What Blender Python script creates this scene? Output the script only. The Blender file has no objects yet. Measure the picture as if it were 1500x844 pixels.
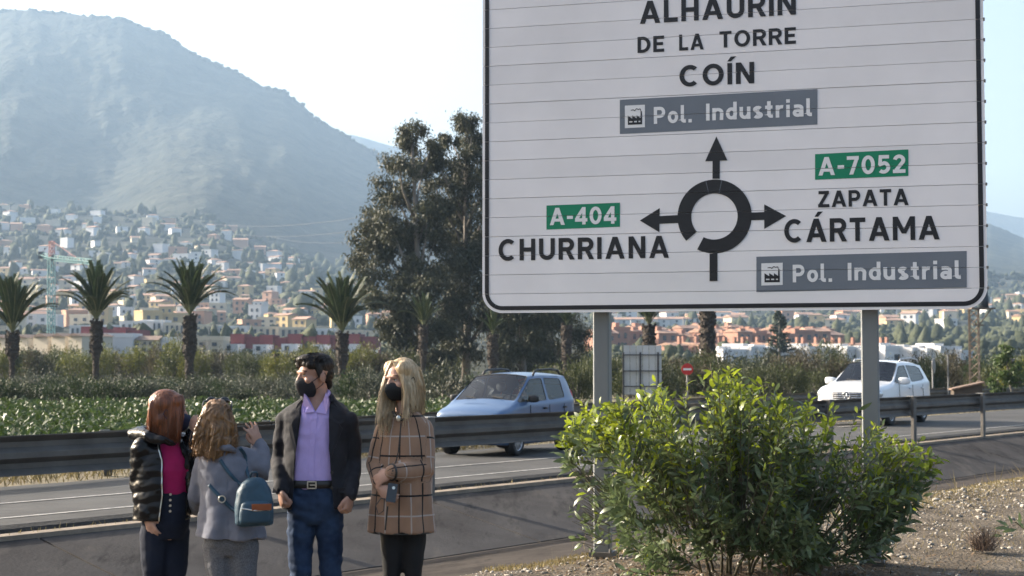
import bpy, bmesh, math, random
import numpy as np
from mathutils import Vector, Matrix, Quaternion, noise as mnoise

R = math.radians
random.seed(7)
rng = np.random.default_rng(11)
scene = bpy.context.scene
col = scene.collection

# ------------------------------------------------------------ camera, sky, sun, exposure
FPX = 2200.0                       # focal length in photo pixels (photo 1500 x 844)
CAMZ = 1.75
TILT = math.atan(107.0 / FPX)      # horizon on photo row 529
cam_d = bpy.data.cameras.new('camera')
cam = bpy.data.objects.new('camera', cam_d)
col.objects.link(cam)
cam.location = (0, 0, CAMZ)
cam.rotation_euler = (math.pi / 2 + TILT, 0, 0)
cam_d.sensor_width = 36.0
cam_d.lens = 36.0 * FPX / 1500.0
cam_d.clip_start = 0.1
cam_d.clip_end = 20000
cam_d.dof.use_dof = True
cam_d.dof.focus_distance = 11.0
cam_d.dof.aperture_fstop = 4.5
scene.camera = cam

SUN_AZ = -70.0      # degrees from the view direction, minus = left
SUN_EL = 23.0
sd = Vector((math.sin(R(SUN_AZ)) * math.cos(R(SUN_EL)), math.cos(R(SUN_AZ)) * math.cos(R(SUN_EL)), math.sin(R(SUN_EL))))
world = bpy.data.worlds.new('World')
scene.world = world
world.use_nodes = True
wn = world.node_tree
wn.nodes.clear()
sky = wn.nodes.new('ShaderNodeTexSky')
sky.sky_type = 'NISHITA'
sky.sun_disc = False
sky.sun_elevation = R(SUN_EL)
sky.sun_rotation = R(SUN_AZ)
sky.air_density = 1.0
sky.dust_density = 7.0
sky.ozone_density = 1.0
bg = wn.nodes.new('ShaderNodeBackground')
bg.inputs['Strength'].default_value = 0.14
wo = wn.nodes.new('ShaderNodeOutputWorld')
wn.links.new(sky.outputs[0], bg.inputs['Color'])
wn.links.new(bg.outputs[0], wo.inputs['Surface'])

sun_d = bpy.data.lights.new('sun', 'SUN')
sun_d.energy = 4.6
sun_d.angle = R(0.53)
sun_d.color = (1.0, 0.91, 0.78)
sun = bpy.data.objects.new('sun', sun_d)
sun.rotation_euler = (-sd).to_track_quat('-Z', 'Y').to_euler()
sun.location = (-40, 20, 60)
col.objects.link(sun)

vs = scene.view_settings
vs.view_transform = 'Standard'
vs.look = 'None'
vs.exposure = 1.55
vs.gamma = 1.0
vs.use_curve_mapping = False
cy = scene.cycles
cy.use_denoising = True
cy.max_bounces = 7
cy.diffuse_bounces = 3
cy.glossy_bounces = 3
cy.transmission_bounces = 5
cy.transparent_max_bounces = 8
cy.volume_bounces = 0
cy.caustics_reflective = False
cy.caustics_refractive = False
cy.sample_clamp_indirect = 4.0

# ------------------------------------------------------------ pixel <-> place
CT, ST = math.cos(TILT), math.sin(TILT)

def ray(x, y):
    a, b = (x - 750.0) / FPX, (422.0 - y) / FPX
    return Vector((a, CT - b * ST, ST + b * CT))

def at(x, y, depth):
    d = ray(x, y)
    return Vector((0, 0, CAMZ)) + d * (depth / d.y)

def gnd(x, y, z=0.0):
    d = ray(x, y)
    return Vector((0, 0, CAMZ)) + d * ((z - CAMZ) / d.z)

# the road runs along U; TN points across it, away from the camera
U = Vector((0.627, 0.779, 0)).normalized()
TN = Vector((-U.y, U.x, 0))

def PT(t, l, z=0.0):
    v = TN * t + U * l
    return Vector((v.x, v.y, z))

# ------------------------------------------------------------ objects and tags
def link(o, parent=None):
    col.objects.link(o)
    if parent is not None:
        o.parent = parent
    return o

def tag(o, label=None, cat=None, group=None, kind=None):
    if label: o['label'] = label
    if cat: o['category'] = cat
    if group: o['group'] = group
    if kind: o['kind'] = kind
    return o

def empty(name, loc=(0, 0, 0), rz=0.0, label=None, cat=None, group=None, parent=None):
    o = bpy.data.objects.new(name, None)
    o.empty_display_size = 0.2
    o.location = loc
    o.rotation_euler = (0, 0, rz)
    link(o, parent)
    return tag(o, label, cat, group)

def copy_tree(o, parent=None):
    c = o.copy()
    link(c, parent)
    for ch in list(o.children):
        k = copy_tree(ch, c)
        k.matrix_parent_inverse = ch.matrix_parent_inverse.copy()
    return c

def mesh_np(name, V, F, mats=(), midx=None, smooth=False):
    """V (n,3) array, F (m,k) int array with constant k."""
    V = np.asarray(V, dtype=np.float32)
    F = np.asarray(F, dtype=np.int32)
    me = bpy.data.meshes.new(name)
    m, k = F.shape
    me.vertices.add(len(V))
    me.vertices.foreach_set('co', V.ravel())
    me.loops.add(m * k)
    me.loops.foreach_set('vertex_index', F.ravel())
    me.polygons.add(m)
    me.polygons.foreach_set('loop_start', np.arange(0, m * k, k, dtype=np.int32))
    if midx is not None:
        me.polygons.foreach_set('material_index', np.asarray(midx, dtype=np.int32))
    if smooth:
        me.polygons.foreach_set('use_smooth', np.ones(m, dtype=bool))
    for mt in mats:
        me.materials.append(mt)
    me.update(calc_edges=True)
    me.validate()
    return me

class MB:
    """collects shapes into one mesh"""
    def __init__(self):
        self.v, self.f, self.m = [], [], []
        self.cur = 0
    def add(self, vs, fs):
        b = len(self.v)
        self.v.extend([tuple(p) for p in vs])
        for f in fs:
            self.f.append([b + i for i in f])
            self.m.append(self.cur)
        return self
    def box(self, c, s, mat3=None):
        hx, hy, hz = s[0] / 2, s[1] / 2, s[2] / 2
        pts = [Vector((x, y, z)) for z in (-hz, hz) for y in (-hy, hy) for x in (-hx, hx)]
        if mat3 is not None:
            pts = [mat3 @ p for p in pts]
        c = Vector(c)
        return self.add([p + c for p in pts], [(0, 2, 3, 1), (4, 5, 7, 6), (0, 1, 5, 4), (2, 6, 7, 3), (0, 4, 6, 2), (1, 3, 7, 5)])
    def frustum(self, c, s0, s1, h):
        c = Vector(c)
        pts = []
        for z, s in ((0, s0), (h, s1)):
            for y in (-1, 1):
                for x in (-1, 1):
                    pts.append(c + Vector((x * s[0] / 2, y * s[1] / 2, z)))
        return self.add(pts, [(0, 2, 3, 1), (4, 5, 7, 6), (0, 1, 5, 4), (2, 6, 7, 3), (0, 4, 6, 2), (1, 3, 7, 5)])
    def loft(self, rings, cap=True, closed=True):
        b = len(self.v)
        k = len(rings[0])
        for r in rings:
            self.v.extend([tuple(p) for p in r])
        n = len(rings)
        for i in range(n - 1):
            for j in range(k if closed else k - 1):
                a0, a1 = b + i * k + j, b + i * k + (j + 1) % k
                self.f.append([a0, a1, a1 + k, a0 + k]); self.m.append(self.cur)
        if cap and closed:
            self.f.append([b + j for j in range(k)][::-1]); self.m.append(self.cur)
            self.f.append([b + (n - 1) * k + j for j in range(k)]); self.m.append(self.cur)
        return self
    def tube(self, pts, rad, k=8, cap=True, flat=None, up=None):
        """swept round (or flat-elliptic: flat = ratio) section; rad number or list"""
        pts = [Vector(p) for p in pts]
        n = len(pts)
        if not hasattr(rad, '__len__'):
            rad = [rad] * n
        rings = []
        ref = None
        for i in range(n):
            if i == 0: d = pts[1] - pts[0]
            elif i == n - 1: d = pts[-1] - pts[-2]
            else: d = (pts[i + 1] - pts[i]).normalized() + (pts[i] - pts[i - 1]).normalized()
            d = d.normalized() if d.length > 1e-9 else Vector((0, 0, 1))
            if ref is None:
                ref = Vector(up) if up is not None else (Vector((0, 0, 1)) if abs(d.z) < 0.9 else Vector((1, 0, 0)))
            s = d.cross(ref)
            if s.length < 1e-6: s = d.orthogonal()
            s.normalize()
            r2 = s.cross(d).normalized()
            ref = r2
            rr = rad[i]
            ra, rb = (rr if isinstance(rr, (tuple, list)) else (rr, rr * (flat or 1.0)))
            rings.append([pts[i] + s * (math.cos(2 * math.pi * j / k) * ra) + r2 * (math.sin(2 * math.pi * j / k) * rb) for j in range(k)])
        return self.loft(rings, cap)
    def sphere(self, c, r, seg=16, rings=10, mat3=None):
        c = Vector(c)
        if not hasattr(r, '__len__'): r = (r, r, r)
        vs = [Vector((0, 0, -r[2]))]
        for i in range(1, rings):
            th = math.pi * i / rings
            for j in range(seg):
                a = 2 * math.pi * j / seg
                vs.append(Vector((r[0] * math.sin(th) * math.cos(a), r[1] * math.sin(th) * math.sin(a), -r[2] * math.cos(th))))
        vs.append(Vector((0, 0, r[2])))
        fs = []
        for j in range(seg):
            fs.append((0, 1 + (j + 1) % seg, 1 + j))
            for i in range(rings - 2):
                a, b2 = 1 + i * seg + j, 1 + i * seg + (j + 1) % seg
                fs.append((a, b2, b2 + seg, a + seg))
            e = 1 + (rings - 2) * seg
            fs.append((e + j, e + (j + 1) % seg, len(vs) - 1))
        if mat3 is not None: vs = [mat3 @ p for p in vs]
        return self.add([p + c for p in vs], fs)
    def lathe(self, prof, axis_o, axis_d, k=24, closed=False, nocap=False):
        """prof: list of (radius, height along axis)"""
        d = Vector(axis_d).normalized()
        s = d.orthogonal().normalized()
        t = d.cross(s)
        o = Vector(axis_o)
        rings = [[o + d * h + (s * math.cos(2 * math.pi * j / k) + t * math.sin(2 * math.pi * j / k)) * r for j in range(k)] for r, h in prof]
        if closed: rings.append(rings[0])
        return self.loft(rings, cap=not (closed or nocap))
    def mesh(self, name, mats, smooth=False):
        me = bpy.data.meshes.new(name)
        me.from_pydata(self.v, [], self.f)
        if not isinstance(mats, (list, tuple)): mats = [mats]
        for m in mats: me.materials.append(m)
        if len(mats) > 1: me.polygons.foreach_set('material_index', self.m)
        if smooth: me.polygons.foreach_set('use_smooth', [True] * len(me.polygons))
        me.update()
        return me
    def build(self, name, mats, parent=None, smooth=False, loc=None):
        o = bpy.data.objects.new(name, self.mesh(name, mats, smooth))
        if loc is not None: o.location = loc
        return link(o, parent)

def obj(name, me, parent=None, loc=None):
    o = bpy.data.objects.new(name, me)
    if loc is not None: o.location = loc
    return link(o, parent)

def evald(o):
    """apply the modifiers of an object"""
    dg = bpy.context.evaluated_depsgraph_get()
    me = bpy.data.meshes.new_from_object(o.evaluated_get(dg))
    old = o.data
    o.modifiers.clear()
    o.data = me
    me.name = old.name
    return o

# ------------------------------------------------------------ materials
def _n(nt, t, **kw):
    n = nt.nodes.new(t)
    for k, v in kw.items():
        setattr(n, k, v)
    return n

def mat(name, c, rough=0.7, var=0.18, scale=6.0, c2=None, bump=0.0, bscale=40.0, metal=0.0, spec=0.4,
        coat=0.0, rnd=0.0, trans=0.0, tcol=None, stretch=None, detail=5.0, sheen=0.0, coord='Object', emis=None, bdist=0.02):
    m = bpy.data.materials.new(name)
    m.use_nodes = True
    nt = m.node_tree
    p = nt.nodes['Principled BSDF']
    out = nt.nodes['Material Output']
    tc = _n(nt, 'ShaderNodeTexCoord')
    src = tc.outputs[coord]
    if stretch:
        mp = _n(nt, 'ShaderNodeMapping')
        mp.inputs['Scale'].default_value = stretch
        nt.links.new(src, mp.inputs['Vector'])
        src = mp.outputs[0]
    nz = _n(nt, 'ShaderNodeTexNoise')
    nz.inputs['Scale'].default_value = scale
    nz.inputs['Detail'].default_value = detail
    nz.inputs['Roughness'].default_value = 0.62
    nt.links.new(src, nz.inputs['Vector'])
    rp = _n(nt, 'ShaderNodeValToRGB')
    a = c if c2 is None else c
    lo = tuple(max(0.0, x * (1 - var)) for x in c) if c2 is None else c
    hi = tuple(min(1.0, x * (1 + var)) for x in c) if c2 is None else c2
    rp.color_ramp.elements[0].position = 0.32
    rp.color_ramp.elements[1].position = 0.68
    rp.color_ramp.elements[0].color = (*lo, 1)
    rp.color_ramp.elements[1].color = (*hi, 1)
    nt.links.new(nz.outputs['Fac'], rp.inputs[0])
    csrc = rp.outputs[0]
    if rnd > 0:
        oi = _n(nt, 'ShaderNodeObjectInfo')
        mr = _n(nt, 'ShaderNodeMapRange')
        mr.inputs['To Min'].default_value = 1 - rnd
        mr.inputs['To Max'].default_value = 1 + rnd
        nt.links.new(oi.outputs['Random'], mr.inputs['Value'])
        mx = _n(nt, 'ShaderNodeVectorMath', operation='SCALE')
        nt.links.new(csrc, mx.inputs[0])
        nt.links.new(mr.outputs[0], mx.inputs['Scale'])
        csrc = mx.outputs[0]
    nt.links.new(csrc, p.inputs['Base Color'])
    p.inputs['Roughness'].default_value = rough
    p.inputs['Metallic'].default_value = metal
    p.inputs['Specular IOR Level'].default_value = spec
    p.inputs['Coat Weight'].default_value = coat
    p.inputs['Coat Roughness'].default_value = 0.05
    p.inputs['Sheen Weight'].default_value = sheen
    if bump > 0:
        nb = _n(nt, 'ShaderNodeTexNoise')
        nb.inputs['Scale'].default_value = bscale
        nb.inputs['Detail'].default_value = 6
        nt.links.new(src, nb.inputs['Vector'])
        bp = _n(nt, 'ShaderNodeBump')
        bp.inputs['Strength'].default_value = bump
        bp.inputs['Distance'].default_value = bdist
        nt.links.new(nb.outputs['Fac'], bp.inputs['Height'])
        nt.links.new(bp.outputs[0], p.inputs['Normal'])
    if trans > 0:
        tb = _n(nt, 'ShaderNodeBsdfTranslucent')
        ms = _n(nt, 'ShaderNodeMixShader')
        ms.inputs[0].default_value = trans
        if tcol is None:
            nt.links.new(csrc, tb.inputs['Color'])
        else:
            tb.inputs['Color'].default_value = (*tcol, 1)
        nt.links.new(p.outputs[0], ms.inputs[1])
        nt.links.new(tb.outputs[0], ms.inputs[2])
        nt.links.new(ms.outputs[0], out.inputs['Surface'])
    return m

def glass_mat(name, tint=(0.25, 0.3, 0.32), rough=0.02, refl=0.25):
    m = bpy.data.materials.new(name)
    m.use_nodes = True
    nt = m.node_tree
    nt.nodes.clear()
    out = _n(nt, 'ShaderNodeOutputMaterial')
    tr = _n(nt, 'ShaderNodeBsdfTransparent')
    tr.inputs['Color'].default_value = (*tint, 1)
    gl = _n(nt, 'ShaderNodeBsdfGlossy')
    gl.inputs['Roughness'].default_value = rough
    fr = _n(nt, 'ShaderNodeLayerWeight')
    fr.inputs['Blend'].default_value = refl
    ms = _n(nt, 'ShaderNodeMixShader')
    nt.links.new(fr.outputs['Fresnel'], ms.inputs[0])
    nt.links.new(tr.outputs[0], ms.inputs[1])
    nt.links.new(gl.outputs[0], ms.inputs[2])
    nt.links.new(ms.outputs[0], out.inputs['Surface'])
    return m

def orient(n):
    """random unit vectors (n,3)"""
    v = rng.normal(size=(n, 3))
    return v / np.linalg.norm(v, axis=1, keepdims=True)

def leaf_arrays(P, D, L, W, fold=0.15, N=None):
    n = len(P)
    D = D / np.maximum(np.linalg.norm(D, axis=1, keepdims=True), 1e-9)
    if N is None: N = orient(n)
    S = np.cross(D, N)
    S /= np.maximum(np.linalg.norm(S, axis=1, keepdims=True), 1e-9)
    N2 = np.cross(S, D)
    L = np.broadcast_to(np.asarray(L, float), (n,))[:, None]
    W = np.broadcast_to(np.asarray(W, float), (n,))[:, None]
    mid = P + D * L * 0.45 + N2 * L * fold
    V = np.stack([P, mid + S * W / 2, P + D * L, mid - S * W / 2], axis=1).reshape(-1, 3)
    F = np.arange(4 * n).reshape(-1, 4)
    return V, F

def fbm(p, s=1.0, oct=4):
    return mnoise.fractal(Vector(p) * s, 1.0, 2.0, oct)
# ============================================================ the setting
M = {}
M['gravel'] = mat('gravel', (0.0718, 0.0585, 0.0442), 0.95, scale=2.2, c2=(0.1601, 0.1358, 0.1071), bump=0.9, bscale=28, bdist=0.05, detail=9, spec=0.08)
M['stone'] = mat('stone', (0.2850, 0.2580, 0.2220), 0.9, var=0.45, scale=3.0, bump=0.4, bscale=60)
M['concrete'] = mat('concrete', (0.0467, 0.0425, 0.0404), 0.92, scale=0.9, c2=(0.0808, 0.0748, 0.0704), bump=0.28, bscale=22, detail=10, rnd=0.08, spec=0.06)
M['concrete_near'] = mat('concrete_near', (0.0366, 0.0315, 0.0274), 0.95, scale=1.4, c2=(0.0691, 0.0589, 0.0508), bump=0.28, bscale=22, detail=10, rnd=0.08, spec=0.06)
def concrete_streaks(m, light, dark, rot=0.35, scl=(2.6, 0.55, 1)):
    # run-off streaks down the slope and blotches, on top of the base colour
    nt = m.node_tree; p = nt.nodes['Principled BSDF']
    src = p.inputs['Base Color'].links[0].from_socket
    tc = _n(nt, 'ShaderNodeTexCoord'); mp = _n(nt, 'ShaderNodeMapping')
    mp.inputs['Rotation'].default_value = (0, 0, -math.atan2(U.y, U.x) + rot)
    mp.inputs['Scale'].default_value = scl
    nt.links.new(tc.outputs['Object'], mp.inputs[0])
    for sc, lo, hi, colr, seed in ((1.1, 0.54, 0.70, light, 0.0), (2.4, 0.56, 0.72, dark, 7.0), (0.5, 0.52, 0.66, dark, 3.0)):
        nz = _n(nt, 'ShaderNodeTexNoise'); nz.noise_dimensions = '4D'; nz.inputs['W'].default_value = seed
        nz.inputs['Scale'].default_value = sc; nz.inputs['Detail'].default_value = 9; nz.inputs['Roughness'].default_value = 0.68
        nt.links.new(mp.outputs[0], nz.inputs['Vector'])
        rp = _n(nt, 'ShaderNodeMapRange'); rp.inputs['From Min'].default_value = lo; rp.inputs['From Max'].default_value = hi
        rp.inputs['To Max'].default_value = 0.85
        nt.links.new(nz.outputs['Fac'], rp.inputs['Value'])
        mx = _n(nt, 'ShaderNodeMix', data_type='RGBA'); mx.inputs['B'].default_value = (*colr, 1)
        nt.links.new(rp.outputs[0], mx.inputs['Factor']); nt.links.new(src, mx.inputs['A'])
        src = mx.outputs['Result']
    nt.links.new(src, p.inputs['Base Color'])
concrete_streaks(M['concrete'], (0.1105, 0.0988, 0.0858), (0.0182, 0.0175, 0.0175), 0.5, (2.2, 0.5, 1))
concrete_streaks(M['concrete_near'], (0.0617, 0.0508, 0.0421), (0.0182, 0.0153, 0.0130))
M['lip'] = mat('lip', (0.17, 0.135, 0.10), 0.9, scale=5, c2=(0.27, 0.215, 0.16), bump=0.4)
M['asphalt'] = mat('asphalt', (0.0552, 0.0542, 0.0519), 0.8, scale=0.7, c2=(0.0885, 0.0863, 0.0829), bump=0.35, bscale=160, bdist=0.01, detail=12, spec=0.15)
M['asphalt_edge'] = mat('asphalt_edge', (0.035, 0.033, 0.03), 0.95, var=0.3, scale=8, bump=0.7, bscale=30)
M['paint'] = mat('road_paint', (0.42, 0.41, 0.38), 0.7, scale=9, c2=(0.16, 0.155, 0.15), detail=10)
M['earth'] = mat('earth', (0.0990, 0.0765, 0.0495), 0.95, scale=0.35, c2=(0.1440, 0.1350, 0.0675), bump=0.6, bscale=5, detail=8)
M['verge'] = mat('verge', (0.1440, 0.1125, 0.0675), 0.95, scale=1.3, c2=(0.2160, 0.1845, 0.1170), bump=0.8, bscale=14, detail=8)

concrete_streaks(M['asphalt'], (0.0995, 0.0961, 0.0918), (0.0442, 0.0432, 0.0421), 0.0, (0.35, 1.6, 1))

def strip(name, ts, zs, ls, m, parent=None, kind='structure', wob=0.0):
    """sheet along the road: cross-section (ts, zs) swept over ls"""
    mb = MB()
    rings = []
    for l in ls:
        rings.append([PT(t, l, z + (wob * fbm((t, l, 0), 0.35) if wob else 0)) for t, z in zip(ts, zs)])
    mb.loft(rings, cap=False, closed=False)
    o = mb.build(name, m, parent)
    if parent is None and kind: o['kind'] = kind
    return o

# near gravel verge (the people, the sign and the bush stand on it)
L0, L1 = -70.0, 190.0
lr = [L0, -40, -20] + [x * 0.5 for x in range(-20, 81)] + [50, 70, 110, L1]
tv = [-70, -40, -20, -10, -5] + [x * 0.5 for x in range(-4, 15)] + [7.4, 7.8, 8.1, 8.3, 8.45]
def verge_z(t, l):
    base = 0.05 * fbm((t * 0.5, l * 0.5, 3.0), 1.0, 5) + 0.012 * fbm((t * 3, l * 3, 1), 1, 3)
    rise = 0.10 * min(1.0, max(0.0, (l - 14.0) / 6.0))
    edge = max(0.0, (t - 7.6) / 0.85)
    return base + rise * (1 - edge) - 0.10 * edge ** 2
mbv = MB()
mbv.loft([[PT(t + (0.16 * fbm((l * 0.6, 0, 0), 1, 4) if t > 7 else 0), l, verge_z(t, l)) for t in tv] for l in lr], cap=False, closed=False)
verge = mbv.build('gravel_verge', M['gravel'], smooth=True)
verge['kind'] = 'structure'

# concrete drainage ditch, slabs with open joints
ditch = empty('concrete_ditch')
ditch['kind'] = 'structure'
tC, zC = 11.86, -0.56
def slab_prism(t0, z0, t1, z1, l0, l1, th=0.10):
    mb = MB()
    g = 0.018
    a, b = l0 + g, l1 - g
    top = [PT(t0, a, z0), PT(t1, a, z1), PT(t1, b, z1), PT(t0, b, z0)]
    bot = [p - Vector((0, 0, th)) for p in top]
    mb.add(top + bot, [(0, 3, 2, 1), (4, 5, 6, 7), (0, 1, 5, 4), (1, 2, 6, 5), (2, 3, 7, 6), (3, 0, 4, 7)])
    return mb
for i in range(-3, 12):
    l0 = 9.33 + 6.0 * i
    slab_prism(13.95, -0.12, tC + 0.022, zC, l0, l0 + 6.0).build('slab', M['concrete'], ditch)
    slab_prism(tC - 0.022, zC - 0.004, 8.30, -0.085, l0, l0 + 6.0).build('slab', M['concrete_near'], ditch)
# soil under the joints
strip('ditch_bed', [8.2, tC, 14.2], [-0.16, zC - 0.07, -0.2], [L0, L1], M['asphalt_edge'])
strip('concrete_lip', [13.94, 13.96, 14.14, 14.16], [-0.3, -0.07, -0.065, -0.3], [L0, L1], M['lip'])

# road
ls_road = [L0, -20, -5, 5, 9, 14, 19, 24, 30, 36, 45, 60, 90, L1]
def road_far(l):
    return float(np.interp(l, [-20, 5, 18, 30, 60], [18.2, 18.4, 18.95, 19.7, 20.0]))
mb = MB()
mb.loft([[PT(14.32, l, 0.0), PT(16.5, l, 0.012), PT(road_far(l), l, 0.0)] for l in ls_road], cap=False, closed=False)
road = mb.build('road', M['asphalt'])
road['kind'] = 'structure'
mb = MB()
lk = [L0 + 0.35 * i for i in range(int((L1 - L0) / 0.35))]
mb.loft([[PT(14.17 + 0.03 * fbm((l * 2.2, 1, 0), 1, 3), l, -0.10), PT(14.22 + 0.03 * fbm((l * 2.2, 5, 0), 1, 3), l, -0.03), PT(14.325, l, 0.001)] for l in lk], cap=False, closed=False)
o = mb.build('road_edge', M['asphalt_edge']); o['kind'] = 'structure'
def line(t0, w, l0, l1, z=0.006):
    mb = MB()
    n = max(2, int((l1 - l0) / 3))
    mb.loft([[PT(t0 - w / 2, l0 + (l1 - l0) * i / n, z + (t0 - 14.3) * 0.0055), PT(t0 + w / 2, l0 + (l1 - l0) * i / n, z + (t0 - 14.3) * 0.0055)] for i in range(n + 1)], cap=False, closed=False)
    o = mb.build('lane_line', M['paint']); o['kind'] = 'structure'
line(14.93, 0.085, L0, L1)
line(16.38, 0.085, L0, 26.0, 0.008)
line(18.05, 0.12, 36.0, 39.5, 0.012)

# far verge of the road and the field behind it
strip('far_verge', [17.9, 20, 24], [-0.03, -0.02, -0.03], [L0, 0, 30, 60, L1], M['verge'])
strip('field', [20.5, 60, 160, 700], [-0.05, -0.06, -0.1, -0.1], [-500, -100, 0, 100, 300, 700], M['earth'])
strip('back_ground', [-400, -69.9], [0.0, -0.02], [-300, 300], M['gravel'])

# ------------------------------------------------------------ terrain that climbs to the mountain
XC = [-900, 0, 300, 450, 600, 900, 1200, 1500, 2400]
RR = [130, 250, 400, 700, 1000, 1300, 1650]
YT = np.array([
    # 130   250  400  700  1000 1300 1650
    [559, 526, 506, 462, 410, 358, 300],
    [559, 526, 506, 462, 410, 358, 306],
    [559, 526, 506, 466, 418, 366, 322],
    [559, 527, 508, 475, 440, 408, 378],
    [559, 529, 513, 486, 462, 440, 415],
    [559, 532, 518, 492, 470, 455, 442],
    [559, 534, 521, 494, 472, 452, 436],
    [559, 534, 519, 490, 464, 440, 420],
    [559, 534, 516, 480, 450, 420, 400]], float)
RIDGE_X = [-900, -300, -60, 0, 40, 80, 130, 180, 215, 240, 275, 310, 350, 385, 415, 440, 460, 480, 505, 530, 570, 640, 720, 850, 1000, 1200, 1400, 1450, 1500, 1600, 2400]
RIDGE_Y = [60, 40, 18, 15, 14, 18, 24, 27, 40, 48, 73, 91, 106, 126, 133, 151, 171, 183, 198, 213, 232, 262, 300, 330, 345, 340, 330, 328, 348, 360, 380]

def col_y(x):
    return np.array([np.interp(x, XC, YT[:, k]) for k in range(len(RR))])

def terrain_at(x, y):
    """depth of the town slope seen at a photo pixel"""
    c = col_y(x)
    return float(np.interp(-y, -c, RR))

def gully(x, y):
    # a gully runs from the summit ridge down to the left of the town
    sx = np.interp(y, [60, 110, 200, 320, 420], [330, 285, 195, 122, 90])
    d = x - sx
    a = np.exp(-(d / 75.0) ** 2) if d > 0 else np.exp(-(d / 240.0) ** 2)  # hollow shaped for the light: left flank in shade, steeper right flank sunlit
    return -a * np.interp(y, [50, 120, 330], [0.15, 0.75, 1.0])

xs = list(np.concatenate([np.linspace(-900, -60, 25), np.linspace(-40, 720, 153), np.linspace(740, 1420, 35), np.linspace(1430, 1540, 23), np.linspace(1580, 2400, 20)]))
V, F = [], []
NR = len(RR); NM = 70
rows = NR * 4 - 3
for x in xs:
    c = col_y(x)
    ry = float(np.interp(x, RIDGE_X, RIDGE_Y))
    for k in range(rows):
        u = k / 4.0
        r = float(np.interp(u, range(NR), RR)); y = float(np.interp(u, range(NR), c))
        p = at(x, y, r)
        p.z += 2.5 * fbm((p.x * 0.006, p.y * 0.006, 0), 1, 3) * min(1, max(0, (r - 260) / 300))
        if k == 0: p.z = -0.6
        V.append(p)
    for k in range(1, NM + 1):
        s = k / NM
        y = c[-1] + (ry - c[-1]) * s ** 0.85
        r = 1650 + 1450 * s
        if k == NM: y += 3.0 * fbm((x * 0.09, 0.3, 0), 1, 4)
        q = gully(x, y)
        r -= 340 * q * (1 - s ** 3)
        r += 110 * fbm((x * 0.006, y * 0.008, 4.0), 1, 5) * min(1, s * 4) * (1 - 0.6 * s)
        r += 22 * fbm((x * 0.035, y * 0.03, 8.0), 1, 4) * min(1, s * 5)
        V.append(at(x, y, r))
    V.append(at(x, ry + 60, 3900))
nrow = rows + NM + 1
for i in range(len(xs) - 1):
    for k in range(nrow - 1):
        a = i * nrow + k
        F.append((a, a + nrow, a + nrow + 1, a + 1))
M['mountain'] = mat('mountain_scrub', (0.012, 0.016, 0.012), 0.95, scale=0.016, c2=(0.058, 0.060, 0.044), bump=1.0, bscale=0.05, bdist=10.0, detail=14, spec=0.1)
me = mesh_np('mountain', [tuple(v) for v in V], F, [M['mountain']], smooth=True)
mo = obj('mountain', me); mo['kind'] = 'structure'

def far_ridge(name, pts, depth, drop):
    mb = MB()
    xs2 = np.linspace(pts[0][0], pts[-1][0], 90)
    rings = []
    for x in xs2:
        y = np.interp(x, [p[0] for p in pts], [p[1] for p in pts]) + 2.0 * fbm((x * 0.05, depth, 0), 1, 4)
        rings.append([at(x, y + drop, depth - 900), at(x, y + drop * 0.45, depth - 400 + 60 * fbm((x * .02, 2, 0), 1, 3)), at(x, y, depth), at(x, y + 30, depth + 500)])
    mb.loft(rings, cap=False, closed=False)
    o = mb.build(name, M['mountain'], smooth=True); o['kind'] = 'structure'
far_ridge('distant_hill', [(430, 205), (520, 198), (560, 211), (620, 222), (720, 262), (900, 300), (1100, 310), (1380, 300), (1450, 311), (1500, 319), (1700, 340), (2000, 400)], 5200, 140)

# air: one even box of haze round everything
hb = MB(); hb.box((600, 2750, 398), (9000, 6700, 804))
hz = hb.build('haze', mat('haze_surface', (1, 1, 1)))
hm = hz.data.materials[0]
hm.node_tree.nodes.clear()
pv = hm.node_tree.nodes.new('ShaderNodeVolumePrincipled')
pv.inputs['Color'].default_value = (0.50, 0.72, 1.0, 1)
pv.inputs['Density'].default_value = 0.000155
pv.inputs['Anisotropy'].default_value = 0.15
ho = hm.node_tree.nodes.new('ShaderNodeOutputMaterial')
hm.node_tree.links.new(pv.outputs[0], ho.inputs['Volume'])
tag(hz, 'pale blue haze lying over the valley and mountain', 'haze', kind='stuff')
# ============================================================ big direction sign
M['sign_white'] = mat('sign_white', (0.72, 0.70, 0.71), 0.42, var=0.07, scale=0.9, spec=0.4, bump=0.05, bscale=3.0, rnd=0.03, detail=9)
M['sign_black'] = mat('sign_black', (0.012, 0.012, 0.015), 0.4, var=0.2, scale=8)
M['sign_grey'] = mat('sign_grey', (0.135, 0.155, 0.185), 0.45, var=0.06, scale=3)
M['sign_green'] = mat('sign_green', (0.0, 0.19, 0.095), 0.45, var=0.06, scale=3)
M['sign_letter_white'] = mat('sign_letter_white', (0.68, 0.68, 0.69), 0.45, var=0.04, scale=4)
M['post_grey'] = mat('post_grey', (0.17, 0.18, 0.185), 0.5, var=0.12, scale=2.5, metal=0.25, bump=0.08, bscale=30, stretch=(1, 1, 0.25))
M['galv'] = mat('galvanised_steel', (0.30, 0.295, 0.285), 0.5, scale=3.0, c2=(0.19, 0.185, 0.18), metal=0.55, bump=0.06, bscale=25)
M['galv_old'] = mat('weathered_galvanised', (0.095, 0.086, 0.076), 0.62, scale=2.2, c2=(0.155, 0.143, 0.13), metal=0.35, bump=0.1, bscale=20, rnd=0.1)
M['bolt'] = mat('bolt_metal', (0.16, 0.155, 0.15), 0.5, metal=0.6)

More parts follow.
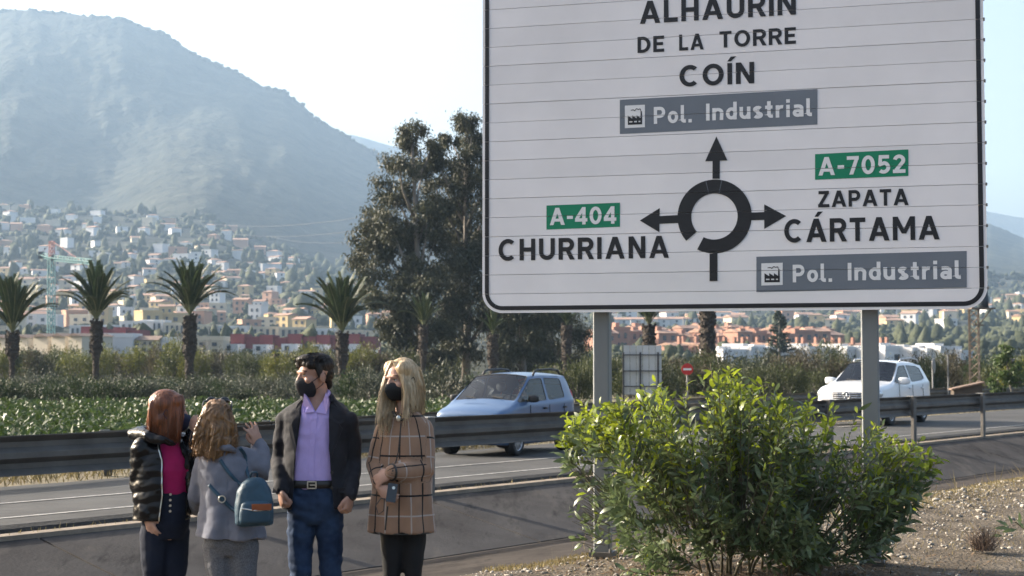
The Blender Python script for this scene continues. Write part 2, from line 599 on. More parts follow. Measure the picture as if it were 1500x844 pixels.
sA = at(706.5, 460, 13.75); sB = at(1447, 451.5, 12.57)
SZ = (sA.z + sB.z) / 2
sA.z = sB.z = SZ
SW = (sB - sA).length
SX = (sB - sA).normalized()
SNRM = Vector((SX.y, -SX.x, 0))           # toward the camera
SLAT = 0.1752
NSL = 18

def suv(x, y):
    d = ray(x, y); o = Vector((0, 0, CAMZ))
    k = (sA - o).dot(SNRM) / d.dot(SNRM)
    p = o + d * k - sA
    return p.dot(SX), p.z

sign = empty('direction_sign', (sA.x, sA.y, 0), math.atan2(SX.y, SX.x),
             'large white roundabout direction sign on two grey posts above the bush', 'road sign')
# local frame: x along the panel, y = away from camera, z up
CR = 0.19
SH = SLAT * NSL
def inset(v):
    for e in (v, SH - v):
        if e < CR:
            return CR - math.sqrt(max(0, CR * CR - (CR - e) ** 2))
    return 0.0
for i in range(NSL):
    v0, v1 = i * SLAT + 0.0018, (i + 1) * SLAT - 0.0018
    n = 10 if (v0 < CR or v1 > SH - CR) else 1
    rows = [v0 + (v1 - v0) * k / n for k in range(n + 1)]
    outl = [(SW - inset(v), v) for v in rows] + [(inset(v), v) for v in rows[::-1]]
    mb = MB()
    k = len(outl)
    mb.add([(x, 0.0, SZ + v) for x, v in outl] + [(x, 0.035, SZ + v) for x, v in outl],
           [list(range(k)), list(range(2 * k - 1, k - 1, -1))] + [[j, k + j, k + (j + 1) % k, (j + 1) % k] for j in range(k)])
    o_ = mb.build('slat', M['sign_white'], sign); o_.location.y = 0.0012 * math.sin(i * 2.7)
bk = MB(); bk.box((SW / 2, 0.041, SZ + SH / 2), (SW - 0.25, 0.008, SH - 0.25)); bk.build('backing_sheet', M['galv'], sign)
for i in range(1, NSL):
    for xx in (SW + 0.004,):
        c = MB(); c.box((xx, 0.018, SZ + i * SLAT), (0.016, 0.045, 0.022)); c.build('clip', M['bolt'], sign)
for zz in (SZ + 0.35, SZ + SH / 2, SZ + SH - 0.35):
    c = MB(); c.box((SW / 2, 0.072, zz), (SW - 0.3, 0.05, 0.08)); c.build('cross_rail', M['galv'], sign)
for px_, py_ in ((873, 815), (1269, 806)):
    d = ray(px_, 440); o = Vector((0, 0, CAMZ))
    uu = suv(px_, 440)[0] + 0.02
    mb = MB()
    wv, dv = 0.148, 0.14
    r_ = 0.012
    sec = [(-wv/2 + r_, -dv/2), (wv/2 - r_, -dv/2), (wv/2, -dv/2 + r_), (wv/2, dv/2 - r_), (wv/2 - r_, dv/2), (-wv/2 + r_, dv/2), (-wv/2, dv/2 - r_), (-wv/2, -dv/2 + r_)]
    mb.loft([[(uu + a, 0.175 + b, z) for a, b in sec] for z in (-0.25, 1.2, SZ + SH - 0.1)])
    post = mb.build('post', M['post_grey'], sign)
    b2 = MB(); b2.box((uu, 0.175, 0.02), (0.21, 0.24, 0.04)); b2.build('base_plate', M['galv_old'], post)
    for sx in (-1, 1):
        b3 = MB(); b3.tube([(uu + sx * 0.088, 0.07, 0.03), (uu + sx * 0.088, 0.07, 0.075)], 0.014, 6); b3.build('anchor_bolt', M['bolt'], post)

# ---- lettering drawn from strokes, laid on the panel as thin film
HW = 0.097
def arc(cx, cy, rx, ry, a0, a1, n=12):
    return [(cx + rx * math.cos(R(a0 + (a1 - a0) * i / n)), cy + ry * math.sin(R(a0 + (a1 - a0) * i / n))) for i in range(n + 1)]
def S(*pts): return ('s', list(pts), HW)
def SA(p): return ('s', p, HW)
def Pg(*pts): return ('p', list(pts))
h = HW
LETT = {
    'A': (0.86, [Pg((0, 0), (.21, 0), (.54, 1), (.32, 1)), Pg((.86, 0), (.65, 0), (.32, 1), (.54, 1)), Pg((.17, .2), (.69, .2), (.63, .37), (.23, .37))]),
    'L': (0.58, [S((h, 1), (h, h), (.58, h))]),
    'H': (0.72, [S((h, 0), (h, 1)), S((.72 - h, 0), (.72 - h, 1)), S((h, .5), (.72 - h, .5))]),
    'U': (0.72, [SA([(h, 1)] + arc(.36, .36, .36 - h, .36 - h, 180, 360) + [(.72 - h, 1)])]),
    'R': (0.70, [S((h, 0), (h, 1)), SA([(h, 1 - h)] + arc(.40, .69, .3 - h, .31 - h, 90, -90) + [(h, .38 + h)]), Pg((.30, .45), (.50, .45), (.73, 0), (.51, 0))]),
    'P': (0.68, [S((h, 0), (h, 1)), SA([(h, 1 - h)] + arc(.37, .67, .31 - h, .33 - h, 90, -90) + [(h, .34 + h)])]),
    'I': (0.194, [S((h, 0), (h, 1))]),
    'N': (0.74, [S((h, 0), (h, 1)), S((.74 - h, 0), (.74 - h, 1)), Pg((.0, 1), (.21, 1), (.74, 0), (.53, 0))]),
    'D': (0.72, [S((h, 0), (h, 1)), SA([(h, 1 - h)] + arc(.28, .5, .44 - h, .5 - h, 90, -90, 18) + [(h, h)])]),
    'E': (0.60, [S((h, 0), (h, 1)), S((h, 1 - h), (.6, 1 - h)), S((h, h), (.6, h)), S((h, .51), (.54, .51))]),
    'T': (0.66, [S((.33, 0), (.33, 1)), S((0, 1 - h), (.66, 1 - h))]),
    'O': (0.86, [SA(arc(.43, .5, .43 - h, .5 - h * .9, 0, 360, 36))]),
    'C': (0.80, [SA(arc(.43, .5, .43 - h, .5 - h * .9, 48, 312, 28))]),
    'Z': (0.66, [S((.03, 1 - h), (.64, 1 - h)), S((0, h), (.66, h)), Pg((.0, .12), (.22, .12), (.65, .88), (.43, .88))]),
    'M': (0.92, [S((h, 0), (h, 1)), S((.92 - h, 0), (.92 - h, 1)), Pg((0, 1), (.21, 1), (.55, .28), (.37, .28)), Pg((.92, 1), (.71, 1), (.37, .28), (.55, .28))]),
    '-': (0.34, [S((0, .43), (.34, .43))]),
    '4': (0.70, [S((.5, 0), (.5, 1)), S((.0, .26), (.70, .26)), Pg((.0, .20), (.0, .36), (.40, 1), (.58, 1), (.2, .30))]),
    '0': (0.68, [SA(arc(.34, .5, .34 - h, .5 - h * .9, 0, 360, 36))]),
    '7': (0.62, [S((0, 1 - h), (.62, 1 - h)), Pg((.62, .9), (.42, .9), (.12, 0), (.33, 0))]),
    '5': (0.64, [S((.10, 1 - h), (.59, 1 - h)), Pg((.07, 1), (.24, 1), (.22, .45), (.03, .45)), SA([(.06, .47)] + arc(.30, .33, .34 - h, .33 - h * .9, 80, -135, 18))]),
    '2': (0.64, [SA(arc(.32, .69, .31 - h, .31 - h, 170, -28, 14) + [(.16, h + .06)]), S((0, h), (.64, h))]),
    '.': (0.22, [Pg((.0, 0), (.2, 0), (.2, .2), (.0, .2))]),
    'o': (0.62, [SA(arc(.31, .36, .31 - h, .36 - h, 0, 360, 28))]),
    'l': (0.30, [SA([(h, 1.04), (h, .2)] + arc(h + .12, .2, .12, .2 - h, 180, 270, 6) + [(.3, h)])]),
    'n': (0.60, [S((h, 0), (h, .72)), SA([(h, .42)] + arc(.31, .42, .31 - h, .30 - h, 170, 0, 12) + [(.6 - h, 0)])]),
    'd': (0.60, [S((.6 - h, 0), (.6 - h, 1.04)), SA(arc(.31, .36, .31 - h, .36 - h, 0, 360, 28))]),
    'u': (0.60, [S((.6 - h, 0), (.6 - h, .72)), SA([(h, .72)] + arc(.29, .30, .29 - h, .30 - h, 180, 350, 12))]),
    's': (0.50, [SA(arc(.25, .53, .22 - h * .6, .19 - h * .85, 25, 265, 12) + arc(.25, .19, .24 - h * .6, .19 - h * .85, 85, -155, 12))]),
    't': (0.42, [SA([(.11 + h, .98), (.11 + h, .22)] + arc(.11 + h + .12, .22, .12, .22 - h, 180, 270, 6) + [(.42, h)]), S((0, .63), (.40, .63))]),
    'r': (0.42, [S((h, 0), (h, .72)), SA(arc(.33, .40, .33 - h, .32 - h, 175, 72, 8))]),
    'i': (0.20, [S((h, 0), (h, .72)), Pg((.0, .84), (.2, .84), (.2, 1.04), (.0, 1.04))]),
    'a': (0.58, [SA(arc(.27, .23, .27 - h, .23 - h * .9, 0, 360, 22)), SA([(.07, .63 - .02)] + arc(.27, .50, .31 - h, .22 - h, 110, 0, 8) + [(.58 - h, 0)])]),
    ' ': (0.34, []),
}
LETT['Í'] = (LETT['I'][0], LETT['I'][1] + [Pg((.0, 1.08), (.15, 1.08), (.36, 1.3), (.14, 1.3))])
LETT['Á'] = (LETT['A'][0], LETT['A'][1] + [Pg((.36, 1.08), (.51, 1.08), (.72, 1.3), (.50, 1.3))])

def stroke_polys(pts, hw):
    """quads of a constant-width band with mitred corners"""
    n = len(pts)
    closed = (abs(pts[0][0] - pts[-1][0]) + abs(pts[0][1] - pts[-1][1])) < 1e-6
    Lf, Rt = [], []
    for i in range(n):
        p = Vector(pts[i])
        if closed and i in (0, n - 1):
            d0 = (Vector(pts[-1]) - Vector(pts[-2])).normalized(); d1 = (Vector(pts[1]) - Vector(pts[0])).normalized()
        else:
            d0 = (p - Vector(pts[i - 1])).normalized() if i > 0 else None
            d1 = (Vector(pts[i + 1]) - p).normalized() if i < n - 1 else None
            d0 = d0 or d1; d1 = d1 or d0
        m = (d0 + d1)
        m = m.normalized() if m.length > 1e-6 else d0
        k = hw / max(0.35, m.dot(d0))
        nn = Vector((-m.y, m.x)) * k
        Lf.append(p + nn); Rt.append(p - nn)
    return [[Rt[i], Rt[i + 1], Lf[i + 1], Lf[i]] for i in range(n - 1)]

def film(name, polys, m, y0, parent=sign, cut=True):
    """polys: lists of (x, z) in the sign's frame; joints of the slats stay open"""
    bm = bmesh.new()
    for i, pl in enumerate(polys):
        vs_ = [bm.verts.new((p[0], -y0 - 0.00006 * (i % 40), p[1])) for p in pl]
        try: f = bm.faces.new(vs_)
        except ValueError: continue
        f.normal_update()
        if f.normal.y > 0: f.normal_flip()
    if cut:
        for k in range(1, NSL):
            zc = SZ + k * SLAT
            for e in (-0.0019, 0.0019):
                g = bm.verts[:] + bm.edges[:] + bm.faces[:]
                bmesh.ops.bisect_plane(bm, geom=g, plane_co=(0, 0, zc + e), plane_no=(0, 0, 1))
            kill = [f for f in bm.faces if abs(f.calc_center_median().z - zc) < 0.0019 and max(abs(v.co.z - zc) for v in f.verts) < 0.0021]
            bmesh.ops.delete(bm, geom=kill, context='FACES')
    me = bpy.data.meshes.new(name)
    bm.to_mesh(me); bm.free()
    me.materials.append(m)
    return obj(name, me, parent)

def text(s, x0, x1, yb0, yt0, yb1, m, sp=0.15, y0=0.004, parent=sign):
    """left/right pixel edge, baseline+cap-top pixel row at the left, baseline row at the right"""
    u0, v0 = suv(x0, yb0); u1, v1 = suv(x1, yb1)
    H = suv(x0, yt0)[1] - v0
    total = sum(LETT[c][0] for c in s) + sp * (len(s) - 1)
    kx = (u1 - u0) / total
    x = 0; letters = []
    for c in s:
        w, parts = LETT[c]
        polys = []
        letters.append(polys)
        for pt in parts:
            pls = [pt[1]] if pt[0] == 'p' else stroke_polys(pt[1], pt[2])
            for pl in pls:
                polys.append([(u0 + (x + p[0]) * kx, SZ + ((v0 + v1) / 2 - 0) + p[1] * H) for p in pl])
        x += w + sp
    return letters

def uvp(x, y):
    u, v = suv(x, y)
    return (u, SZ + v)
suv_z = suv
def suv(x, y):
    u, z = suv_z(x, y)
    return u, z          # z is already relative to the lower edge

def word(s, *a, m='sign_black', y0=0.004, sp=0.15, parent=sign):
    for pl in text(s, *a, M[m], sp=sp):
        film('letter', pl, M[m], y0, parent)

word('ALHAURÍN', 937.5, 1166, 37, 4, 19.5)
word('DE', 934, 973, 78, 54.5, 75.8)
word('LA', 995, 1031, 74.5, 51, 72.5)
word('TORRE', 1054, 1166, 70.5, 46.5, 64)
word('COÍN', 995.5, 1105, 128, 97, 121.5)
word('CHURRIANA', 730.5, 980, 383, 351.5, 377, sp=0.17)
word('ZAPATA', 1198.5, 1331, 304.5, 280.6, 300, sp=0.13)
word('CÁRTAMA', 1149, 1376.5, 355.7, 321.8, 350.6, sp=0.14)

def plate(m, xl, ytl, ybl, xr, ytr, ybr, y0=0.003):
    return film('plate', [[uvp(xl, ybl), uvp(xr, ybr), uvp(xr, ytr), uvp(xl, ytl)]], M[m], y0)
def factory(xl, ytl, ybl, xr, ytr, ybr, parent):
    pl = film('pictogram_field', [[uvp(xl, ybl), uvp(xr, ybr), uvp(xr, ytr), uvp(xl, ytl)]], M['sign_letter_white'], 0.0045, parent)
    (u0, z0), (u1, z1) = uvp(xl, ybl), uvp(xr, ytr)
    def q(a, b): return (u0 + (u1 - u0) * a, z0 + (z1 - z0) * b)
    pol = [[q(.15, .14), q(.86, .14), q(.86, .24), q(.15, .24)], [q(.15, .3), q(.86, .3), q(.86, .42), q(.15, .42)],
           [q(.15, .22), q(.22, .22), q(.22, .32), q(.15, .32)], [q(.38, .22), q(.46, .22), q(.46, .32), q(.38, .32)], [q(.60, .22), q(.68, .22), q(.68, .32), q(.60, .32)],
           [q(.15, .42), q(.36, .42), q(.15, .55)], [q(.37, .42), q(.58, .42), q(.37, .55)], [q(.59, .42), q(.78, .42), q(.59, .55)],
           [q(.77, .14), q(.86, .14), q(.85, .72), q(.79, .72)]]
    sm = [(.80, .74), (.76, .83), (.68, .80), (.58, .84), (.50, .75), (.42, .80), (.30, .78)]
    for a, b in zip(sm[:-1], sm[1:]):
        d = Vector(b) - Vector(a); nn = Vector((-d.y, d.x)).normalized() * 0.017
        pol.append([q(a[0] + nn.x, a[1] + nn.y), q(b[0] + nn.x, b[1] + nn.y), q(b[0] - nn.x, b[1] - nn.y), q(a[0] - nn.x, a[1] - nn.y)])
    film('pictogram', pol, M['sign_black'], 0.0062, parent)

g1 = plate('sign_grey', 908, 146.5, 196.5, 1197.3, 130.6, 182.6)
factory(915.5, 155, 188, 944.8, 153.6, 186.5, g1)
word('Pol.', 958, 1014, 181.8, 157, 179.5, m='sign_letter_white', y0=0.0055, parent=g1)
word('Industrial', 1034.5, 1189.5, 177.5, 152.7, 169.8, m='sign_letter_white', y0=0.0055, parent=g1)
g2 = plate('sign_grey', 1108, 376.2, 428, 1416, 367.7, 421)
factory(1115.3, 386, 418.5, 1146.6, 385, 417.5, g2)
word('Pol.', 1161.4, 1219.5, 414, 388.2, 412.8, m='sign_letter_white', y0=0.0055, parent=g2)
word('Industrial', 1242, 1407.5, 411.8, 386, 408, m='sign_letter_white', y0=0.0055, parent=g2)
e1 = plate('sign_green', 800.6, 301.2, 336.5, 908.2, 297, 332.3)
word('A-404', 805.5, 903, 330.6, 305.4, 327.2, m='sign_letter_white', y0=0.0055, sp=0.12, parent=e1)
e2 = plate('sign_green', 1194, 226, 263.5, 1330.6, 219, 257.8)
word('A-7052', 1199, 1326.5, 257.5, 230.8, 253.2, m='sign_letter_white', y0=0.0055, sp=0.14, parent=e2)

# roundabout diagram
cu, cz = uvp(1046.5, 317.2)
ro = (suv(1100, 315)[0] - suv(991.5, 321)[0]) / 2
ri = ro * 0.625
ring = []
a0, a1 = 242, 242 + 338
NN = 64
for i in range(NN):
    b0, b1 = R(a0 + (a1 - a0) * i / NN), R(a0 + (a1 - a0) * (i + 1) / NN)
    ring.append([(cu + ri * math.cos(b0), cz + ri * math.sin(b0)), (cu + ro * math.cos(b0), cz + ro * math.sin(b0)), (cu + ro * math.cos(b1), cz + ro * math.sin(b1)), (cu + ri * math.cos(b1), cz + ri * math.sin(b1))])
film('roundabout_ring', ring, M['sign_black'], 0.004)
film('arrow', [[uvp(1049.5, 200), uvp(1033, 236.5), uvp(1065.5, 235)], [uvp(1043.8, 232), uvp(1043.8, 262), uvp(1054.4, 262), uvp(1054.4, 232)]], M['sign_black'], 0.0048)
film('arrow', [[uvp(937.3, 323.2), uvp(966, 340.5), uvp(966.5, 305)], [uvp(962, 328.2), uvp(996, 326.6), uvp(996, 315), uvp(962, 317)]], M['sign_black'], 0.0048)
film('arrow', [[uvp(1151.5, 316.6), uvp(1119.5, 299.5), uvp(1119.5, 335.5)], [uvp(1096, 323), uvp(1123, 322), uvp(1123, 310.6), uvp(1096, 311.8)]], M['sign_black'], 0.0048)
film('entry_arm', [[uvp(1039.5, 372), uvp(1039.5, 412), uvp(1051, 411.5), uvp(1051, 371)]], M['sign_black'], 0.0048)
sl = []
for ang in (103, 78):
    dx, dz = math.cos(R(ang)), math.sin(R(ang)); t_ = Vector((-dz, dx)) * 0.0022
    sl.append([(cu + ri * dx + t_.x, cz + ri * dz + t_.y), (cu + ro * dx + t_.x, cz + ro * dz + t_.y), (cu + ro * dx - t_.x, cz + ro * dz - t_.y), (cu + ri * dx - t_.x, cz + ri * dz - t_.y)])
for q in sl: film('seam', [q], M['sign_grey'], 0.0072)
# black border line with round corners
bo, bw, br = 0.026, 0.038, 0.165
def rrect(o, r):
    pts = []
    for cx, cz_, a in ((SW - o - r, o + r, -90), (SW - o - r, SH - o - r, 0), (o + r, SH - o - r, 90), (o + r, o + r, 180)):
        pts += [(cx + r * math.cos(R(a + 90 * i / 10)), SZ + cz_ + r * math.sin(R(a + 90 * i / 10))) for i in range(11)]
    return pts
ra, rb = rrect(bo, br), rrect(bo + bw, br - bw)
film('border', [[ra[i], ra[(i + 1) % len(ra)], rb[(i + 1) % len(ra)], rb[i]] for i in range(len(ra))], M['sign_black'], 0.0035)
# ============================================================ town, hillside trees, palms, shrubs
def terr(x, y):
    """point on the town slope under a photo pixel"""
    r = terrain_at(x, y)
    return at(x, y, r), r

# ---- unit meshes for houses (walls, roofs and windows share them)
def unit_box():
    mb = MB(); mb.box((0, 0, 0.5), (1, 1, 1)); return mb.mesh('wall', M['earth'])
def unit_gable():
    mb = MB()
    o = 0.06
    for dz in (0,):
        mb.add([(-.5 - o, -.5 - o, -.03), (.5 + o, -.5 - o, -.03), (.5 + o, .5 + o, -.03), (-.5 - o, .5 + o, -.03), (-.5 - o, 0, 1), (.5 + o, 0, 1)],
               [(0, 1, 5, 4), (2, 3, 4, 5), (0, 4, 3), (1, 2, 5), (0, 3, 2, 1)])
    return mb.mesh('roof', M['earth'])
def unit_hip():
    mb = MB(); o = 0.06
    mb.add([(-.5 - o, -.5 - o, -.03), (.5 + o, -.5 - o, -.03), (.5 + o, .5 + o, -.03), (-.5 - o, .5 + o, -.03), (-.18, 0, 1), (.18, 0, 1)],
           [(0, 1, 5, 4), (2, 3, 4, 5), (0, 4, 3), (1, 2, 5), (0, 3, 2, 1)])
    return mb.mesh('roof', M['earth'])
def unit_flat():
    mb = MB()
    mb.box((0, 0, .2), (1.03, 1.03, .4))
    for s in (-1, 1):
        mb.box((0, s * .5, .7), (1.03, .04, .6)); mb.box((s * .5, 0, .7), (.04, .95, .6))
    return mb.mesh('roof', M['earth'])
UB, UG, UHp, UF = unit_box(), unit_gable(), unit_hip(), unit_flat()
WALLS = [mat('wall_white', (0.62, 0.61, 0.60), 0.85, var=0.06, scale=0.4, rnd=0.1), mat('wall_cream', (0.52, 0.45, 0.34), 0.85, var=0.08, scale=0.4, rnd=0.1),
         mat('wall_salmon', (0.42, 0.24, 0.16), 0.85, var=0.1, scale=0.4, rnd=0.12), mat('wall_ochre', (0.48, 0.36, 0.18), 0.85, var=0.1, scale=0.4, rnd=0.1)]
M['roof_tile'] = mat('roof_tile', (0.33, 0.20, 0.14), 0.85, var=0.25, scale=1.5, rnd=0.2)
M['roof_brown'] = mat('roof_brown', (0.17, 0.115, 0.085), 0.85, var=0.2, scale=1.5, rnd=0.1)
M['roof_grey'] = mat('roof_grey', (0.26, 0.26, 0.27), 0.8, var=0.15, scale=1, rnd=0.1)
M['win_dark'] = mat('window_dark', (0.035, 0.045, 0.06), 0.2, var=0.3, scale=1, spec=0.6)
M['brick_red'] = mat('plaster_red', (0.15, 0.040, 0.045), 0.85, var=0.12, scale=0.6, rnd=0.08)
M['terracotta'] = mat('terracotta_wall', (0.32, 0.165, 0.115), 0.85, var=0.12, scale=0.6, rnd=0.12)
M['dark_trim'] = mat('dark_trim', (0.05, 0.05, 0.055), 0.6)

def part(name, me, parent, loc, sc, m):
    o = bpy.data.objects.new(name, me)
    link(o, parent)
    o.location = loc; o.scale = sc
    if o.material_slots:
        o.material_slots[0].link = 'OBJECT'
        o.material_slots[0].material = m
    return o

def house(p, w, d, hh, rz, wall, roof, style, label, group, nwin=0, name='house', base=3.0):
    e = empty(name, p, rz, label, 'house', group)
    part('wall', UB, e, (0, 0, -base), (w, d, hh + base), wall)
    if style == 'gable': part('roof', UG, e, (0, 0, hh), (w, d, min(w, d) * 0.17), roof)
    elif style == 'hip': part('roof', UHp, e, (0, 0, hh), (w, d, min(w, d) * 0.15), roof)
    else: part('roof', UF, e, (0, 0, hh), (w, d, 0.7), wall)
    for i in range(nwin):
        nx = max(1, nwin // 2)
        wx = (-0.5 + (i % nx + 0.5) / nx) * w * 0.85
        wz = hh * (0.18 if i < nx else 0.62)
        part('window', UB, e, (wx, -d / 2, wz), (min(1.5, w * 0.16), 0.3, min(1.5, hh * 0.24)), M['win_dark'])
    return e

rs = random.Random(5)
TOPX, TOPY = [0, 180, 300, 350, 420, 450, 500, 560], [305, 316, 322, 340, 366, 396, 418, 434]
placed = []
def near_what(x, zone):
    if zone in ('high up', 'midway up', 'low in town'):
        return zone + ' above the ' + ('crane' if x < 95 else 'second palm' if x < 205 else 'third palm' if x < 350 else 'fourth palm')
    if zone == 'beyond':
        return zone + ' the ' + ('left sign post' if x < 960 else 'palm trunks' if x < 1090 else 'Norfolk pine' if x < 1205 else 'right sign post' if x < 1300 else 'white car')
    return zone
def far_house(x, y, zone, wscale=1.0, whitep=0.62, flat=0.3):
    zone = near_what(x, zone)
    p, r = terr(x, y)
    w = rs.uniform(9, 17) * wscale; d = rs.uniform(8, 12) * wscale; hh = rs.uniform(4.5, 8.5) * (0.6 + 0.4 * wscale)
    k = rs.random()
    wi = 0 if k < whitep else (1 if k < whitep + 0.16 else (2 if k < whitep + 0.28 else 3))
    st = rs.choice(['gable', 'hip']) if rs.random() > flat else 'flat'
    cn = ['white', 'cream', 'salmon', 'ochre'][wi]
    rn = 'flat-roofed' if st == 'flat' else 'tile-roofed'
    nw = 0 if r > 1250 else (4 if r < 900 else 2)
    house(p, w, d, hh, R(rs.uniform(-40, 40)), WALLS[wi], M['roof_tile'], st,
          '%s %s house %s' % (cn, rn, zone), '%s %s houses %s' % (cn, rn, zone), nw)

def scatter(n, xr, yfun, zone, wfun, sep=(13, 6), **kw):
    c = 0; tries = 0
    while c < n and tries < n * 40:
        tries += 1
        x = rs.uniform(*xr); lo, hi = yfun(x)
        if hi <= lo: continue
        y = rs.uniform(lo, hi)
        if any(abs(x - a) < sep[0] and abs(y - b) < sep[1] for a, b in placed): continue
        placed.append((x, y)); c += 1
        far_house(x, y, zone, wfun(x, y), **kw)
scatter(60, (-20, 430), lambda x: (np.interp(x, TOPX, TOPY), min(400, np.interp(x, TOPX, TOPY) + 75)), 'high up', lambda x, y: 0.85, sep=(17, 7), whitep=0.72)
scatter(72, (-20, 560), lambda x: (max(385, np.interp(x, TOPX, TOPY)), 438), 'midway up', lambda x, y: 0.66, whitep=0.6)
scatter(95, (-20, 580), lambda x: (440, 488), 'low in town', lambda x, y: 0.62, sep=(13, 5), whitep=0.42, flat=0.35)
scatter(55, (875, 1420), lambda x: (450, 484), 'beyond', lambda x, y: 0.8, sep=(13, 4), whitep=0.55, flat=0.2)
scatter(26, (1410, 1530), lambda x: (412, 478), 'on the slope right of the sign', lambda x, y: 0.7, sep=(9, 5), whitep=0.5, flat=0.2)

# white terrace of gables seen between the posts
for i in range(9):
    p, r = terr(895 + i * 19, 483 - 0.3 * i)
    house(p, 7.0, 9, 5.5, R(rs.uniform(-4, 4)), WALLS[0], M['roof_tile'], 'gable', 'white gabled terrace house in the row between the sign posts', 'white gabled terrace between the sign posts', 2)
# terracotta apartment blocks
for i in range(46):
    x = 880 + i * 7.4 + rs.uniform(-2, 2); y = [516, 510, 503][i % 3] + rs.uniform(-1.5, 1.5)
    p, r = terr(x, y)
    w, hh = rs.uniform(4.5, 8.0), rs.uniform(4.0, 6.5)
    row = ['lowest', 'middle', 'upper'][i % 3]
    e = house(p, w, 7, hh, R(rs.uniform(20, 50)), M['terracotta'], M['roof_tile'], rs.choice(['hip', 'flat', 'gable']), 'terracotta apartment block in the %s row %s' % (row, near_what(x, 'beyond')), 'terracotta apartment blocks, %s row' % row, 4, name='apartment_block')
    part('upper_storey', UB, e, (rs.uniform(-w * .3, w * .3), rs.uniform(-2, 2), hh), (rs.uniform(1.2, 2.4), 2, rs.uniform(.8, 2.0)), M['terracotta'])
# low terracotta terrace with chimneys
for i in range(24):
    xt_ = 985 + i * 13.5
    p, r = terr(xt_, 523 - rs.uniform(0, 3))
    e = house(p, 4.2, 7, 2.6, R(35), M['terracotta'], M['roof_tile'], 'gable', 'low terracotta terrace house with chimney ' + near_what(xt_, 'beyond'), 'low terracotta terrace with chimneys', 0, name='terrace_house')
    part('chimney', UB, e, (rs.uniform(-1, 1), -1.5, 2.4), (0.8, 0.8, 2.4), M['terracotta'])
# white modern cubes in front
for i, (x, w, hh) in enumerate([(1062, 7, 2.4), (1085, 5, 3.1), (1112, 7.5, 2.9), (1142, 6, 2.6), (1172, 8, 3.2), (1200, 6, 2.6), (1232, 6.5, 3.2), (1262, 6, 2.7), (1295, 7, 3.4), (1320, 5.5, 3.0), (1345, 6, 2.8), (1372, 7, 3.3), (1396, 4, 2.3)]):
    p, r = terr(x, 533.0)
    w *= 0.8; hh *= 0.72
    e = house(p, w, 6, hh, R(rs.uniform(30, 55)), WALLS[0], M['roof_grey'], 'flat', 'white modern cube villa in the row below the terracotta terrace', 'white cube villas', 0, name='villa', base=2)
    part('window', UB, e, (w * 0.12, -3.0, hh * 0.25), (w * 0.45, 0.3, hh * 0.42), M['win_dark'])
    part('upper_storey', UB, e, (-w * 0.2, 0.6, hh + 0.35), (w * 0.45, 4, 0.8), WALLS[0])

# red and white townhouses behind the palms
def townhouse(x0, x1, ytop, ybot, label):
    r = 262.0
    a = at(x0, ybot, r); b = at(x1, ybot, r)
    w = (b.x - a.x) * 0.97; k = r / FPX
    e = empty('townhouse', (a + b) / 2 + Vector((0, 0, 0)), R(-3), label, 'house', 'red and white townhouses')
    H = (ybot - ytop) * k
    part('wall', UB, e, (-w * 0.25, 0, -2), (w * 0.5, 7, 2 + H * 0.60), WALLS[0])
    part('wall', UB, e, (w * 0.25, 1.2, -2), (w * 0.5, 6, 2 + H * 0.40), WALLS[0])
    part('upper_storey', UB, e, (-w * 0.25, 4.6, 0), (w * 0.49, 6, H), M['brick_red'])
    part('upper_storey', UB, e, (w * 0.25, 5.4, 0), (w * 0.49, 6, H * 0.9), M['brick_red'])
    for wx, wz in ((-w * .3, H * .35), (-w * .12, H * .12), (w * .16, H * .22), (w * .34, H * .22)):
        y = -3.5 if wx < 0 else -1.8
        part('window', UB, e, (wx, y, wz), (0.7, 0.3, 0.8), M['win_dark'])
for i, (a, b) in enumerate([(333, 376), (376, 417), (417, 460), (460, 502), (502, 549)]):
    townhouse(a, b, 489 + (i % 2) * 1.5, 527, ['red and white townhouse, first of the row to the right of the third palm', 'red and white townhouse left of the thin bare trunk', 'red and white townhouse above the man\'s head', 'red and white townhouse just left of the fourth palm', 'red and white townhouse at the right end of its row by the eucalyptus'][i])
townhouse(112, 160, 478, 519, 'red topped townhouse at the second palm behind the beige houses')
townhouse(160, 200, 479, 517, 'red topped townhouse right of the second palm with pale side wall')
# blank grey-white gable wall and the cream house beside it
p = at(175, 518, 255); house(p, 6.0, 6, 2.7, 0, WALLS[0], M['roof_grey'], 'flat', 'low pale building with one small square window beside the second palm', 'low pale buildings', 0)
p = at(217, 519, 256); house(p, 4.4, 6, 2.4, 0, WALLS[1], M['roof_brown'], 'gable', 'low cream house with a row of windows left of the third palm', 'low cream houses', 6)
p = at(252, 519, 258); house(p, 4.2, 6, 2.2, 0, WALLS[0], M['roof_grey'], 'flat', 'low white house behind the bare tree', 'low white houses', 2)
p = at(310, 521, 258); house(p, 5.0, 6, 2.6, 0, WALLS[1], M['roof_brown'], 'flat', 'low cream house right of the third palm', 'low cream houses right of the palm', 4)
# beige gabled houses at the far left
for i, (x, w, yb, rr_) in enumerate([(-14, 3.6, 520, 268), (20, 3.4, 520, 262), (52, 3.3, 520, 257), (82, 3.2, 519, 252), (108, 3.0, 519, 248), (133, 2.8, 519, 244)]):
    p = at(x, yb, rr_)
    house(p, 7.0, w, 2.9, R(62), WALLS[1], M['roof_brown'], 'gable', ['beige house with brown roof at the left edge', 'beige house with brown roof behind the first palm', 'beige house with brown roof right of the first palm', 'beige house with brown roof below the crane', 'beige house with brown roof between crane and second palm', 'narrow beige house with brown roof beside the second palm'][i], 'beige houses at the left', 3)
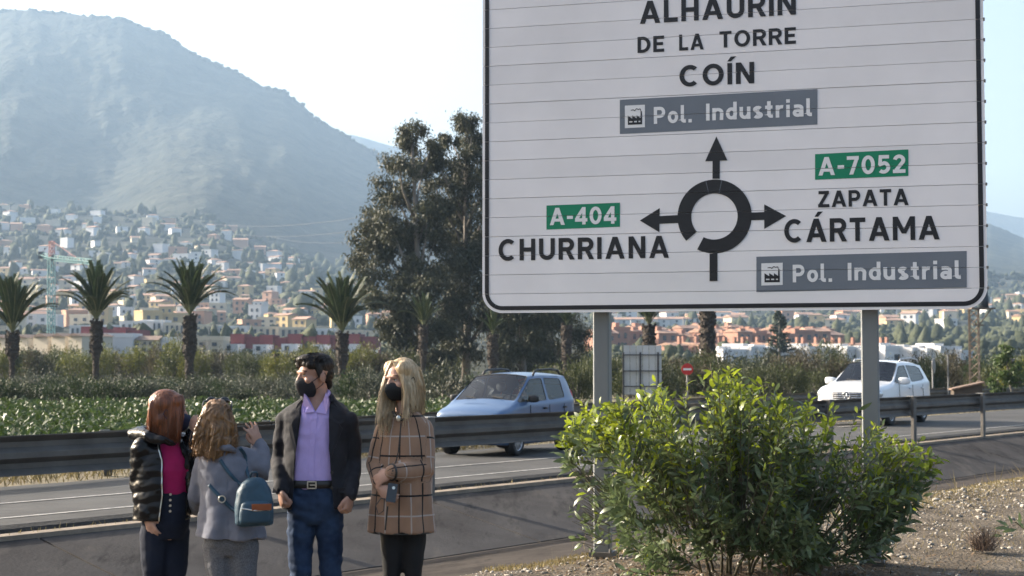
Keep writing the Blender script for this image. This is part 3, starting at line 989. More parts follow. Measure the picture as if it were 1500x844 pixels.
# pale modern blocks with vertical white bays
for i, (x, y, w, hh, wl) in enumerate([(125, 496, 7, 3.4, 0), (158, 494, 6, 3.2, 0), (200, 492, 9, 4.2, 0), (228, 491, 8, 4.4, 0), (258, 492, 7, 3.6, 1), (300, 493, 9, 3.2, 1), (345, 494, 10, 3.0, 0), (390, 495, 9, 3.0, 1), (432, 497, 9, 3.2, 1), (470, 498, 9, 3.0, 0), (515, 500, 9, 3.0, 1)]):
    p, r = terr(x, y)
    e = house(p, w, 8, hh, R(rs.uniform(-8, 8)), WALLS[wl], M['roof_grey'], 'flat', 'pale flat roofed block in the row above the red townhouses', 'pale flat roofed blocks above the townhouses', 0, name='apartment_block')
    for j in range(4):
        part('bay', UB, e, ((j - 1.5) * w * 0.23, -4.1, 0.4), (w * 0.10, 0.5, hh * 0.8), M['win_dark'])

# ---- hillside trees: one mass nobody could count
def lump_arrays(P, S):
    t = (1 + 5 ** 0.5) / 2
    base = np.array([(-1, t, 0), (1, t, 0), (-1, -t, 0), (1, -t, 0), (0, -1, t), (0, 1, t), (0, -1, -t), (0, 1, -t), (t, 0, -1), (t, 0, 1), (-t, 0, -1), (-t, 0, 1)], float) / 1.9
    fc = np.array([(0, 11, 5), (0, 5, 1), (0, 1, 7), (0, 7, 10), (0, 10, 11), (1, 5, 9), (5, 11, 4), (11, 10, 2), (10, 7, 6), (7, 1, 8), (3, 9, 4), (3, 4, 2), (3, 2, 6), (3, 6, 8), (3, 8, 9), (4, 9, 5), (2, 4, 11), (6, 2, 10), (8, 6, 7), (9, 8, 1)])
    n = len(P)
    V = base[None] * (1 + 0.35 * rng.normal(size=(n, 12, 1)).clip(-1.5, 1.5)) * S[:, None, :] + P[:, None, :]
    F = fc[None] + (np.arange(n) * 12)[:, None, None]
    return V.reshape(-1, 3), F.reshape(-1, 3)
P, Sx = [], []
def add_lumps(n, xr, yf, size, tall=0.3):
    for _ in range(n):
        x = rs.uniform(*xr); lo, hi = yf(x)
        if hi <= lo: continue
        y = rs.uniform(lo, hi)
        p, r = terr(x, y)
        for q in range(3):
            s = size * rs.uniform(0.4, 0.9)
            tz = s * (2.0 if rs.random() < tall * 0.3 else rs.uniform(0.7, 1.0))
            P.append((p.x + rs.gauss(0, s * .8), p.y + rs.gauss(0, s * .8), p.z + tz * 0.6)); Sx.append((s, s, tz))
add_lumps(620, (-40, 470), lambda x: (np.interp(x, TOPX, TOPY) - 6, 430), 4.6)
add_lumps(330, (-40, 600), lambda x: (max(415, np.interp(x, TOPX, TOPY)), 490), 2.8)
add_lumps(260, (-40, 640), lambda x: (492, 526), 2.0)
add_lumps(420, (420, 760), lambda x: (np.interp(x, [420, 760], [372, 430]), 480), 6.0)
add_lumps(420, (860, 1560), lambda x: (448, 500), 3.6)
add_lumps(260, (1230, 1560), lambda x: (484, 516), 2.8)
add_lumps(300, (1440, 1560), lambda x: (400, 500), 3.8)
add_lumps(260, (860, 1560), lambda x: (516, 532), 1.5)
M['far_tree'] = mat('far_trees', (0.0201, 0.0282, 0.0121), 0.9, scale=0.12, c2=(0.0570, 0.0637, 0.0268), bump=0.9, bscale=0.8, bdist=0.8)
Vl, Fl = lump_arrays(np.array(P), np.array(Sx))
ht = obj('hillside_trees', mesh_np('hillside_trees', Vl, Fl, [M['far_tree']]))
tag(ht, 'dark green trees scattered among the houses on the far slopes', 'trees', kind='stuff')
P, Sx = [], []
for _ in range(900):      # scrub along the summit and on the mountain face
    x = rs.uniform(-50, 700); ry = float(np.interp(x, RIDGE_X, RIDGE_Y))
    if rs.random() < 0.22:
        p = at(x, ry + rs.uniform(0, 3), 3085); s = rs.uniform(2.5, 6)
        P.append((p.x, p.y, p.z)); Sx.append((s * 1.3, s * 1.3, s))
Vl, Fl = lump_arrays(np.array(P), np.array(Sx))
rt = obj('ridge_scrub', mesh_np('ridge_scrub', Vl, Fl, [M['far_tree']]))
tag(rt, 'scrub and small trees along the mountain skyline', 'scrub', kind='stuff')

# ---- tower crane
M['crane_teal'] = mat('crane_teal', (0.10, 0.24, 0.24), 0.6, rnd=0)
M['crane_red'] = mat('crane_red', (0.30, 0.10, 0.09), 0.6)
def lattice(mb, a, b, w, n, th=0.14):
    a, b = Vector(a), Vector(b); d = (b - a).normalized()
    s = d.orthogonal().normalized(); t = d.cross(s)
    cs = [(s * i + t * j) * w / 2 for i, j in ((-1, -1), (1, -1), (1, 1), (-1, 1))]
    for c in cs: mb.tube([a + c, b + c], th / 2, 4)
    for k in range(n):
        p0, p1 = a.lerp(b, k / n), a.lerp(b, (k + 1) / n)
        for q in range(4):
            mb.tube([p0 + cs[q], p1 + cs[(q + 1) % 4]], th * 0.35, 4)
cr_r = 430.0
cb = at(75, 488, cr_r); ctop = at(75.5, 378, cr_r); cpk = at(76, 353, cr_r)
crane = empty('tower_crane', cb, 0, 'teal tower crane with red top standing over the lower town', 'crane')
def rel(p): return Vector(p) - cb
mb = MB(); lattice(mb, (0, 0, -2), rel(ctop), 1.5, 13, 0.3); mb.build('mast', M['crane_teal'], crane)
mb = MB(); lattice(mb, rel(ctop), rel(cpk), 1.1, 4, 0.25); mb.build('tower_head', M['crane_red'], crane)
mb = MB(); lattice(mb, rel(ctop), rel(at(134, 384, cr_r - 25)), 1.0, 14, 0.22); mb.build('jib', M['crane_teal'], crane)
mb = MB(); lattice(mb, rel(ctop), rel(at(59, 373, cr_r + 7)), 1.0, 5, 0.22); mb.build('counter_jib', M['crane_teal'], crane)
mb = MB(); mb.box(rel(at(61, 374, cr_r + 6)), (1.6, 1.4, 2.0)); mb.build('counterweight', M['dark_trim'], crane)
mb = MB(); mb.box(rel(at(77, 374, cr_r)) + Vector((0.6, -0.9, -0.8)), (1.3, 1.3, 1.7)); mb.build('cab', M['win_dark'], crane)
mb = MB(); mb.tube([rel(cpk), rel(at(118, 382, cr_r - 18))], 0.08, 4); mb.build('tie_rod', M['crane_red'], crane)
mb = MB(); mb.tube([rel(cpk), rel(at(60, 372.5, cr_r + 7))], 0.08, 4); mb.build('tie_rod', M['crane_red'], crane)

# ---- overhead power cables in front of the mountain
M['cable'] = mat('cable', (0.05, 0.05, 0.055), 0.6)
for k, (a, b) in enumerate([((300, 327), (700, 292)), ((330, 341), (700, 311)), ((395, 347), (700, 331))]):
    mb = MB(); pa, pb = terr(a[0], max(a[1], 345))[0] + Vector((0, 0, 4)), at(b[0], b[1], 520)
    pa = at(a[0], a[1], 1400)
    mb.tube([pa.lerp(pb, i / 10) - Vector((0, 0, 6 * math.sin(math.pi * i / 10))) for i in range(11)], 0.11, 4)
    o = mb.build('power_cable', M['cable'])
    tag(o, ['topmost thin power cable crossing in front of the mountain', 'middle thin power cable crossing in front of the mountain', 'lowest thin power cable crossing in front of the mountain'][k], 'cable', 'power cables')

# ============================================================ palms
M['frond'] = mat('palm_frond', (0.0317, 0.0512, 0.0195), 0.5, scale=3, c2=(0.0708, 0.0976, 0.0366), trans=0.28, spec=0.4)
M['petiole'] = mat('palm_petiole', (0.16, 0.17, 0.08), 0.6)
M['palm_trunk'] = mat('palm_trunk', (0.026, 0.020, 0.016), 0.95, scale=6, c2=(0.070, 0.055, 0.043), bump=0.8, bscale=8, bdist=0.1)

def frond_mesh(bend, seed):
    rr = random.Random(seed)
    mb = MB(); L = 4.0
    pts = []; x = z = 0.0; N = 22
    for i in range(N + 1):
        s = i / N
        pts.append(Vector((x, 0, z)))
        a = -bend * s ** 1.6
        x += math.cos(a) * L / N; z += math.sin(a) * L / N
    mb.cur = 1
    mb.tube(pts, [0.045 * (1 - 0.85 * i / N) + 0.006 for i in range(N + 1)], 4)
    mb.cur = 0
    for i in range(int(N * 5.2)):
        s = 0.20 + 0.8 * i / (N * 5.2)
        k = min(N - 1, int(s * N)); p = pts[k].lerp(pts[k + 1], s * N - k)
        d = (pts[k + 1] - pts[k]).normalized(); up = Vector((-d.z, 0, d.x))
        ln = 0.50 * (0.35 + 0.65 * math.sin(math.pi * min(1, 0.12 + s * 0.85))) * rr.uniform(0.85, 1.1)
        for sd_ in (-1, 1):
            dd = (d * rr.uniform(0.75, 1.0) + Vector((0, sd_, 0)) * rr.uniform(0.55, 0.8) + up * rr.uniform(0.1, 0.5)).normalized()
            sid = dd.cross(up).normalized() * 0.028
            tip = p + dd * ln - Vector((0, 0, 0.10 * rr.random()))
            mid = p + dd * ln * 0.5
            mb.add([p + sid * .6, mid + sid * 1.3, tip, mid - sid * 1.3, p - sid * .6], [(0, 1, 2, 3, 4)])
    return mb.mesh('frond', [M['frond'], M['petiole']])
FRONDS = [frond_mesh(b, i) for i, b in enumerate((0.25, 0.5, 0.85, 1.25, 1.6))]

def trunk_mesh(hh, r_low, r_hi, bulge0, seed):
    rr = random.Random(seed)
    rings = []; n = 46; k = 14
    for i in range(n + 1):
        z = hh * i / n - 0.3
        s = z / hh
        r = r_low + (r_hi - r_low) * min(1, max(0, (s - bulge0 + 0.08) / 0.12))
        if s > 0.93: r *= 1 - 0.45 * (s - 0.93) / 0.07
        rings.append([(math.cos(2 * math.pi * (j + 0.5 * (i % 2)) / k) * r * rr.uniform(0.86, 1.12), math.sin(2 * math.pi * (j + 0.5 * (i % 2)) / k) * r * rr.uniform(0.86, 1.12), z) for j in range(k)])
    mb = MB(); mb.loft(rings)
    for i in range(90):      # cut leaf bases standing out
        z = hh * rr.uniform(bulge0, 0.96); a = rr.uniform(0, 6.283); r = r_hi * 0.95
        c = Vector((math.cos(a) * r, math.sin(a) * r, z)); o = Vector((math.cos(a), math.sin(a), 0.9)).normalized()
        mb.tube([c, c + o * r_hi * 0.32], [0.09, 0.04], 4)
    return mb.mesh('trunk', M['palm_trunk'])

def palm(px_, ybase, ycrown, ytop, label, seed, rl=0.27, rh=0.43, bulge=0.5, n=34, depth=None, lop=0.0):
    rr = random.Random(seed)
    dpt = depth or 92.0; ycrown -= 7
    b = at(px_, ybase, dpt); b.z = -0.05
    k = dpt / FPX
    hh = at(px_, ycrown, dpt).z - b.z
    e = empty('palm_tree', b, rr.uniform(0, 6), label, 'palm', 'palms along the road')
    obj('trunk', trunk_mesh(hh, rl, rh, bulge, seed), e)
    L = (ycrown - ytop) * k * 1.06
    for i in range(n):
        s = i / (n - 1)
        el = 88 - 32 * s ** 0.9 + rr.uniform(-5, 5)
        az = i * 137.5 + rr.uniform(-14, 14)
        fm = FRONDS[min(4, max(0, int(0.2 + 3.9 * s * rr.uniform(0.65, 1.25))))]
        o = obj('frond', fm, e, (0, 0, hh - 0.25))
        o.rotation_euler = (rr.uniform(-.4, .4), -R(el), R(az))
        sc = L / 4.0 * rr.uniform(0.9, 1.06) * (1.0 - 0.05 * s)
        o.scale = (sc, sc, sc)
    return e
palm(17, 570, 488, 400, 'palm tree at the left edge with one low frond arching right', 21, 0.17, 0.36, 0.55)
palm(140, 567, 470, 384, 'palm tree between the crane and the tallest palm', 22, 0.20, 0.34, 0.50)
palm(277, 563, 462, 377, 'palm tree above the red-haired person, tallest of the left row', 23, 0.27, 0.39, 0.45)
palm(501, 563, 488, 398, 'palm tree just left of the eucalyptus, behind the man', 24, 0.24, 0.35, 0.45)
palm(620, 566, 480, 425, 'palm tree half hidden in the eucalyptus behind the blonde person', 25, 0.23, 0.34, 0.5, n=18, depth=112)
palm(722, 566, 492, 450, 'dark palm tree left of the blue car roof, under the sign', 26, 0.29, 0.39, 0.4, n=18, depth=112)
palm(830, 566, 478, 440, 'dark palm tree just left of the left sign post', 27, 0.29, 0.38, 0.4, n=18, depth=112)
palm(951, 568, 476, 405, 'palm trunk in front of the slatted sign back between the posts', 28, 0.21, 0.36, 0.45, n=30, depth=88)
palm(1037, 572, 450, 380, 'palm trunk right of the no-entry sign between the posts', 29, 0.26, 0.42, 0.35, n=30, depth=84)
# bare palm stump
mb = MB(); rr = random.Random(3)
bp = at(405, 566, 108); bp.z = -0.05
hh = at(405, 518, 108).z + 0.05
mb.loft([[(math.cos(j * .785) * .22 * rr.uniform(.8, 1.2), math.sin(j * .785) * .22 * rr.uniform(.8, 1.2), hh * i / 16 - 0.2 * (i == 0)) for j in range(8)] for i in range(17)])
o = mb.build('palm_stump', M['palm_trunk'], loc=bp)
tag(o, 'thin bare dark palm trunk without crown, left of the man\'s head', 'tree trunk')

# ============================================================ eucalyptus and other trees
M['euc_leaf'] = mat('eucalyptus_leaf', (0.0293, 0.0354, 0.0171), 0.55, scale=0.5, c2=(0.0756, 0.0756, 0.0390), trans=0.22, spec=0.35)
M['euc_bark'] = mat('eucalyptus_bark', (0.12, 0.105, 0.09), 0.85, scale=1.2, c2=(0.24, 0.215, 0.19), bump=0.4, bscale=6, stretch=(1, 1, 0.3))

def lobed_tree(name, base_px, depth, lobes, label, cat, leafm, barkm, n_per, leaf=(0.36, 0.11), droop=0.8, trunk_r=0.4, group=None, dspread=1.0):
    b = at(base_px[0], base_px[1], depth); b.z = -0.05
    k = depth / FPX
    e = empty(name, b, 0, label, cat, group)
    rr = random.Random(hash(label) % 1000 if False else len(label) * 7 + int(base_px[0]))
    tops = []
    Pn, Dn = [], []
    for (x, y, r) in lobes:
        c = at(x, y, depth + rr.uniform(-3.0, 3.0) * dspread) - b
        rad = r * k
        tops.append((c, rad))
        ncl = max(5, int(14 * (r / 40.0) ** 2))
        for q in range(ncl):
            v = Vector((rr.gauss(0, 1), rr.gauss(0, 1), rr.gauss(0, 1))).normalized() * rad * rr.random() ** 0.45
            cc = c + Vector((v.x, v.y * 1.1, v.z * 0.95))
            m = int(n_per * rr.uniform(0.6, 1.4))
            sp = rad * 0.26
            g = rng.normal(size=(m, 3)) * np.array([sp, sp, sp * 0.8])
            Pn.append(np.array(cc)[None] + g)
            dd = rng.normal(size=(m, 3)) * 0.6; dd[:, 2] -= droop
            Dn.append(dd)
    Pn = np.concatenate(Pn); Dn = np.concatenate(Dn)
    n = len(Pn)
    Vv, Ff = leaf_arrays(Pn, Dn, leaf[0] * rng.uniform(0.7, 1.25, n), leaf[1] * rng.uniform(0.7, 1.25, n))
    obj('crown', mesh_np('crown', Vv, Ff, [leafm]), e)
    # trunk and limbs
    top = max(tops, key=lambda q: q[0].z)[0]
    mb = MB()
    tp = [Vector((0, 0, -0.3)), Vector((0.15, 0, top.z * 0.2)), Vector((top.x * 0.35, top.y * .3, top.z * 0.5)), Vector((top.x * 0.8, top.y * .7, top.z * 0.8)), top]
    mb.tube(tp, [trunk_r, trunk_r * 0.8, trunk_r * 0.55, trunk_r * 0.3, 0.04], 9)
    tr = mb.build('trunk', barkm, e, smooth=True)
    for c, rad in tops:
        f = min(0.85, max(0.18, c.z / top.z - 0.22))
        s0 = f * 4; i0 = min(3, int(s0)); st = tp[i0].lerp(tp[i0 + 1], s0 - i0)
        mb = MB()
        mid = st.lerp(c, 0.5) + Vector((rr.uniform(-.4, .4), rr.uniform(-.4, .4), 0.4))
        mb.tube([st, mid, c, c + Vector((0, 0, rad * 0.4))], [trunk_r * 0.32, trunk_r * 0.2, 0.06, 0.02], 6)
        mb.build('limb', barkm, tr, smooth=True)
    return e
lobed_tree('eucalyptus_tree', (615, 566), 122, [(604, 192, 21), (600, 222, 24), (585, 248, 27), (572, 282, 29), (598, 292, 26), (560, 322, 30), (536, 348, 30), (524, 376, 25), (560, 368, 30), (592, 345, 32), (548, 402, 27), (582, 408, 32), (612, 392, 32), (572, 452, 32), (602, 460, 32), (584, 498, 30), (622, 510, 28), (560, 478, 20), (620, 250, 26), (625, 320, 30), (640, 285, 26), (636, 355, 30), (630, 425, 32), (640, 470, 30), (610, 350, 30), (575, 335, 28), (632, 215, 16), (545, 432, 22)],
           'tall dark eucalyptus with lower left branches beside the mountain', 'tree', M['euc_leaf'], M['euc_bark'], 230, group='eucalyptus trees')
lobed_tree('eucalyptus_tree', (682, 566), 126, [(682, 182, 22), (690, 208, 24), (660, 205, 16), (665, 235, 27), (700, 245, 32), (645, 262, 22), (680, 280, 34), (650, 305, 28), (720, 300, 38), (690, 330, 36), (655, 352, 30), (730, 360, 40), (690, 392, 36), (652, 405, 30), (735, 425, 36), (690, 452, 36), (650, 462, 30), (735, 478, 34), (680, 505, 34), (645, 520, 28), (640, 240, 20), (668, 320, 34), (672, 375, 34), (668, 430, 34), (705, 200, 24), (715, 255, 30)],
           'tall dark eucalyptus partly hidden behind the left edge of the sign', 'tree', M['euc_leaf'], M['euc_bark'], 230, group='eucalyptus trees')
lobed_tree('leafy_tree', (765, 566), 118, [(760, 440, 34), (785, 465, 30), (745, 485, 30), (775, 500, 30), (740, 520, 28), (790, 520, 26), (760, 535, 30)],
           'dark leafy tree below the sign, above the blue car', 'tree', M['euc_leaf'], M['euc_bark'], 230, trunk_r=0.25)
lobed_tree('leafy_tree', (812, 566), 128, [(806, 450, 30), (835, 470, 28), (800, 490, 30), (845, 500, 26), (815, 522, 30), (850, 530, 22)],
           'dark leafy tree just left of the left sign post', 'tree', M['euc_leaf'], M['euc_bark'], 230, trunk_r=0.25)
M['green_leaf'] = mat('green_leaf', (0.040, 0.070, 0.018), 0.5, scale=0.8, c2=(0.085, 0.125, 0.035), trans=0.3, spec=0.4)
lobed_tree('young_tree', (1478, 575), 62, [(1474, 512, 9), (1466, 527, 11), (1482, 530, 12), (1492, 545, 13), (1470, 548, 13), (1484, 562, 14), (1462, 563, 12)],
           'slim young green tree at the right edge behind the guardrail', 'tree', M['green_leaf'], M['euc_bark'], 60, leaf=(0.2, 0.06), trunk_r=0.07, dspread=0.2)

# Norfolk pine
pb = at(1142, 541, 190); 
np_e = empty('norfolk_pine', pb, 0, 'dark tiered Norfolk pine standing alone between the sign posts', 'tree')
k = 190 / FPX; hh = 90 * k
mb = MB(); mb.tube([(0, 0, -0.4), (0, 0, hh * .5), (0, 0, hh)], [0.22, 0.14, 0.03], 8); mb.build('trunk', M['euc_bark'], np_e, smooth=True)
M['pine_leaf'] = mat('pine_needles', (0.022, 0.036, 0.024), 0.7, scale=1, c2=(0.045, 0.062, 0.04))
rr = random.Random(8)
for i in range(17):
    z = hh * (0.07 + 0.9 * i / 17); rad = 25 * k * (1 - i / 17.5) ** 0.8 * rr.uniform(0.85, 1.1)
    mbb = MB(); Pn, Dn = [], []
    for j in range(7):
        a = rr.uniform(0, 6.283); d = Vector((math.cos(a), math.sin(a), 0.12))
        q = [Vector((0, 0, z)), Vector((0, 0, z)) + d * rad * .5, Vector((0, 0, z)) + d * rad + Vector((0, 0, .12))]
        m = int(60 * rad / 2) + 12
        tt = rng.uniform(0.15, 1, m)
        base = np.array(q[0])[None] + (np.array(q[2]) - np.array(q[0]))[None] * tt[:, None]
        Pn.append(base); dd = rng.normal(size=(m, 3)) * 0.8; dd += np.array(d) * 0.8; dd[:, 2] += 0.3; Dn.append(dd)
        mbb.tube(q, [0.05, 0.035, 0.01], 4)
    Pn = np.concatenate(Pn); Dn = np.concatenate(Dn)
    Vv, Ff = leaf_arrays(Pn, Dn, 0.36, 0.10)
    mbb.add([tuple(v) for v in Vv], [list(map(int, f)) for f in Ff])
    mbb.build('branch_tier', M['pine_leaf'], np_e)

# bare winter trees in the town
for (x, yb, yt, lab) in ((262, 522, 478, 'leafless grey tree in front of the low white house'), (306, 524, 492, 'leafless grey tree right of the third palm trunk')):
    b = at(x, yb, 240); b.z = at(x, yb, 240).z
    e = empty('bare_tree', b, 0, lab, 'tree', 'bare trees')
    H = (yb - yt) * 240 / FPX
    rr = random.Random(x)
    mb = MB()
    def grow(p, d, ln, r, lev):
        q = p + d * ln
        mb.tube([p, q], [r, r * 0.65], 4)
        if lev == 0: return
        for _ in range(3):
            grow(q, (d + Vector((rr.gauss(0, .5), rr.gauss(0, .5), rr.gauss(0.05, .3)))).normalized(), ln * rr.uniform(0.6, 0.85), r * 0.6, lev - 1)
    grow(Vector((0, 0, -0.3)), Vector((0, 0, 1)), H * 0.35, 0.14, 4)
    mb.build('branches', M['euc_bark'], e)

# ============================================================ shrubs, crop, grass
def bush_mesh(seed, leafm, n=2300, L=0.13, W=0.045):
    r2 = np.random.default_rng(seed)
    ncl = 46
    th = r2.uniform(0, 2 * np.pi, ncl); zz = r2.uniform(0.05, 1, ncl) ** 0.8
    rad = np.sqrt(np.maximum(0, 1 - (zz - 0.25) ** 2 * 1.2)) * r2.uniform(0.45, 1.0, ncl)
    C = np.stack([np.cos(th) * rad, np.sin(th) * rad, zz * r2.uniform(0.75, 1.12, ncl)], 1)
    idx = r2.integers(0, ncl, n)
    Pp = C[idx] + r2.normal(size=(n, 3)) * 0.16
    Pp[:, 2] = np.abs(Pp[:, 2])
    Dd = Pp * np.array([1, 1, 0.5]) + r2.normal(size=(n, 3)) * 0.6 + np.array([0, 0, 0.35])
    Vv, Ff = leaf_arrays(Pp, Dd, L * r2.uniform(0.6, 1.3, n), W * r2.uniform(0.7, 1.3, n))
    return mesh_np('foliage', Vv, Ff, [leafm])
BM = {}
for nm, c1, c2, tr in (('olive', (0.0373, 0.0456, 0.0280), (0.0881, 0.0975, 0.0643), 0.15), ('yellow', (0.0684, 0.0788, 0.0145), (0.1452, 0.1452, 0.0291), 0.35), ('dark', (0.0145, 0.0269, 0.0093), (0.0373, 0.0560, 0.0166), 0.25),
                       ('mid', (0.0353, 0.0456, 0.0145), (0.0746, 0.0850, 0.0269), 0.3), ('brown', (0.0467, 0.0394, 0.0207), (0.0913, 0.0778, 0.0415), 0.25)):
    lm = mat('leaf_' + nm, c1, 0.55, scale=1.5, c2=c2, trans=tr, spec=0.35, rnd=0.15)
    BM[nm] = [bush_mesh(s * 10 + len(nm), lm) for s in range(3)]
mb = MB()
rr = random.Random(1)
for i in range(9):
    a = rr.uniform(0, 6.28); q = Vector((math.cos(a) * .6, math.sin(a) * .6, rr.uniform(.5, .9)))
    mb.tube([(0, 0, -.08), q * 0.5 + Vector((0, 0, .1)), q], [0.035, 0.022, 0.008], 5)
STEM = mb.mesh('stems', M['euc_bark'])
ZONE = [(-100, 110, 'left of the second palm'), (110, 230, 'around the second palm'), (230, 330, 'around the third palm'), (330, 470, 'between third palm and man'), (470, 640, 'behind man and blonde person'), (640, 860, 'behind the blue car'), (860, 1110, 'between the sign posts'), (1110, 1330, 'behind the white car'), (1330, 1700, 'at the right behind the guardrail')]
ADJ = {'olive': 'grey-green', 'yellow': 'yellow-green', 'dark': 'dark green', 'mid': 'olive green', 'brown': 'brownish'}
def shrub(x, yb, wpx, hpx, kind, depth=None):
    if depth is None:
        p = gnd(x, yb, -0.05); d = p.y
    else:
        d = depth; p = at(x, yb, d)
    if d > 400: return
    k = d / FPX
    z = next((q[2] for q in ZONE if q[0] <= x < q[1]), 'in the field')
    row = 'near' if d < 75 else 'far'
    e = empty('shrub', p, rr.uniform(0, 6), '%s shrub in %s row %s' % (ADJ[kind], row, z), 'shrub', '%s shrubs, %s row, %s' % (ADJ[kind], row, z))
    w, hh = wpx * k / 2, hpx * k
    o = obj('foliage', BM[kind][rr.randrange(3)], e); o.scale = (w, w, hh)
    s = obj('stems', STEM, e); s.scale = (w, w, hh)
# far row (about 100 m)
for i in range(34):
    x = -10 + i * 20 + rr.uniform(-7, 7)
    kind = rr.choice(['yellow', 'mid', 'mid', 'yellow', 'brown']) if x < 360 or x > 380 else 'mid'
    shrub(x, rr.uniform(557, 563), rr.uniform(40, 62), rr.uniform(32, 44), kind)
shrub(262, 562, 62, 50, 'yellow'); shrub(285, 563, 48, 42, 'yellow'); shrub(412, 566, 62, 36, 'yellow'); shrub(535, 562, 56, 46, 'yellow')
for i in range(16):
    shrub(330 + i * 22, rr.uniform(549, 553), 44, rr.uniform(22, 30), 'olive')
for i in range(20):
    shrub(-20 + i * 20, rr.uniform(546, 551), 40, rr.uniform(18, 27), rr.choice(['mid', 'olive']))
# middle and near rows
for i in range(20):
    x = -15 + i * 19 + rr.uniform(-5, 5)
    kind = 'dark' if x < 200 else rr.choice(['olive', 'olive', 'olive', 'dark'])
    shrub(x, rr.uniform(590, 600), rr.uniform(44, 58), rr.uniform(24, 35), kind)
for x, yb, w, hh, kd in ((320, 599, 70, 26, 'dark'), (360, 600, 60, 24, 'dark'), (395, 597, 60, 34, 'olive'), (430, 598, 60, 36, 'olive'), (520, 598, 60, 46, 'dark'), (545, 600, 50, 48, 'olive'), (575, 598, 60, 40, 'olive'), (655, 604, 95, 58, 'olive'), (625, 600, 60, 42, 'olive'), (700, 598, 60, 40, 'dark'), (745, 592, 60, 36, 'mid'), (800, 590, 60, 44, 'mid'), (845, 590, 50, 50, 'mid')):
    shrub(x, yb, w, hh, kd)
for i in range(30):
    shrub(-10 + i * 22 + rr.uniform(-6, 6), rr.uniform(574, 584), rr.uniform(46, 60), rr.uniform(18, 27), rr.choice(['olive', 'mid', 'dark', 'olive']))
# right side
for i in range(22):
    x = 855 + i * 14 + rr.uniform(-5, 5)
    shrub(x, rr.uniform(574, 586), rr.uniform(44, 66), rr.uniform(34, 54), rr.choice(['mid', 'brown', 'olive', 'mid']))
for i in range(28):
    x = 1090 + i * 15.5 + rr.uniform(-6, 6)
    shrub(x, rr.uniform(572, 582), rr.uniform(40, 60), rr.uniform(30, 42) + (8 if 1330 < x < 1410 else 0), rr.choice(['mid', 'brown', 'dark', 'mid']) if x < 1400 else rr.choice(['mid', 'dark', 'yellow']))
for x, yb, w, hh, kd in ((1450, 584, 60, 40, 'mid'), (1490, 586, 60, 44, 'yellow'), (1520, 585, 60, 60, 'mid'), (1430, 580, 40, 30, 'brown'), (1462, 582, 36, 52, 'dark'), (1215, 558, 60, 46, 'mid'), (1180, 560, 60, 40, 'brown')):
    shrub(x, yb, w, hh, kd)

# leafy crop behind the guardrail
n = 60000
M['crop'] = mat('crop_leaf', (0.0216, 0.0415, 0.0099), 0.5, scale=0.7, c2=(0.0581, 0.0871, 0.0233), trans=0.3, spec=0.45)
dy = 24.5 + 26 * rng.uniform(0, 1, n) ** 1.3
xx = rng.uniform(-160, 760, n)
Pc = np.stack([(xx - 750) / FPX * dy, dy, 0.08 + 0.38 * rng.uniform(0, 1, n) + 0.12 * np.sin(xx * 0.07) * np.sin(dy * 1.3)], 1)
tt_ = Pc @ np.array(TN)
Pc = Pc[tt_ > 22.5]; n = len(Pc)
Dc = rng.normal(size=(n, 3)); Dc[:, 2] = np.abs(Dc[:, 2]) * 0.5 + 0.15
Vv, Ff = leaf_arrays(Pc, Dc, rng.uniform(0.09, 0.20, n), rng.uniform(0.05, 0.10, n), 0.12)
tag(obj('crop', mesh_np('crop', Vv, Ff, [M['crop']])), 'low leafy green crop growing behind the guardrail', 'crop', kind='stuff')

# dry grass on the far verge
def grass(name, n, sampler, hgt, wid, m, label):
    Pg_ = np.array([sampler() for _ in range(n)])
    Dg = rng.normal(size=(n, 3)) * 0.45; Dg[:, 2] = 1
    Vv, Ff = leaf_arrays(Pg_, Dg, hgt * rng.uniform(0.4, 1.2, n), wid, 0.1)
    tag(obj(name, mesh_np(name, Vv, Ff, [m])), label, 'grass', kind='stuff')
M['dry_grass'] = mat('dry_grass', (0.1037, 0.0830, 0.0366), 0.8, scale=1.2, c2=(0.1952, 0.1586, 0.0756), trans=0.3)
M['green_grass'] = mat('green_grass', (0.0854, 0.1037, 0.0305), 0.8, scale=1.2, c2=(0.1830, 0.1830, 0.0610), trans=0.3)
M['gold_grass'] = mat('gold_grass', (0.1586, 0.1220, 0.0549), 0.8, scale=2.2, c2=(0.2684, 0.2196, 0.1037), trans=0.3)
rg = random.Random(12)
def s_far():
    l = rg.uniform(-4, 62); t = road_far(l) + 0.15 + abs(rg.gauss(0, 1.6))
    p = PT(t, l, -0.04); return (p.x, p.y, p.z)
grass('verge_grass', 15000, s_far, 0.24, 0.022, M['dry_grass'], 'dry brown grass along the far edge of the road')
def s_far2():
    l = rg.uniform(-4, 80); t = road_far(l) + 1.6 + abs(rg.gauss(0, 2.2))
    p = PT(t, l, -0.04); return (p.x, p.y, p.z)
grass('verge_weeds', 11000, s_far2, 0.36, 0.035, M['green_grass'], 'green weeds behind the far edge of the road')
def s_near():
    l = rg.uniform(10, 46); t = 8.42 - abs(rg.gauss(0, 0.75)) * (1.0 if l > 16 else 0.35)
    if rg.random() < 0.25: t = rg.uniform(3, 8.3)
    p = PT(t, l, verge_z(t, l) - 0.01); return (p.x, p.y, p.z)
grass('bank_grass', 40000, s_near, 0.06, 0.008, M['gold_grass'], 'short golden grass along the near edge of the ditch')
def s_stalk():
    l = rg.uniform(11, 42); t = 8.45 - abs(rg.gauss(0, 0.12))
    p = PT(t, l, verge_z(t, l) - 0.02); return (p.x, p.y, p.z)
grass('dry_stalks', 300, s_stalk, 0.36, 0.008, M['gold_grass'], 'thin dry stalks at the lip of the ditch')
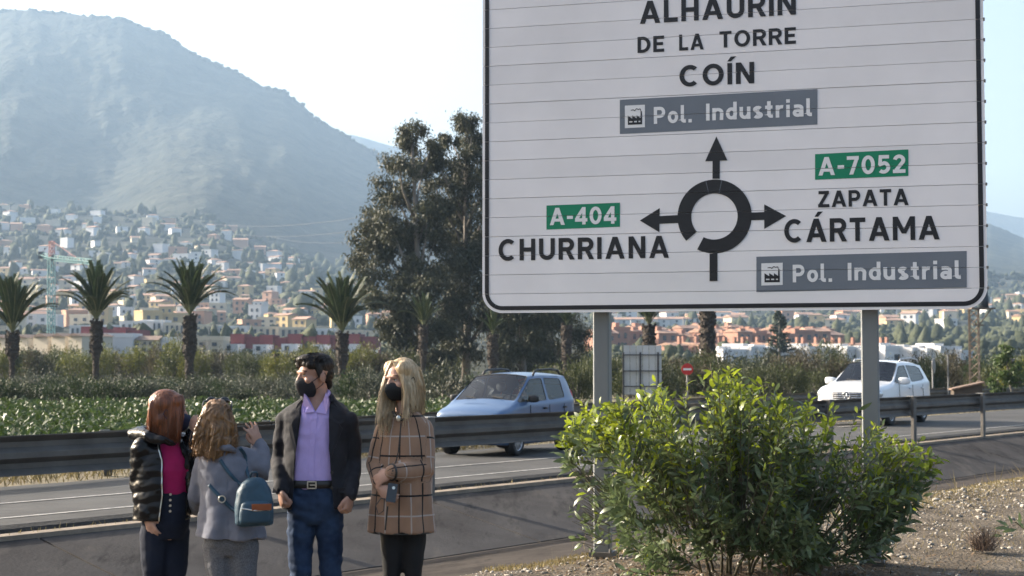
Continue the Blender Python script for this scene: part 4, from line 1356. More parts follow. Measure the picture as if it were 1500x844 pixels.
def s_lip():
    l = rg.uniform(-2, 50); t = 14.10 + rg.gauss(0, 0.05)
    p = PT(t, l, -0.08); return (p.x, p.y, p.z)
grass('lip_weeds', 900, s_lip, 0.07, 0.008, M['gold_grass'], 'tiny dry weeds along the ditch lip')

# loose stones on the verge
nS = 11000
Ps, Ss = [], []
while len(Ps) < nS:
    l = rg.uniform(4, 34); t = 8.4 - abs(rg.gauss(0, 2.2))
    s = 0.006 + 0.017 * rg.random() ** 3
    if rg.random() < 0.02: s *= 2.2
    p = PT(t, l, verge_z(t, l) + s * 0.2)
    Ps.append(tuple(p)); Ss.append((s * rg.uniform(.8, 1.6), s * rg.uniform(.8, 1.6), s * rg.uniform(.5, .9)))
Vv, Ff = lump_arrays(np.array(Ps), np.array(Ss))
tag(obj('loose_stones', mesh_np('loose_stones', Vv, Ff, [M['stone']])), 'loose pale stones and gravel on the near verge', 'stones', kind='stuff')

# fallen leaves under the bush
nl = 2600
Pl = []
for _ in range(nl):
    x = rg.gauss(1110, 150); y = 838 + rg.gauss(0, 14)
    q = gnd(x, max(800, y), 0.0); t, l = q.dot(TN), q.dot(U)
    Pl.append((q.x, q.y, verge_z(t, l) + 0.004 + 0.012 * rg.random()))
Dl = rng.normal(size=(nl, 3)); Dl[:, 2] *= 0.25
M['litter'] = mat('leaf_litter', (0.10, 0.055, 0.028), 0.85, scale=5, c2=(0.22, 0.15, 0.085))
Vv, Ff = leaf_arrays(np.array(Pl), Dl, rng.uniform(0.03, 0.08, nl), 0.016, 0.05, N=np.tile(np.array([[0.1, -0.2, 1.0]]), (nl, 1)))
tag(obj('leaf_litter', mesh_np('leaf_litter', Vv, Ff, [M['litter']])), 'brown fallen leaves on the gravel under the bush', 'leaves', kind='stuff')
# ============================================================ guardrails
def beam_profile(z0, z1, d=0.075):
    H = z1 - z0
    q = [(0.0, 0.0), (0.02, 0.03), (1.0, 0.17), (1.0, 0.30), (0.08, 0.43), (0.08, 0.57), (1.0, 0.70), (1.0, 0.83), (0.02, 0.97), (0.0, 1.0)]
    a = [(x * d, z0 + z * H) for x, z in q]
    b = [(x * d + 0.006, z0 + z * H) for x, z in q[::-1]]
    return a + b
def guardrail(name, tfun, l0, n, z0, z1, label, side, step=4.0):
    """side = -1: posts on the camera's side"""
    e = empty(name, PT(tfun(l0), l0, 0), 0, label, 'guardrail')
    org = PT(tfun(l0), l0, 0)
    prof = beam_profile(z0, z1)
    for i in range(n):
        la, lb = l0 + i * step - 0.16, l0 + (i + 1) * step + 0.16
        off = 0.007 * (i % 2)
        mb = MB()
        mb.loft([[PT(tfun(l) + off + d, l, z) - org for d, z in prof] for l in (la, (la + lb) / 2, lb)])
        bm_ = mb.build('beam', M['galv_old'], e)
        for zz in (0.3, 0.7):
            for dl in (-0.09, 0.09):
                b = MB(); c = PT(tfun(lb) + 0.045, lb - 0.16 + dl, z0 + (z1 - z0) * zz * 1.0) - org
                b.tube([c, c - TN * 0.07], 0.016, 6); b.build('bolt', M['bolt'], bm_)
    for i in range(n + 1):
        l = l0 + i * step
        mb = MB()
        t = tfun(l) + side * 0.045
        w, dd, th = 0.075, 0.062, 0.012
        # open C section: web facing the camera and two flanges
        def pr(dl0, dl1, dt0, dt1):
            pts = [PT(t + a, l + b, z) - org for z in (-0.35, z1 - 0.005) for a, b in ((dt0, dl0), (dt1, dl0), (dt1, dl1), (dt0, dl1))]
            mb.add(pts, [(0, 3, 2, 1), (4, 5, 6, 7), (0, 1, 5, 4), (1, 2, 6, 5), (2, 3, 7, 6), (3, 0, 4, 7)])
        pr(-w, w, side * dd - th / 2, side * dd + th / 2)
        pr(-w, -w + th, side * (dd - 0.007) - 0.05, side * (dd - 0.007) + 0.05) if False else None
        pr(-w, -w + th, min(0, side * (dd - 0.008)), max(0, side * (dd - 0.008)))
        pr(w - th, w, min(0, side * (dd - 0.008)), max(0, side * (dd - 0.008)))
        po = mb.build('post', M['galv_old'], e)
        mb = MB()
        pts = [PT(t + a, l + b, z) - org for z in (z1 - 0.003, z1 + 0.012) for a, b in ((min(side * (dd + .02), 0.1), -w - .02), (max(side * (dd + .02), 0.1), -w - .02), (max(side * (dd + .02), 0.1), w + .02), (min(side * (dd + .02), 0.1), w + .02))]
        mb.add(pts, [(0, 3, 2, 1), (4, 5, 6, 7), (0, 1, 5, 4), (1, 2, 6, 5), (2, 3, 7, 6), (3, 0, 4, 7)])
        mb.build('cap_plate', M['galv'], po)
    return e
guardrail('guardrail', lambda l: 14.06, 31.55 - 4.0 * 9, 20, 0.535, 0.965, 'near galvanised guardrail running in front of both cars', -1)
guardrail('guardrail', lambda l: float(np.interp(l, [0, 12, 30, 42, 60], [18.75, 18.95, 22.4, 23.9, 24.4])), 2.2, 18, 0.36, 0.68, 'far guardrail beyond the road, seen behind the white car', 1)

# ============================================================ small roadside things
M['sign_red'] = mat('no_entry_red', (0.42, 0.02, 0.02), 0.5, var=0.1, scale=4)
M['pole'] = mat('pole_grey', (0.22, 0.22, 0.22), 0.55, metal=0.3)
M['rust'] = mat('rusty_lattice', (0.16, 0.125, 0.095), 0.75, var=0.25, scale=2)
M['tank_blue'] = mat('dark_blue_drum', (0.025, 0.04, 0.055), 0.5)
M['plank'] = mat('brown_roofing', (0.075, 0.058, 0.045), 0.85, var=0.3, scale=2)
M['panel_back'] = mat('sign_back_aluminium', (0.42, 0.43, 0.44), 0.5, var=0.1, scale=1, metal=0.2, rnd=0.15)
# back of another sign between the posts
D = 56.0; k = D / FPX
b = at(940, 578, D); b.z = -0.05
e = empty('sign_back', b, 0, 'back of a pale slatted road sign on black frame between the posts', 'road sign')
def lp(x, y, dy=0): v = at(x, y, D) - b; return Vector((v.x, v.y + dy, v.z))
for i in range(6):
    x0, x1 = 914 + i * 9.3, 914 + (i + 1) * 9.3 - 1
    a, c = lp(x0, 578), lp(x1, 506)
    mb = MB(); mb.box(((a.x + c.x) / 2, 0, (a.z + c.z) / 2), (c.x - a.x, 0.04, c.z - a.z)); mb.build('slat', M['panel_back'], e)
for x in (913, 938, 964):
    a, c = lp(x, 578), lp(x, 516)
    mb = MB(); mb.box((a.x, -0.06, c.z / 2 - 0.1), (0.06, 0.06, c.z + 0.2)); mb.build('frame_post', M['dark_trim'], e)
for y in (520, 543.5, 566):
    a, c = lp(912, y), lp(969, y)
    mb = MB(); mb.box(((a.x + c.x) / 2, -0.11, a.z), (c.x - a.x, 0.03, 0.04)); mb.build('crossbar', M['dark_trim'], e)
# no-entry sign
D = 58.0
b = at(1007, 580, D); b.z = -0.05; c = at(1007, 541, D)
e = empty('no_entry_sign', b, 0, 'small red round no-entry sign between the sign posts', 'road sign')
mb = MB(); mb.tube([(0, 0.05, -0.2), (0, 0.05, c.z)], 0.035, 8); mb.build('pole', M['pole'], e)
zc = c.z - b.z
mb = MB(); mb.lathe([(0.0, 0.0), (0.225, 0.0), (0.225, 0.02), (0, 0.02)], (0, -0.02, zc), (0, 1, 0), 28); mb.build('disc', M['sign_red'], e)
mb = MB(); mb.box((0, -0.026, zc), (0.31, 0.008, 0.075)); mb.build('bar', M['sign_letter_white'], e)
# back of a round sign at the right
D = 60.0
b = at(1368, 572, D); b.z = -0.05; c = at(1368, 536, D); zc = c.z - b.z
e = empty('round_sign', b, R(62), 'grey back of a round road sign right of the white car', 'road sign')
mb = MB(); mb.tube([(0, 0.04, -0.2), (0, 0.04, zc + 0.2)], 0.035, 8); mb.build('pole', M['pole'], e)
mb = MB(); mb.lathe([(0.0, 0.0), (0.30, 0.0), (0.30, 0.025), (0, 0.025)], (0, -0.02, zc), (0, 1, 0), 28); mb.build('disc', M['pole'], e)
# thin pole beside it
b = at(1389, 572, D); b.z = -0.05
mb = MB(); mb.tube([(0, 0, -0.2), (0, 0, at(1389, 520, D).z + .05)], 0.03, 6)
o = mb.build('thin_pole', M['pole'], loc=b); tag(o, 'thin grey pole right of the round sign back', 'pole')
# lattice mast under the sign's right corner
D = 58.0
b = at(1428, 574, D); b.z = -0.05
e = empty('lattice_mast', b, R(20), 'rusty lattice mast with bracket below the sign\'s right corner', 'mast')
zt = at(1428, 453, D).z - b.z
mb = MB(); lattice(mb, (0, 0, -0.3), (0, 0, zt), 0.34, 12, 0.055); mb.build('mast', M['rust'], e)
mb = MB(); mb.box((0.32, 0, zt + 0.03), (1.1, 0.4, 0.06)); mb.build('platform', M['rust'], e)
mb = MB(); mb.tube([(0.15, 0, zt - 0.7), (0.8, 0, zt)], 0.025, 5); mb.build('brace', M['rust'], e)
mb = MB(); mb.box((0.05, -0.2, zt - 0.62), (0.5, 0.05, 0.05)); mb.build('crossbar', M['rust'], e)
mb = MB(); mb.lathe([(0.0, 0), (0.19, 0), (0.20, 0.3), (0.17, 0.62), (0.10, 0.74), (0, 0.76)], (0.46, 0, zt + 0.06), (0, 0, 1), 16); mb.build('drum', M['tank_blue'], e, smooth=True)
# low hut with slanting roof beyond the rail
D = 56.0
b = at(1416, 600, D); b.z = -0.05
e = empty('low_hut', b, R(-8), 'low dark hut with slanting brown roof behind the guardrail', 'hut')
z0_, z1_ = at(1394, 571, D).z - b.z, at(1436, 562, D).z - b.z
hw_ = 20 * D / FPX
mb = MB(); mb.add([(-hw_, -.4, -.2), (hw_, -.4, -.2), (hw_, .4, -.2), (-hw_, .4, -.2), (-hw_, -.4, z0_), (hw_, -.4, z1_), (hw_, .4, z1_), (-hw_, .4, z0_)], [(0, 1, 5, 4), (1, 2, 6, 5), (2, 3, 7, 6), (3, 0, 4, 7), (0, 3, 2, 1), (4, 5, 6, 7)]); mb.build('wall', M['plank'], e)
sl_ = (z1_ - z0_) / (2 * hw_)
mb = MB(); mb.add([(x, y, z0_ + (x + hw_) * sl_ + dz) for dz in (0.006, 0.06) for x, y in ((-hw_ - .08, -.5), (hw_ + .08, -.5), (hw_ + .08, .5), (-hw_ - .08, .5))], [(0, 3, 2, 1), (4, 5, 6, 7), (0, 1, 5, 4), (1, 2, 6, 5), (2, 3, 7, 6), (3, 0, 4, 7)]); mb.build('roof', M['roof_brown'], e)

# ============================================================ cars
M['car_blue'] = mat('car_paint_blue', (0.060, 0.115, 0.22), 0.38, var=0.04, scale=2, metal=0.2, coat=0.45, spec=0.4)
M['car_white'] = mat('car_paint_white', (0.72, 0.73, 0.74), 0.35, var=0.03, scale=2, coat=0.7, spec=0.5)
M['plastic'] = mat('black_plastic', (0.018, 0.018, 0.019), 0.5, var=0.2)
M['rubber'] = mat('tyre_rubber', (0.016, 0.016, 0.016), 0.8, var=0.2, bump=0.2, bscale=60)
M['alloy'] = mat('alloy_rim', (0.45, 0.45, 0.46), 0.35, metal=0.8)
M['chrome'] = mat('chrome', (0.7, 0.7, 0.7), 0.15, metal=1.0, var=0.05)
M['lamp'] = mat('headlight_lens', (0.55, 0.58, 0.6), 0.08, metal=0.4, coat=1.0)
M['seat_cloth'] = mat('seat_cloth', (0.07, 0.07, 0.075), 0.9)
M['glass'] = glass_mat('car_glass', (0.74, 0.80, 0.82), 0.02, 0.36)
M['glass_dark'] = glass_mat('car_glass_tinted', (0.30, 0.34, 0.38), 0.02, 0.38)
M['plate_white'] = mat('number_plate', (0.7, 0.7, 0.68), 0.5)
M['under'] = mat('car_underside', (0.012, 0.012, 0.012), 0.9)

def subsurf(o, lv):
    m = o.modifiers.new('s', 'SUBSURF'); m.levels = lv; m.render_levels = lv
    return evald(o)

def car(name, label, pos, rz, st, win, paint, glass, wheel_r, axle, track, group='cars on the road', tint_rear=None):
    """st: stations [(x, [(y, z) x 10])], nose first; win: {(station, column): glass part name}"""
    e = empty(name, pos, rz, label, 'car', group)
    nS, K = len(st), 10
    V, idx = [], {}
    bm = bmesh.new()
    crease = bm.edges.layers.float.new('crease_edge')
    vc = bm.verts.layers.float.new('crease_vert')
    rows = []
    for x, pr in st:
        right = [bm.verts.new((x, -y, z)) for y, z in pr]
        left = [right[i] if abs(pr[i][0]) < 1e-6 else bm.verts.new((x, pr[i][0], pr[i][1])) for i in range(K)]
        rows.append((left, right))
    names = ['body']
    def face(vs, nm):
        u = []
        for v in vs:
            if v not in u: u.append(v)
        if len(u) < 3: return
        f = bm.faces.new(u)
        if nm not in names: names.append(nm)
        f.material_index = names.index(nm)
    for s in range(nS - 1):
        for c in range(K - 1):
            nm = win.get((s, c), None)
            l0, r0 = rows[s]; l1, r1 = rows[s + 1]
            face([l0[c], l1[c], l1[c + 1], l0[c + 1]], (nm + '#L' if nm and nm.startswith('side') else nm) or 'body')
            face([r0[c], r0[c + 1], r1[c + 1], r1[c]], (nm + '#R' if nm and nm.startswith('side') else nm) or 'body')
    for s in (0, nS - 1):
        l, r = rows[s]
        for c in range(K - 1):
            vs_ = [l[c], l[c + 1], r[c + 1], r[c]]
            face(vs_ if s == 0 else vs_[::-1], 'body')
    bmesh.ops.recalc_face_normals(bm, faces=bm.faces[:])
    for ed in bm.edges:
        mi = {f.material_index for f in ed.link_faces}
        if len(mi) > 1: ed[crease] = 1.0
    for v in bm.verts:
        if len({f.material_index for f in v.link_faces}) > 1: v[vc] = 0.75
    for s in range(nS - 1):
        for q in (0, 1):
            for c, cv in ((4, 0.55), (1, 0.6)):
                ed = bm.edges.get((rows[s][q][c], rows[s + 1][q][c]))
                if ed: ed[crease] = max(ed[crease], cv)
    me = bpy.data.meshes.new(name + '_shell')
    bm.to_mesh(me); bm.free()
    for _ in names: me.materials.append(paint)
    sh = obj('shell', me)
    subsurf(sh, 3)
    # split the smooth shell into body and panes
    full = sh.data
    bpy.data.objects.remove(sh)
    parts_ = {}
    for i, nm in enumerate(names):
        b2 = bmesh.new(); b2.from_mesh(full)
        bmesh.ops.delete(b2, geom=[f for f in b2.faces if f.material_index != i], context='FACES')
        bmesh.ops.delete(b2, geom=[v for v in b2.verts if not v.link_faces], context='VERTS')
        for f in b2.faces: f.smooth = True; f.material_index = 0
        if nm != 'body':
            for v in b2.verts: v.co -= v.normal * 0.008
        m2 = bpy.data.meshes.new(nm.split('#')[0]); b2.to_mesh(m2); b2.free()
        base = nm.split('#')[0]
        pn = 'side_window' if base.startswith('side') else base
        parts_[nm] = obj(pn, m2, e)
        gm = glass if not (tint_rear and ('rear' in base)) else tint_rear
        m2.materials.append(paint if nm == 'body' else gm)
        if nm != 'body':          # rubber seal round the pane
            b3 = bmesh.new(); b3.from_mesh(m2)
            loop = [ed for ed in b3.edges if ed.is_boundary]
            mbs = MB()
            for ed in loop:
                mbs.tube([ed.verts[0].co, ed.verts[1].co], 0.011, 4)
            b3.free()
            mbs.build('seal', M['plastic'], parts_[nm])
    body = parts_['body']
    # wheel arches
    cut = MB()
    for ax in axle:
        for s in (-1, 1):
            cut.lathe([(0.0, 0), (wheel_r * 1.17, 0), (wheel_r * 1.17, 0.34), (0, 0.34)], (ax, s * (track / 2 + 0.17), wheel_r * 1.02), (0, -s, 0), 36)
    co = cut.build('cutter', M['under'])
    bmod = body.modifiers.new('b', 'BOOLEAN'); bmod.operation = 'DIFFERENCE'; bmod.object = co; bmod.solver = 'FAST'
    evald(body)
    bpy.data.objects.remove(co)
    # underbody block closes the arches
    zb = min(p[1] for p in st[nS // 2][1])
    mb = MB(); mb.box(((st[0][0] + st[-1][0]) / 2, 0, zb + 0.14), (abs(st[0][0] - st[-1][0]) - 0.5, track - 0.34, 0.22)); mb.build('floor_pan', M['under'], e)
    for ax in axle:
        for s in (-1, 1):
            w = empty('wheel', (ax, s * (track / 2), wheel_r), 0, parent=e)
            r = wheel_r; wd = 0.10
            mb = MB(); mb.lathe([(r * .64, -wd), (r * .9, -wd * 1.02), (r * .985, -wd * .8), (r, 0), (r * .985, wd * .8), (r * .9, wd * 1.02), (r * .64, wd), (r * .62, 0), (r * .64, -wd)], (0, 0, 0), (0, 1, 0), 36, closed=False)
            mb.build('tyre', M['rubber'], w, smooth=True)
            mb = MB()
            mb.lathe([(r * .64, 0.02), (r * .60, wd * .9), (r * .64, wd * .98), (r * .66, wd * .8)], (0, 0, 0), (0, s, 0), 32, nocap=True)
            for q in range(10):
                a = q * math.pi / 5
                m3 = Matrix.Rotation(a, 3, 'Y')
                mb.box(m3 @ Vector((r * .32, s * wd * .72, 0)), (r * .6, 0.025, r * .12), m3)
            mb.lathe([(0, 0.05), (r * .14, 0.05), (r * .13, wd * .85), (0, wd * .88)], (0, 0, 0), (0, s, 0), 14)
            mb.build('rim', M['alloy'], w, smooth=False)
            mb = MB(); mb.lathe([(0, 0.0), (r * .56, 0.0), (r * .56, 0.02), (0, 0.02)], (0, 0, 0), (0, s, 0), 24); mb.build('brake_disc', M['under'], w)
    return e, parts_

def hoodrow(yb, zb, ys, zs, zm, ysh, zsh, zh, zc):
    """station ahead of the cabin: flat hood over the shoulder"""
    return [(0, zb), (yb, zb), (ys, zb + 0.14), (ys, zm), (ysh, zsh), (ysh * .95, zsh + (zh - zsh) * .5), (ysh * .88, zsh + (zh - zsh) * .8), (ysh * .78, zh), (ysh * .42, zc), (0, zc + .01)]
def cabrow(yb, zb, ys, zm, ysh, zsh, ywb, zwb, ywt, zwt, yre, zre, zc):
    return [(0, zb), (yb, zb), (ys, zb + 0.14), (ys, zm), (ysh, zsh), (ywb, zwb), (ywt, zwt), (yre, zre), (yre * .55, zc - .012), (0, zc)]

# --- blue hatchback
st = [
    (1.77, hoodrow(.48, .28, .58, .28, .46, .60, .68, .74, .76)),
    (1.72, hoodrow(.64, .22, .72, .22, .48, .71, .76, .83, .86)),
    (1.50, hoodrow(.70, .20, .775, .20, .50, .755, .82, .89, .925)),
    (1.25, hoodrow(.72, .20, .785, .20, .52, .77, .86, .93, .965)),
    (1.02, [(0, .20), (.72, .20), (.785, .34), (.79, .54), (.775, .91), (.745, .985), (.715, 1.00), (.66, 1.01), (.36, 1.035), (0, 1.045)]),
    (0.30, cabrow(.72, .20, .785, .55, .78, .93, .74, .985, .635, 1.395, .575, 1.455, 1.50)),
    (-0.25, cabrow(.72, .20, .785, .55, .78, .94, .74, 1.00, .615, 1.42, .565, 1.485, 1.535)),
    (-0.36, cabrow(.72, .20, .785, .55, .78, .94, .74, 1.00, .615, 1.42, .565, 1.485, 1.54)),
    (-1.14, cabrow(.72, .20, .785, .55, .78, .97, .735, 1.04, .615, 1.40, .565, 1.475, 1.53)),
    (-1.50, cabrow(.72, .22, .78, .56, .77, .99, .72, 1.06, .60, 1.38, .555, 1.45, 1.50)),
    (-1.70, cabrow(.66, .26, .72, .56, .71, .97, .68, 1.04, .60, 1.20, .57, 1.26, 1.30)),
    (-1.77, cabrow(.58, .30, .64, .56, .64, .90, .60, .95, .56, 1.00, .52, 1.02, 1.04)),
]
win = {(4, 7): 'windscreen', (4, 8): 'windscreen', (4, 5): 'side_front', (5, 5): 'side_front', (7, 5): 'side_rear', (9, 7): 'rear_window', (9, 8): 'rear_window'}
PHI = R(27.0)
dirU = Vector((math.sin(PHI), math.cos(PHI), 0))
fl = gnd(752, 669.0, 0.0)
hd = -dirU; lf = Vector((-hd.y, hd.x, 0))
cpos = fl - hd * 1.13 - lf * 0.69
cpos.z = 0.005
blue, bp_ = car('blue_hatchback', 'light blue hatchback with roof rails driving behind the guardrail', cpos, math.atan2(hd.y, hd.x), st, win, M['car_blue'], M['glass'], 0.285, (1.13, -1.17), 1.38)
blue.scale = (0.93, 0.96, 1.0)
def mirror(parent, x, y, z, m, s, sc=1.0):
    mb = MB(); rings = []
    for q, g in ((-1.0, .55), (-.85, .9), (-.3, 1.0), (.4, .96), (.85, .78), (1.0, .45)):
        rings.append([(x + 0.05 * sc * g * math.copysign(abs(math.cos(a)) ** .5, math.cos(a)) - 0.02 * q * sc, y + s * 0.07 + 0.10 * sc * q, z + 0.068 * sc * g * math.copysign(abs(math.sin(a)) ** .5, math.sin(a))) for a in [j * math.pi / 8 for j in range(16)]])
    mb.loft(rings)
    mb.tube([(x, y - s * 0.06, z - 0.04), (x, y + s * 0.03, z - 0.01)], 0.025, 6)
    return mb.build('door_mirror', m, parent, smooth=True)
for s in (-1, 1):
    mirror(blue, 0.62, s * 0.80, 1.04, M['plastic'], s)
    mb = MB(); mb.tube([(0.02, s * .565, 1.475), (-0.06, s * .56, 1.545), (-0.2, s * .56, 1.575), (-0.8, s * .56, 1.585), (-1.15, s * .56, 1.565), (-1.26, s * .56, 1.49)], 0.022, 8); mb.build('roof_rail', M['plastic'], blue, smooth=True)
    for x in (0.0, -0.95):
        mb = MB(); mb.tube([(x - 0.18, s * .787, .85), (x - 0.10, s * .806, .855), (x + 0.0, s * .80, .85)], 0.018, 6); mb.build('door_handle', M['plastic'], blue, smooth=True)
    mb = MB(); mb.sphere((1.56, s * .62, .70), (0.16, 0.13, 0.10), 16, 10); mb.build('headlight', M['lamp'], blue, smooth=True)
    mb = MB(); mb.tube([(1.02, s * .30 + .1, 1.055), (0.96, s * .30 - .25 + .1, 1.085)], 0.012, 5); mb.build('wiper', M['plastic'], blue)
    for x in (0.58, -0.31, -1.02):
        mb = MB(); mb.tube([(x, s * .790, .34), (x, s * .7935, .60), (x, s * .783, .92)], 0.006, 4); mb.build('door_seam', M['plastic'], blue)
    mb = MB(); mb.box((0.0, s * .793, .50), (1.9, 0.02, 0.06)); mb.build('side_moulding', M['plastic'], blue)
    mb = MB(); mb.sphere((-1.62, s * .60, 1.0), (0.10, 0.10, 0.20), 12, 8); mb.build('tail_light', M['sign_red'], blue, smooth=True)
mb = MB(); mb.box((1.74, 0, .36), (0.05, 0.9, 0.10)); mb.build('lower_grille', M['plastic'], blue)
mb = MB(); mb.box((1.735, 0, .60), (0.05, 0.5, 0.06)); mb.build('grille', M['plastic'], blue)
mb = MB(); mb.box((1.775, 0, .47), (0.01, 0.50, 0.11)); mb.build('number_plate', M['plate_white'], blue)
def interior(parent, dashx, dz, seatx, hip, wide, rear):
    mb = MB(); mb.sphere((dashx, 0, dz), (0.30, wide, 0.14), 18, 8); mb.build('dashboard', M['plastic'], parent, smooth=True)
    for s in (-1, 1):
        mb = MB()
        mb.loft([[(seatx + dx - 0.10 * (z - hip), s * wide * .48 + dy, z) for dx, dy in ((-.07, -.21), (.05, -.22), (.05, .22), (-.07, .21))] for z in (hip, hip + .35, hip + .58)])
        mb.box((seatx + .24, s * wide * .48, hip), (.5, .46, .16))
        st_ = mb.build('seat', M['seat_cloth'], parent)
        mb = MB(); mb.sphere((seatx - .08, s * wide * .48, hip + .72), (.05, .13, .10), 12, 8); mb.build('headrest', M['seat_cloth'], st_, smooth=True)
    mb = MB(); mb.box((rear, 0, hip + .25), (.14, wide * 1.7, .62)); mb.build('rear_seat', M['seat_cloth'], parent)
    mb = MB(); c = Vector((dashx - .36, wide * .48, dz + .03))
    ax = Vector((-1, 0, .55)).normalized(); u_ = ax.orthogonal().normalized(); v_ = ax.cross(u_)
    mb.tube([c + (u_ * math.cos(a) + v_ * math.sin(a)) * .18 for a in [i * math.pi / 12 for i in range(25)]], 0.016, 6)
    mb.tube([c + u_ * .18, c - u_ * .18], 0.014, 5); mb.tube([c, c - ax * -0.0 + Vector((.2, 0, -.12))], 0.02, 5)
    mb.build('steering_wheel', M['plastic'], parent, smooth=True)
interior(blue, 0.84, 0.93, -0.22, 0.52, 0.62, -1.02)

# --- white off-roader
st = [
    (2.38, hoodrow(.55, .42, .66, .42, .62, .70, .86, .92, .93)),
    (2.30, hoodrow(.78, .34, .86, .34, .64, .84, .92, 1.02, 1.05)),
    (2.05, hoodrow(.86, .32, .935, .32, .68, .90, .98, 1.09, 1.13)),
    (1.50, hoodrow(.88, .32, .955, .32, .70, .93, 1.02, 1.13, 1.18)),
    (1.02, [(0, .32), (.88, .32), (.955, .46), (.96, .70), (.94, 1.07), (.90, 1.15), (.865, 1.165), (.80, 1.175), (.44, 1.205), (0, 1.215)]),
    (0.22, cabrow(.88, .32, .955, .72, .945, 1.09, .90, 1.15, .735, 1.60, .68, 1.68, 1.735)),
    (-0.28, cabrow(.88, .32, .955, .72, .945, 1.10, .90, 1.16, .725, 1.63, .67, 1.715, 1.775)),
    (-0.40, cabrow(.88, .32, .955, .72, .945, 1.10, .90, 1.16, .725, 1.63, .67, 1.715, 1.78)),
    (-1.34, cabrow(.88, .32, .955, .73, .945, 1.13, .895, 1.20, .73, 1.60, .67, 1.70, 1.77)),
    (-1.62, cabrow(.88, .34, .955, .74, .945, 1.15, .885, 1.26, .745, 1.54, .67, 1.67, 1.745)),
    (-2.05, cabrow(.86, .36, .93, .74, .92, 1.15, .87, 1.24, .73, 1.52, .65, 1.62, 1.69)),
    (-2.30, cabrow(.80, .40, .87, .74, .86, 1.10, .81, 1.17, .72, 1.32, .68, 1.36, 1.40)),
    (-2.40, cabrow(.70, .44, .77, .74, .77, 1.02, .74, 1.06, .70, 1.10, .66, 1.12, 1.14)),
]
win = {(4, 7): 'windscreen', (4, 8): 'windscreen', (4, 5): 'side_front', (5, 5): 'side_front', (7, 5): 'side_rear', (8, 5): 'side_rear', (10, 7): 'rear_window', (10, 8): 'rear_window'}
fl = gnd(1302, 624, 0.0)
PH2 = R(32.0); hd2 = Vector((-math.sin(PH2), -math.cos(PH2), 0)); lf2 = Vector((-hd2.y, hd2.x, 0))
cpos2 = fl - hd2 * 1.46 - lf2 * 0.84; cpos2.z = 0.005
suv_, sp_ = car('white_suv', 'white off-road car driving behind the guardrail at the right', cpos2, math.atan2(hd2.y, hd2.x), st, win, M['car_white'], M['glass_dark'], 0.37, (1.46, -1.46), 1.66)
for s in (-1, 1):
    mirror(suv_, 0.72, s * 0.98, 1.20, M['car_white'], s, 1.45)
    mb = MB(); mb.tube([(-0.1, s * .66, 1.73), (-0.2, s * .655, 1.80), (-1.2, s * .655, 1.83), (-1.75, s * .65, 1.79), (-1.85, s * .65, 1.71)], 0.022, 8); mb.build('roof_rail', M['alloy'], suv_, smooth=True)
    for x in (0.0, -1.12):
        mb = MB(); mb.tube([(x - 0.2, s * .950, .99), (x - 0.12, s * .975, .995), (x + 0.0, s * .965, .99)], 0.02, 6); mb.build('door_handle', M['car_white'], suv_, smooth=True)
    mb = MB(); mb.sphere((2.14, s * .72, .86), (0.20, 0.19, 0.15), 18, 12); mb.build('headlight', M['lamp'], suv_, smooth=True)
    mb = MB(); mb.tube([(1.04, s * .34 + .12, 1.225), (0.98, s * .34 - .28 + .12, 1.245)], 0.014, 5); mb.build('wiper', M['plastic'], suv_)
    for x in (0.86, -0.34, -1.30):
        mb = MB(); mb.tube([(x, s * .960, .50), (x, s * .965, .78), (x, s * .95, 1.09)], 0.006, 4); mb.build('door_seam', M['plastic'], suv_)
    mb = MB(); mb.box((0.0, s * .962, .52), (1.7, 0.03, 0.10)); mb.build('side_moulding', M['plastic'], suv_)
    mb = MB(); mb.sphere((2.32, s * .62, .52), (0.05, 0.12, 0.06), 12, 8); mb.build('fog_light', M['lamp'], suv_, smooth=True)
gp = MB()
gp.loft([[(2.345, -.52, z), (2.40, -.25, z), (2.408, 0, z), (2.40, .25, z), (2.345, .52, z), (2.25, .5, z), (2.25, -.5, z)] for z in (.735, .905)])
gr = gp.build('grille', M['plastic'], suv_)
for z in (.765, .82, .875):
    mb = MB(); mb.tube([(2.350, -.5, z), (2.405, -.25, z), (2.412, 0, z), (2.405, .25, z), (2.350, .5, z)], 0.011, 6); mb.build('slat', M['chrome'], gr)
mb = MB()
c = Vector((2.428, 0, .82))
mb.tube([c + Vector((0, math.cos(a), math.sin(a))) * .10 for a in [i * math.pi / 14 for i in range(29)]], 0.011, 6)
for a in (90, 210, 330):
    mb.tube([c, c + Vector((0, math.cos(R(a)), math.sin(R(a)))) * .10], [0.018, 0.006], 5)
mb.build('star_emblem', M['chrome'], suv_, smooth=True)
mb = MB(); mb.box((2.40, 0, .56), (0.012, 0.52, 0.11)); mb.build('number_plate', M['plate_white'], suv_)
mb = MB(); mb.box((2.36, 0, .46), (0.05, 1.1, 0.09)); mb.build('lower_grille', M['plastic'], suv_)
interior(suv_, 0.86, 1.10, -0.25, 0.70, 0.76, -1.2)

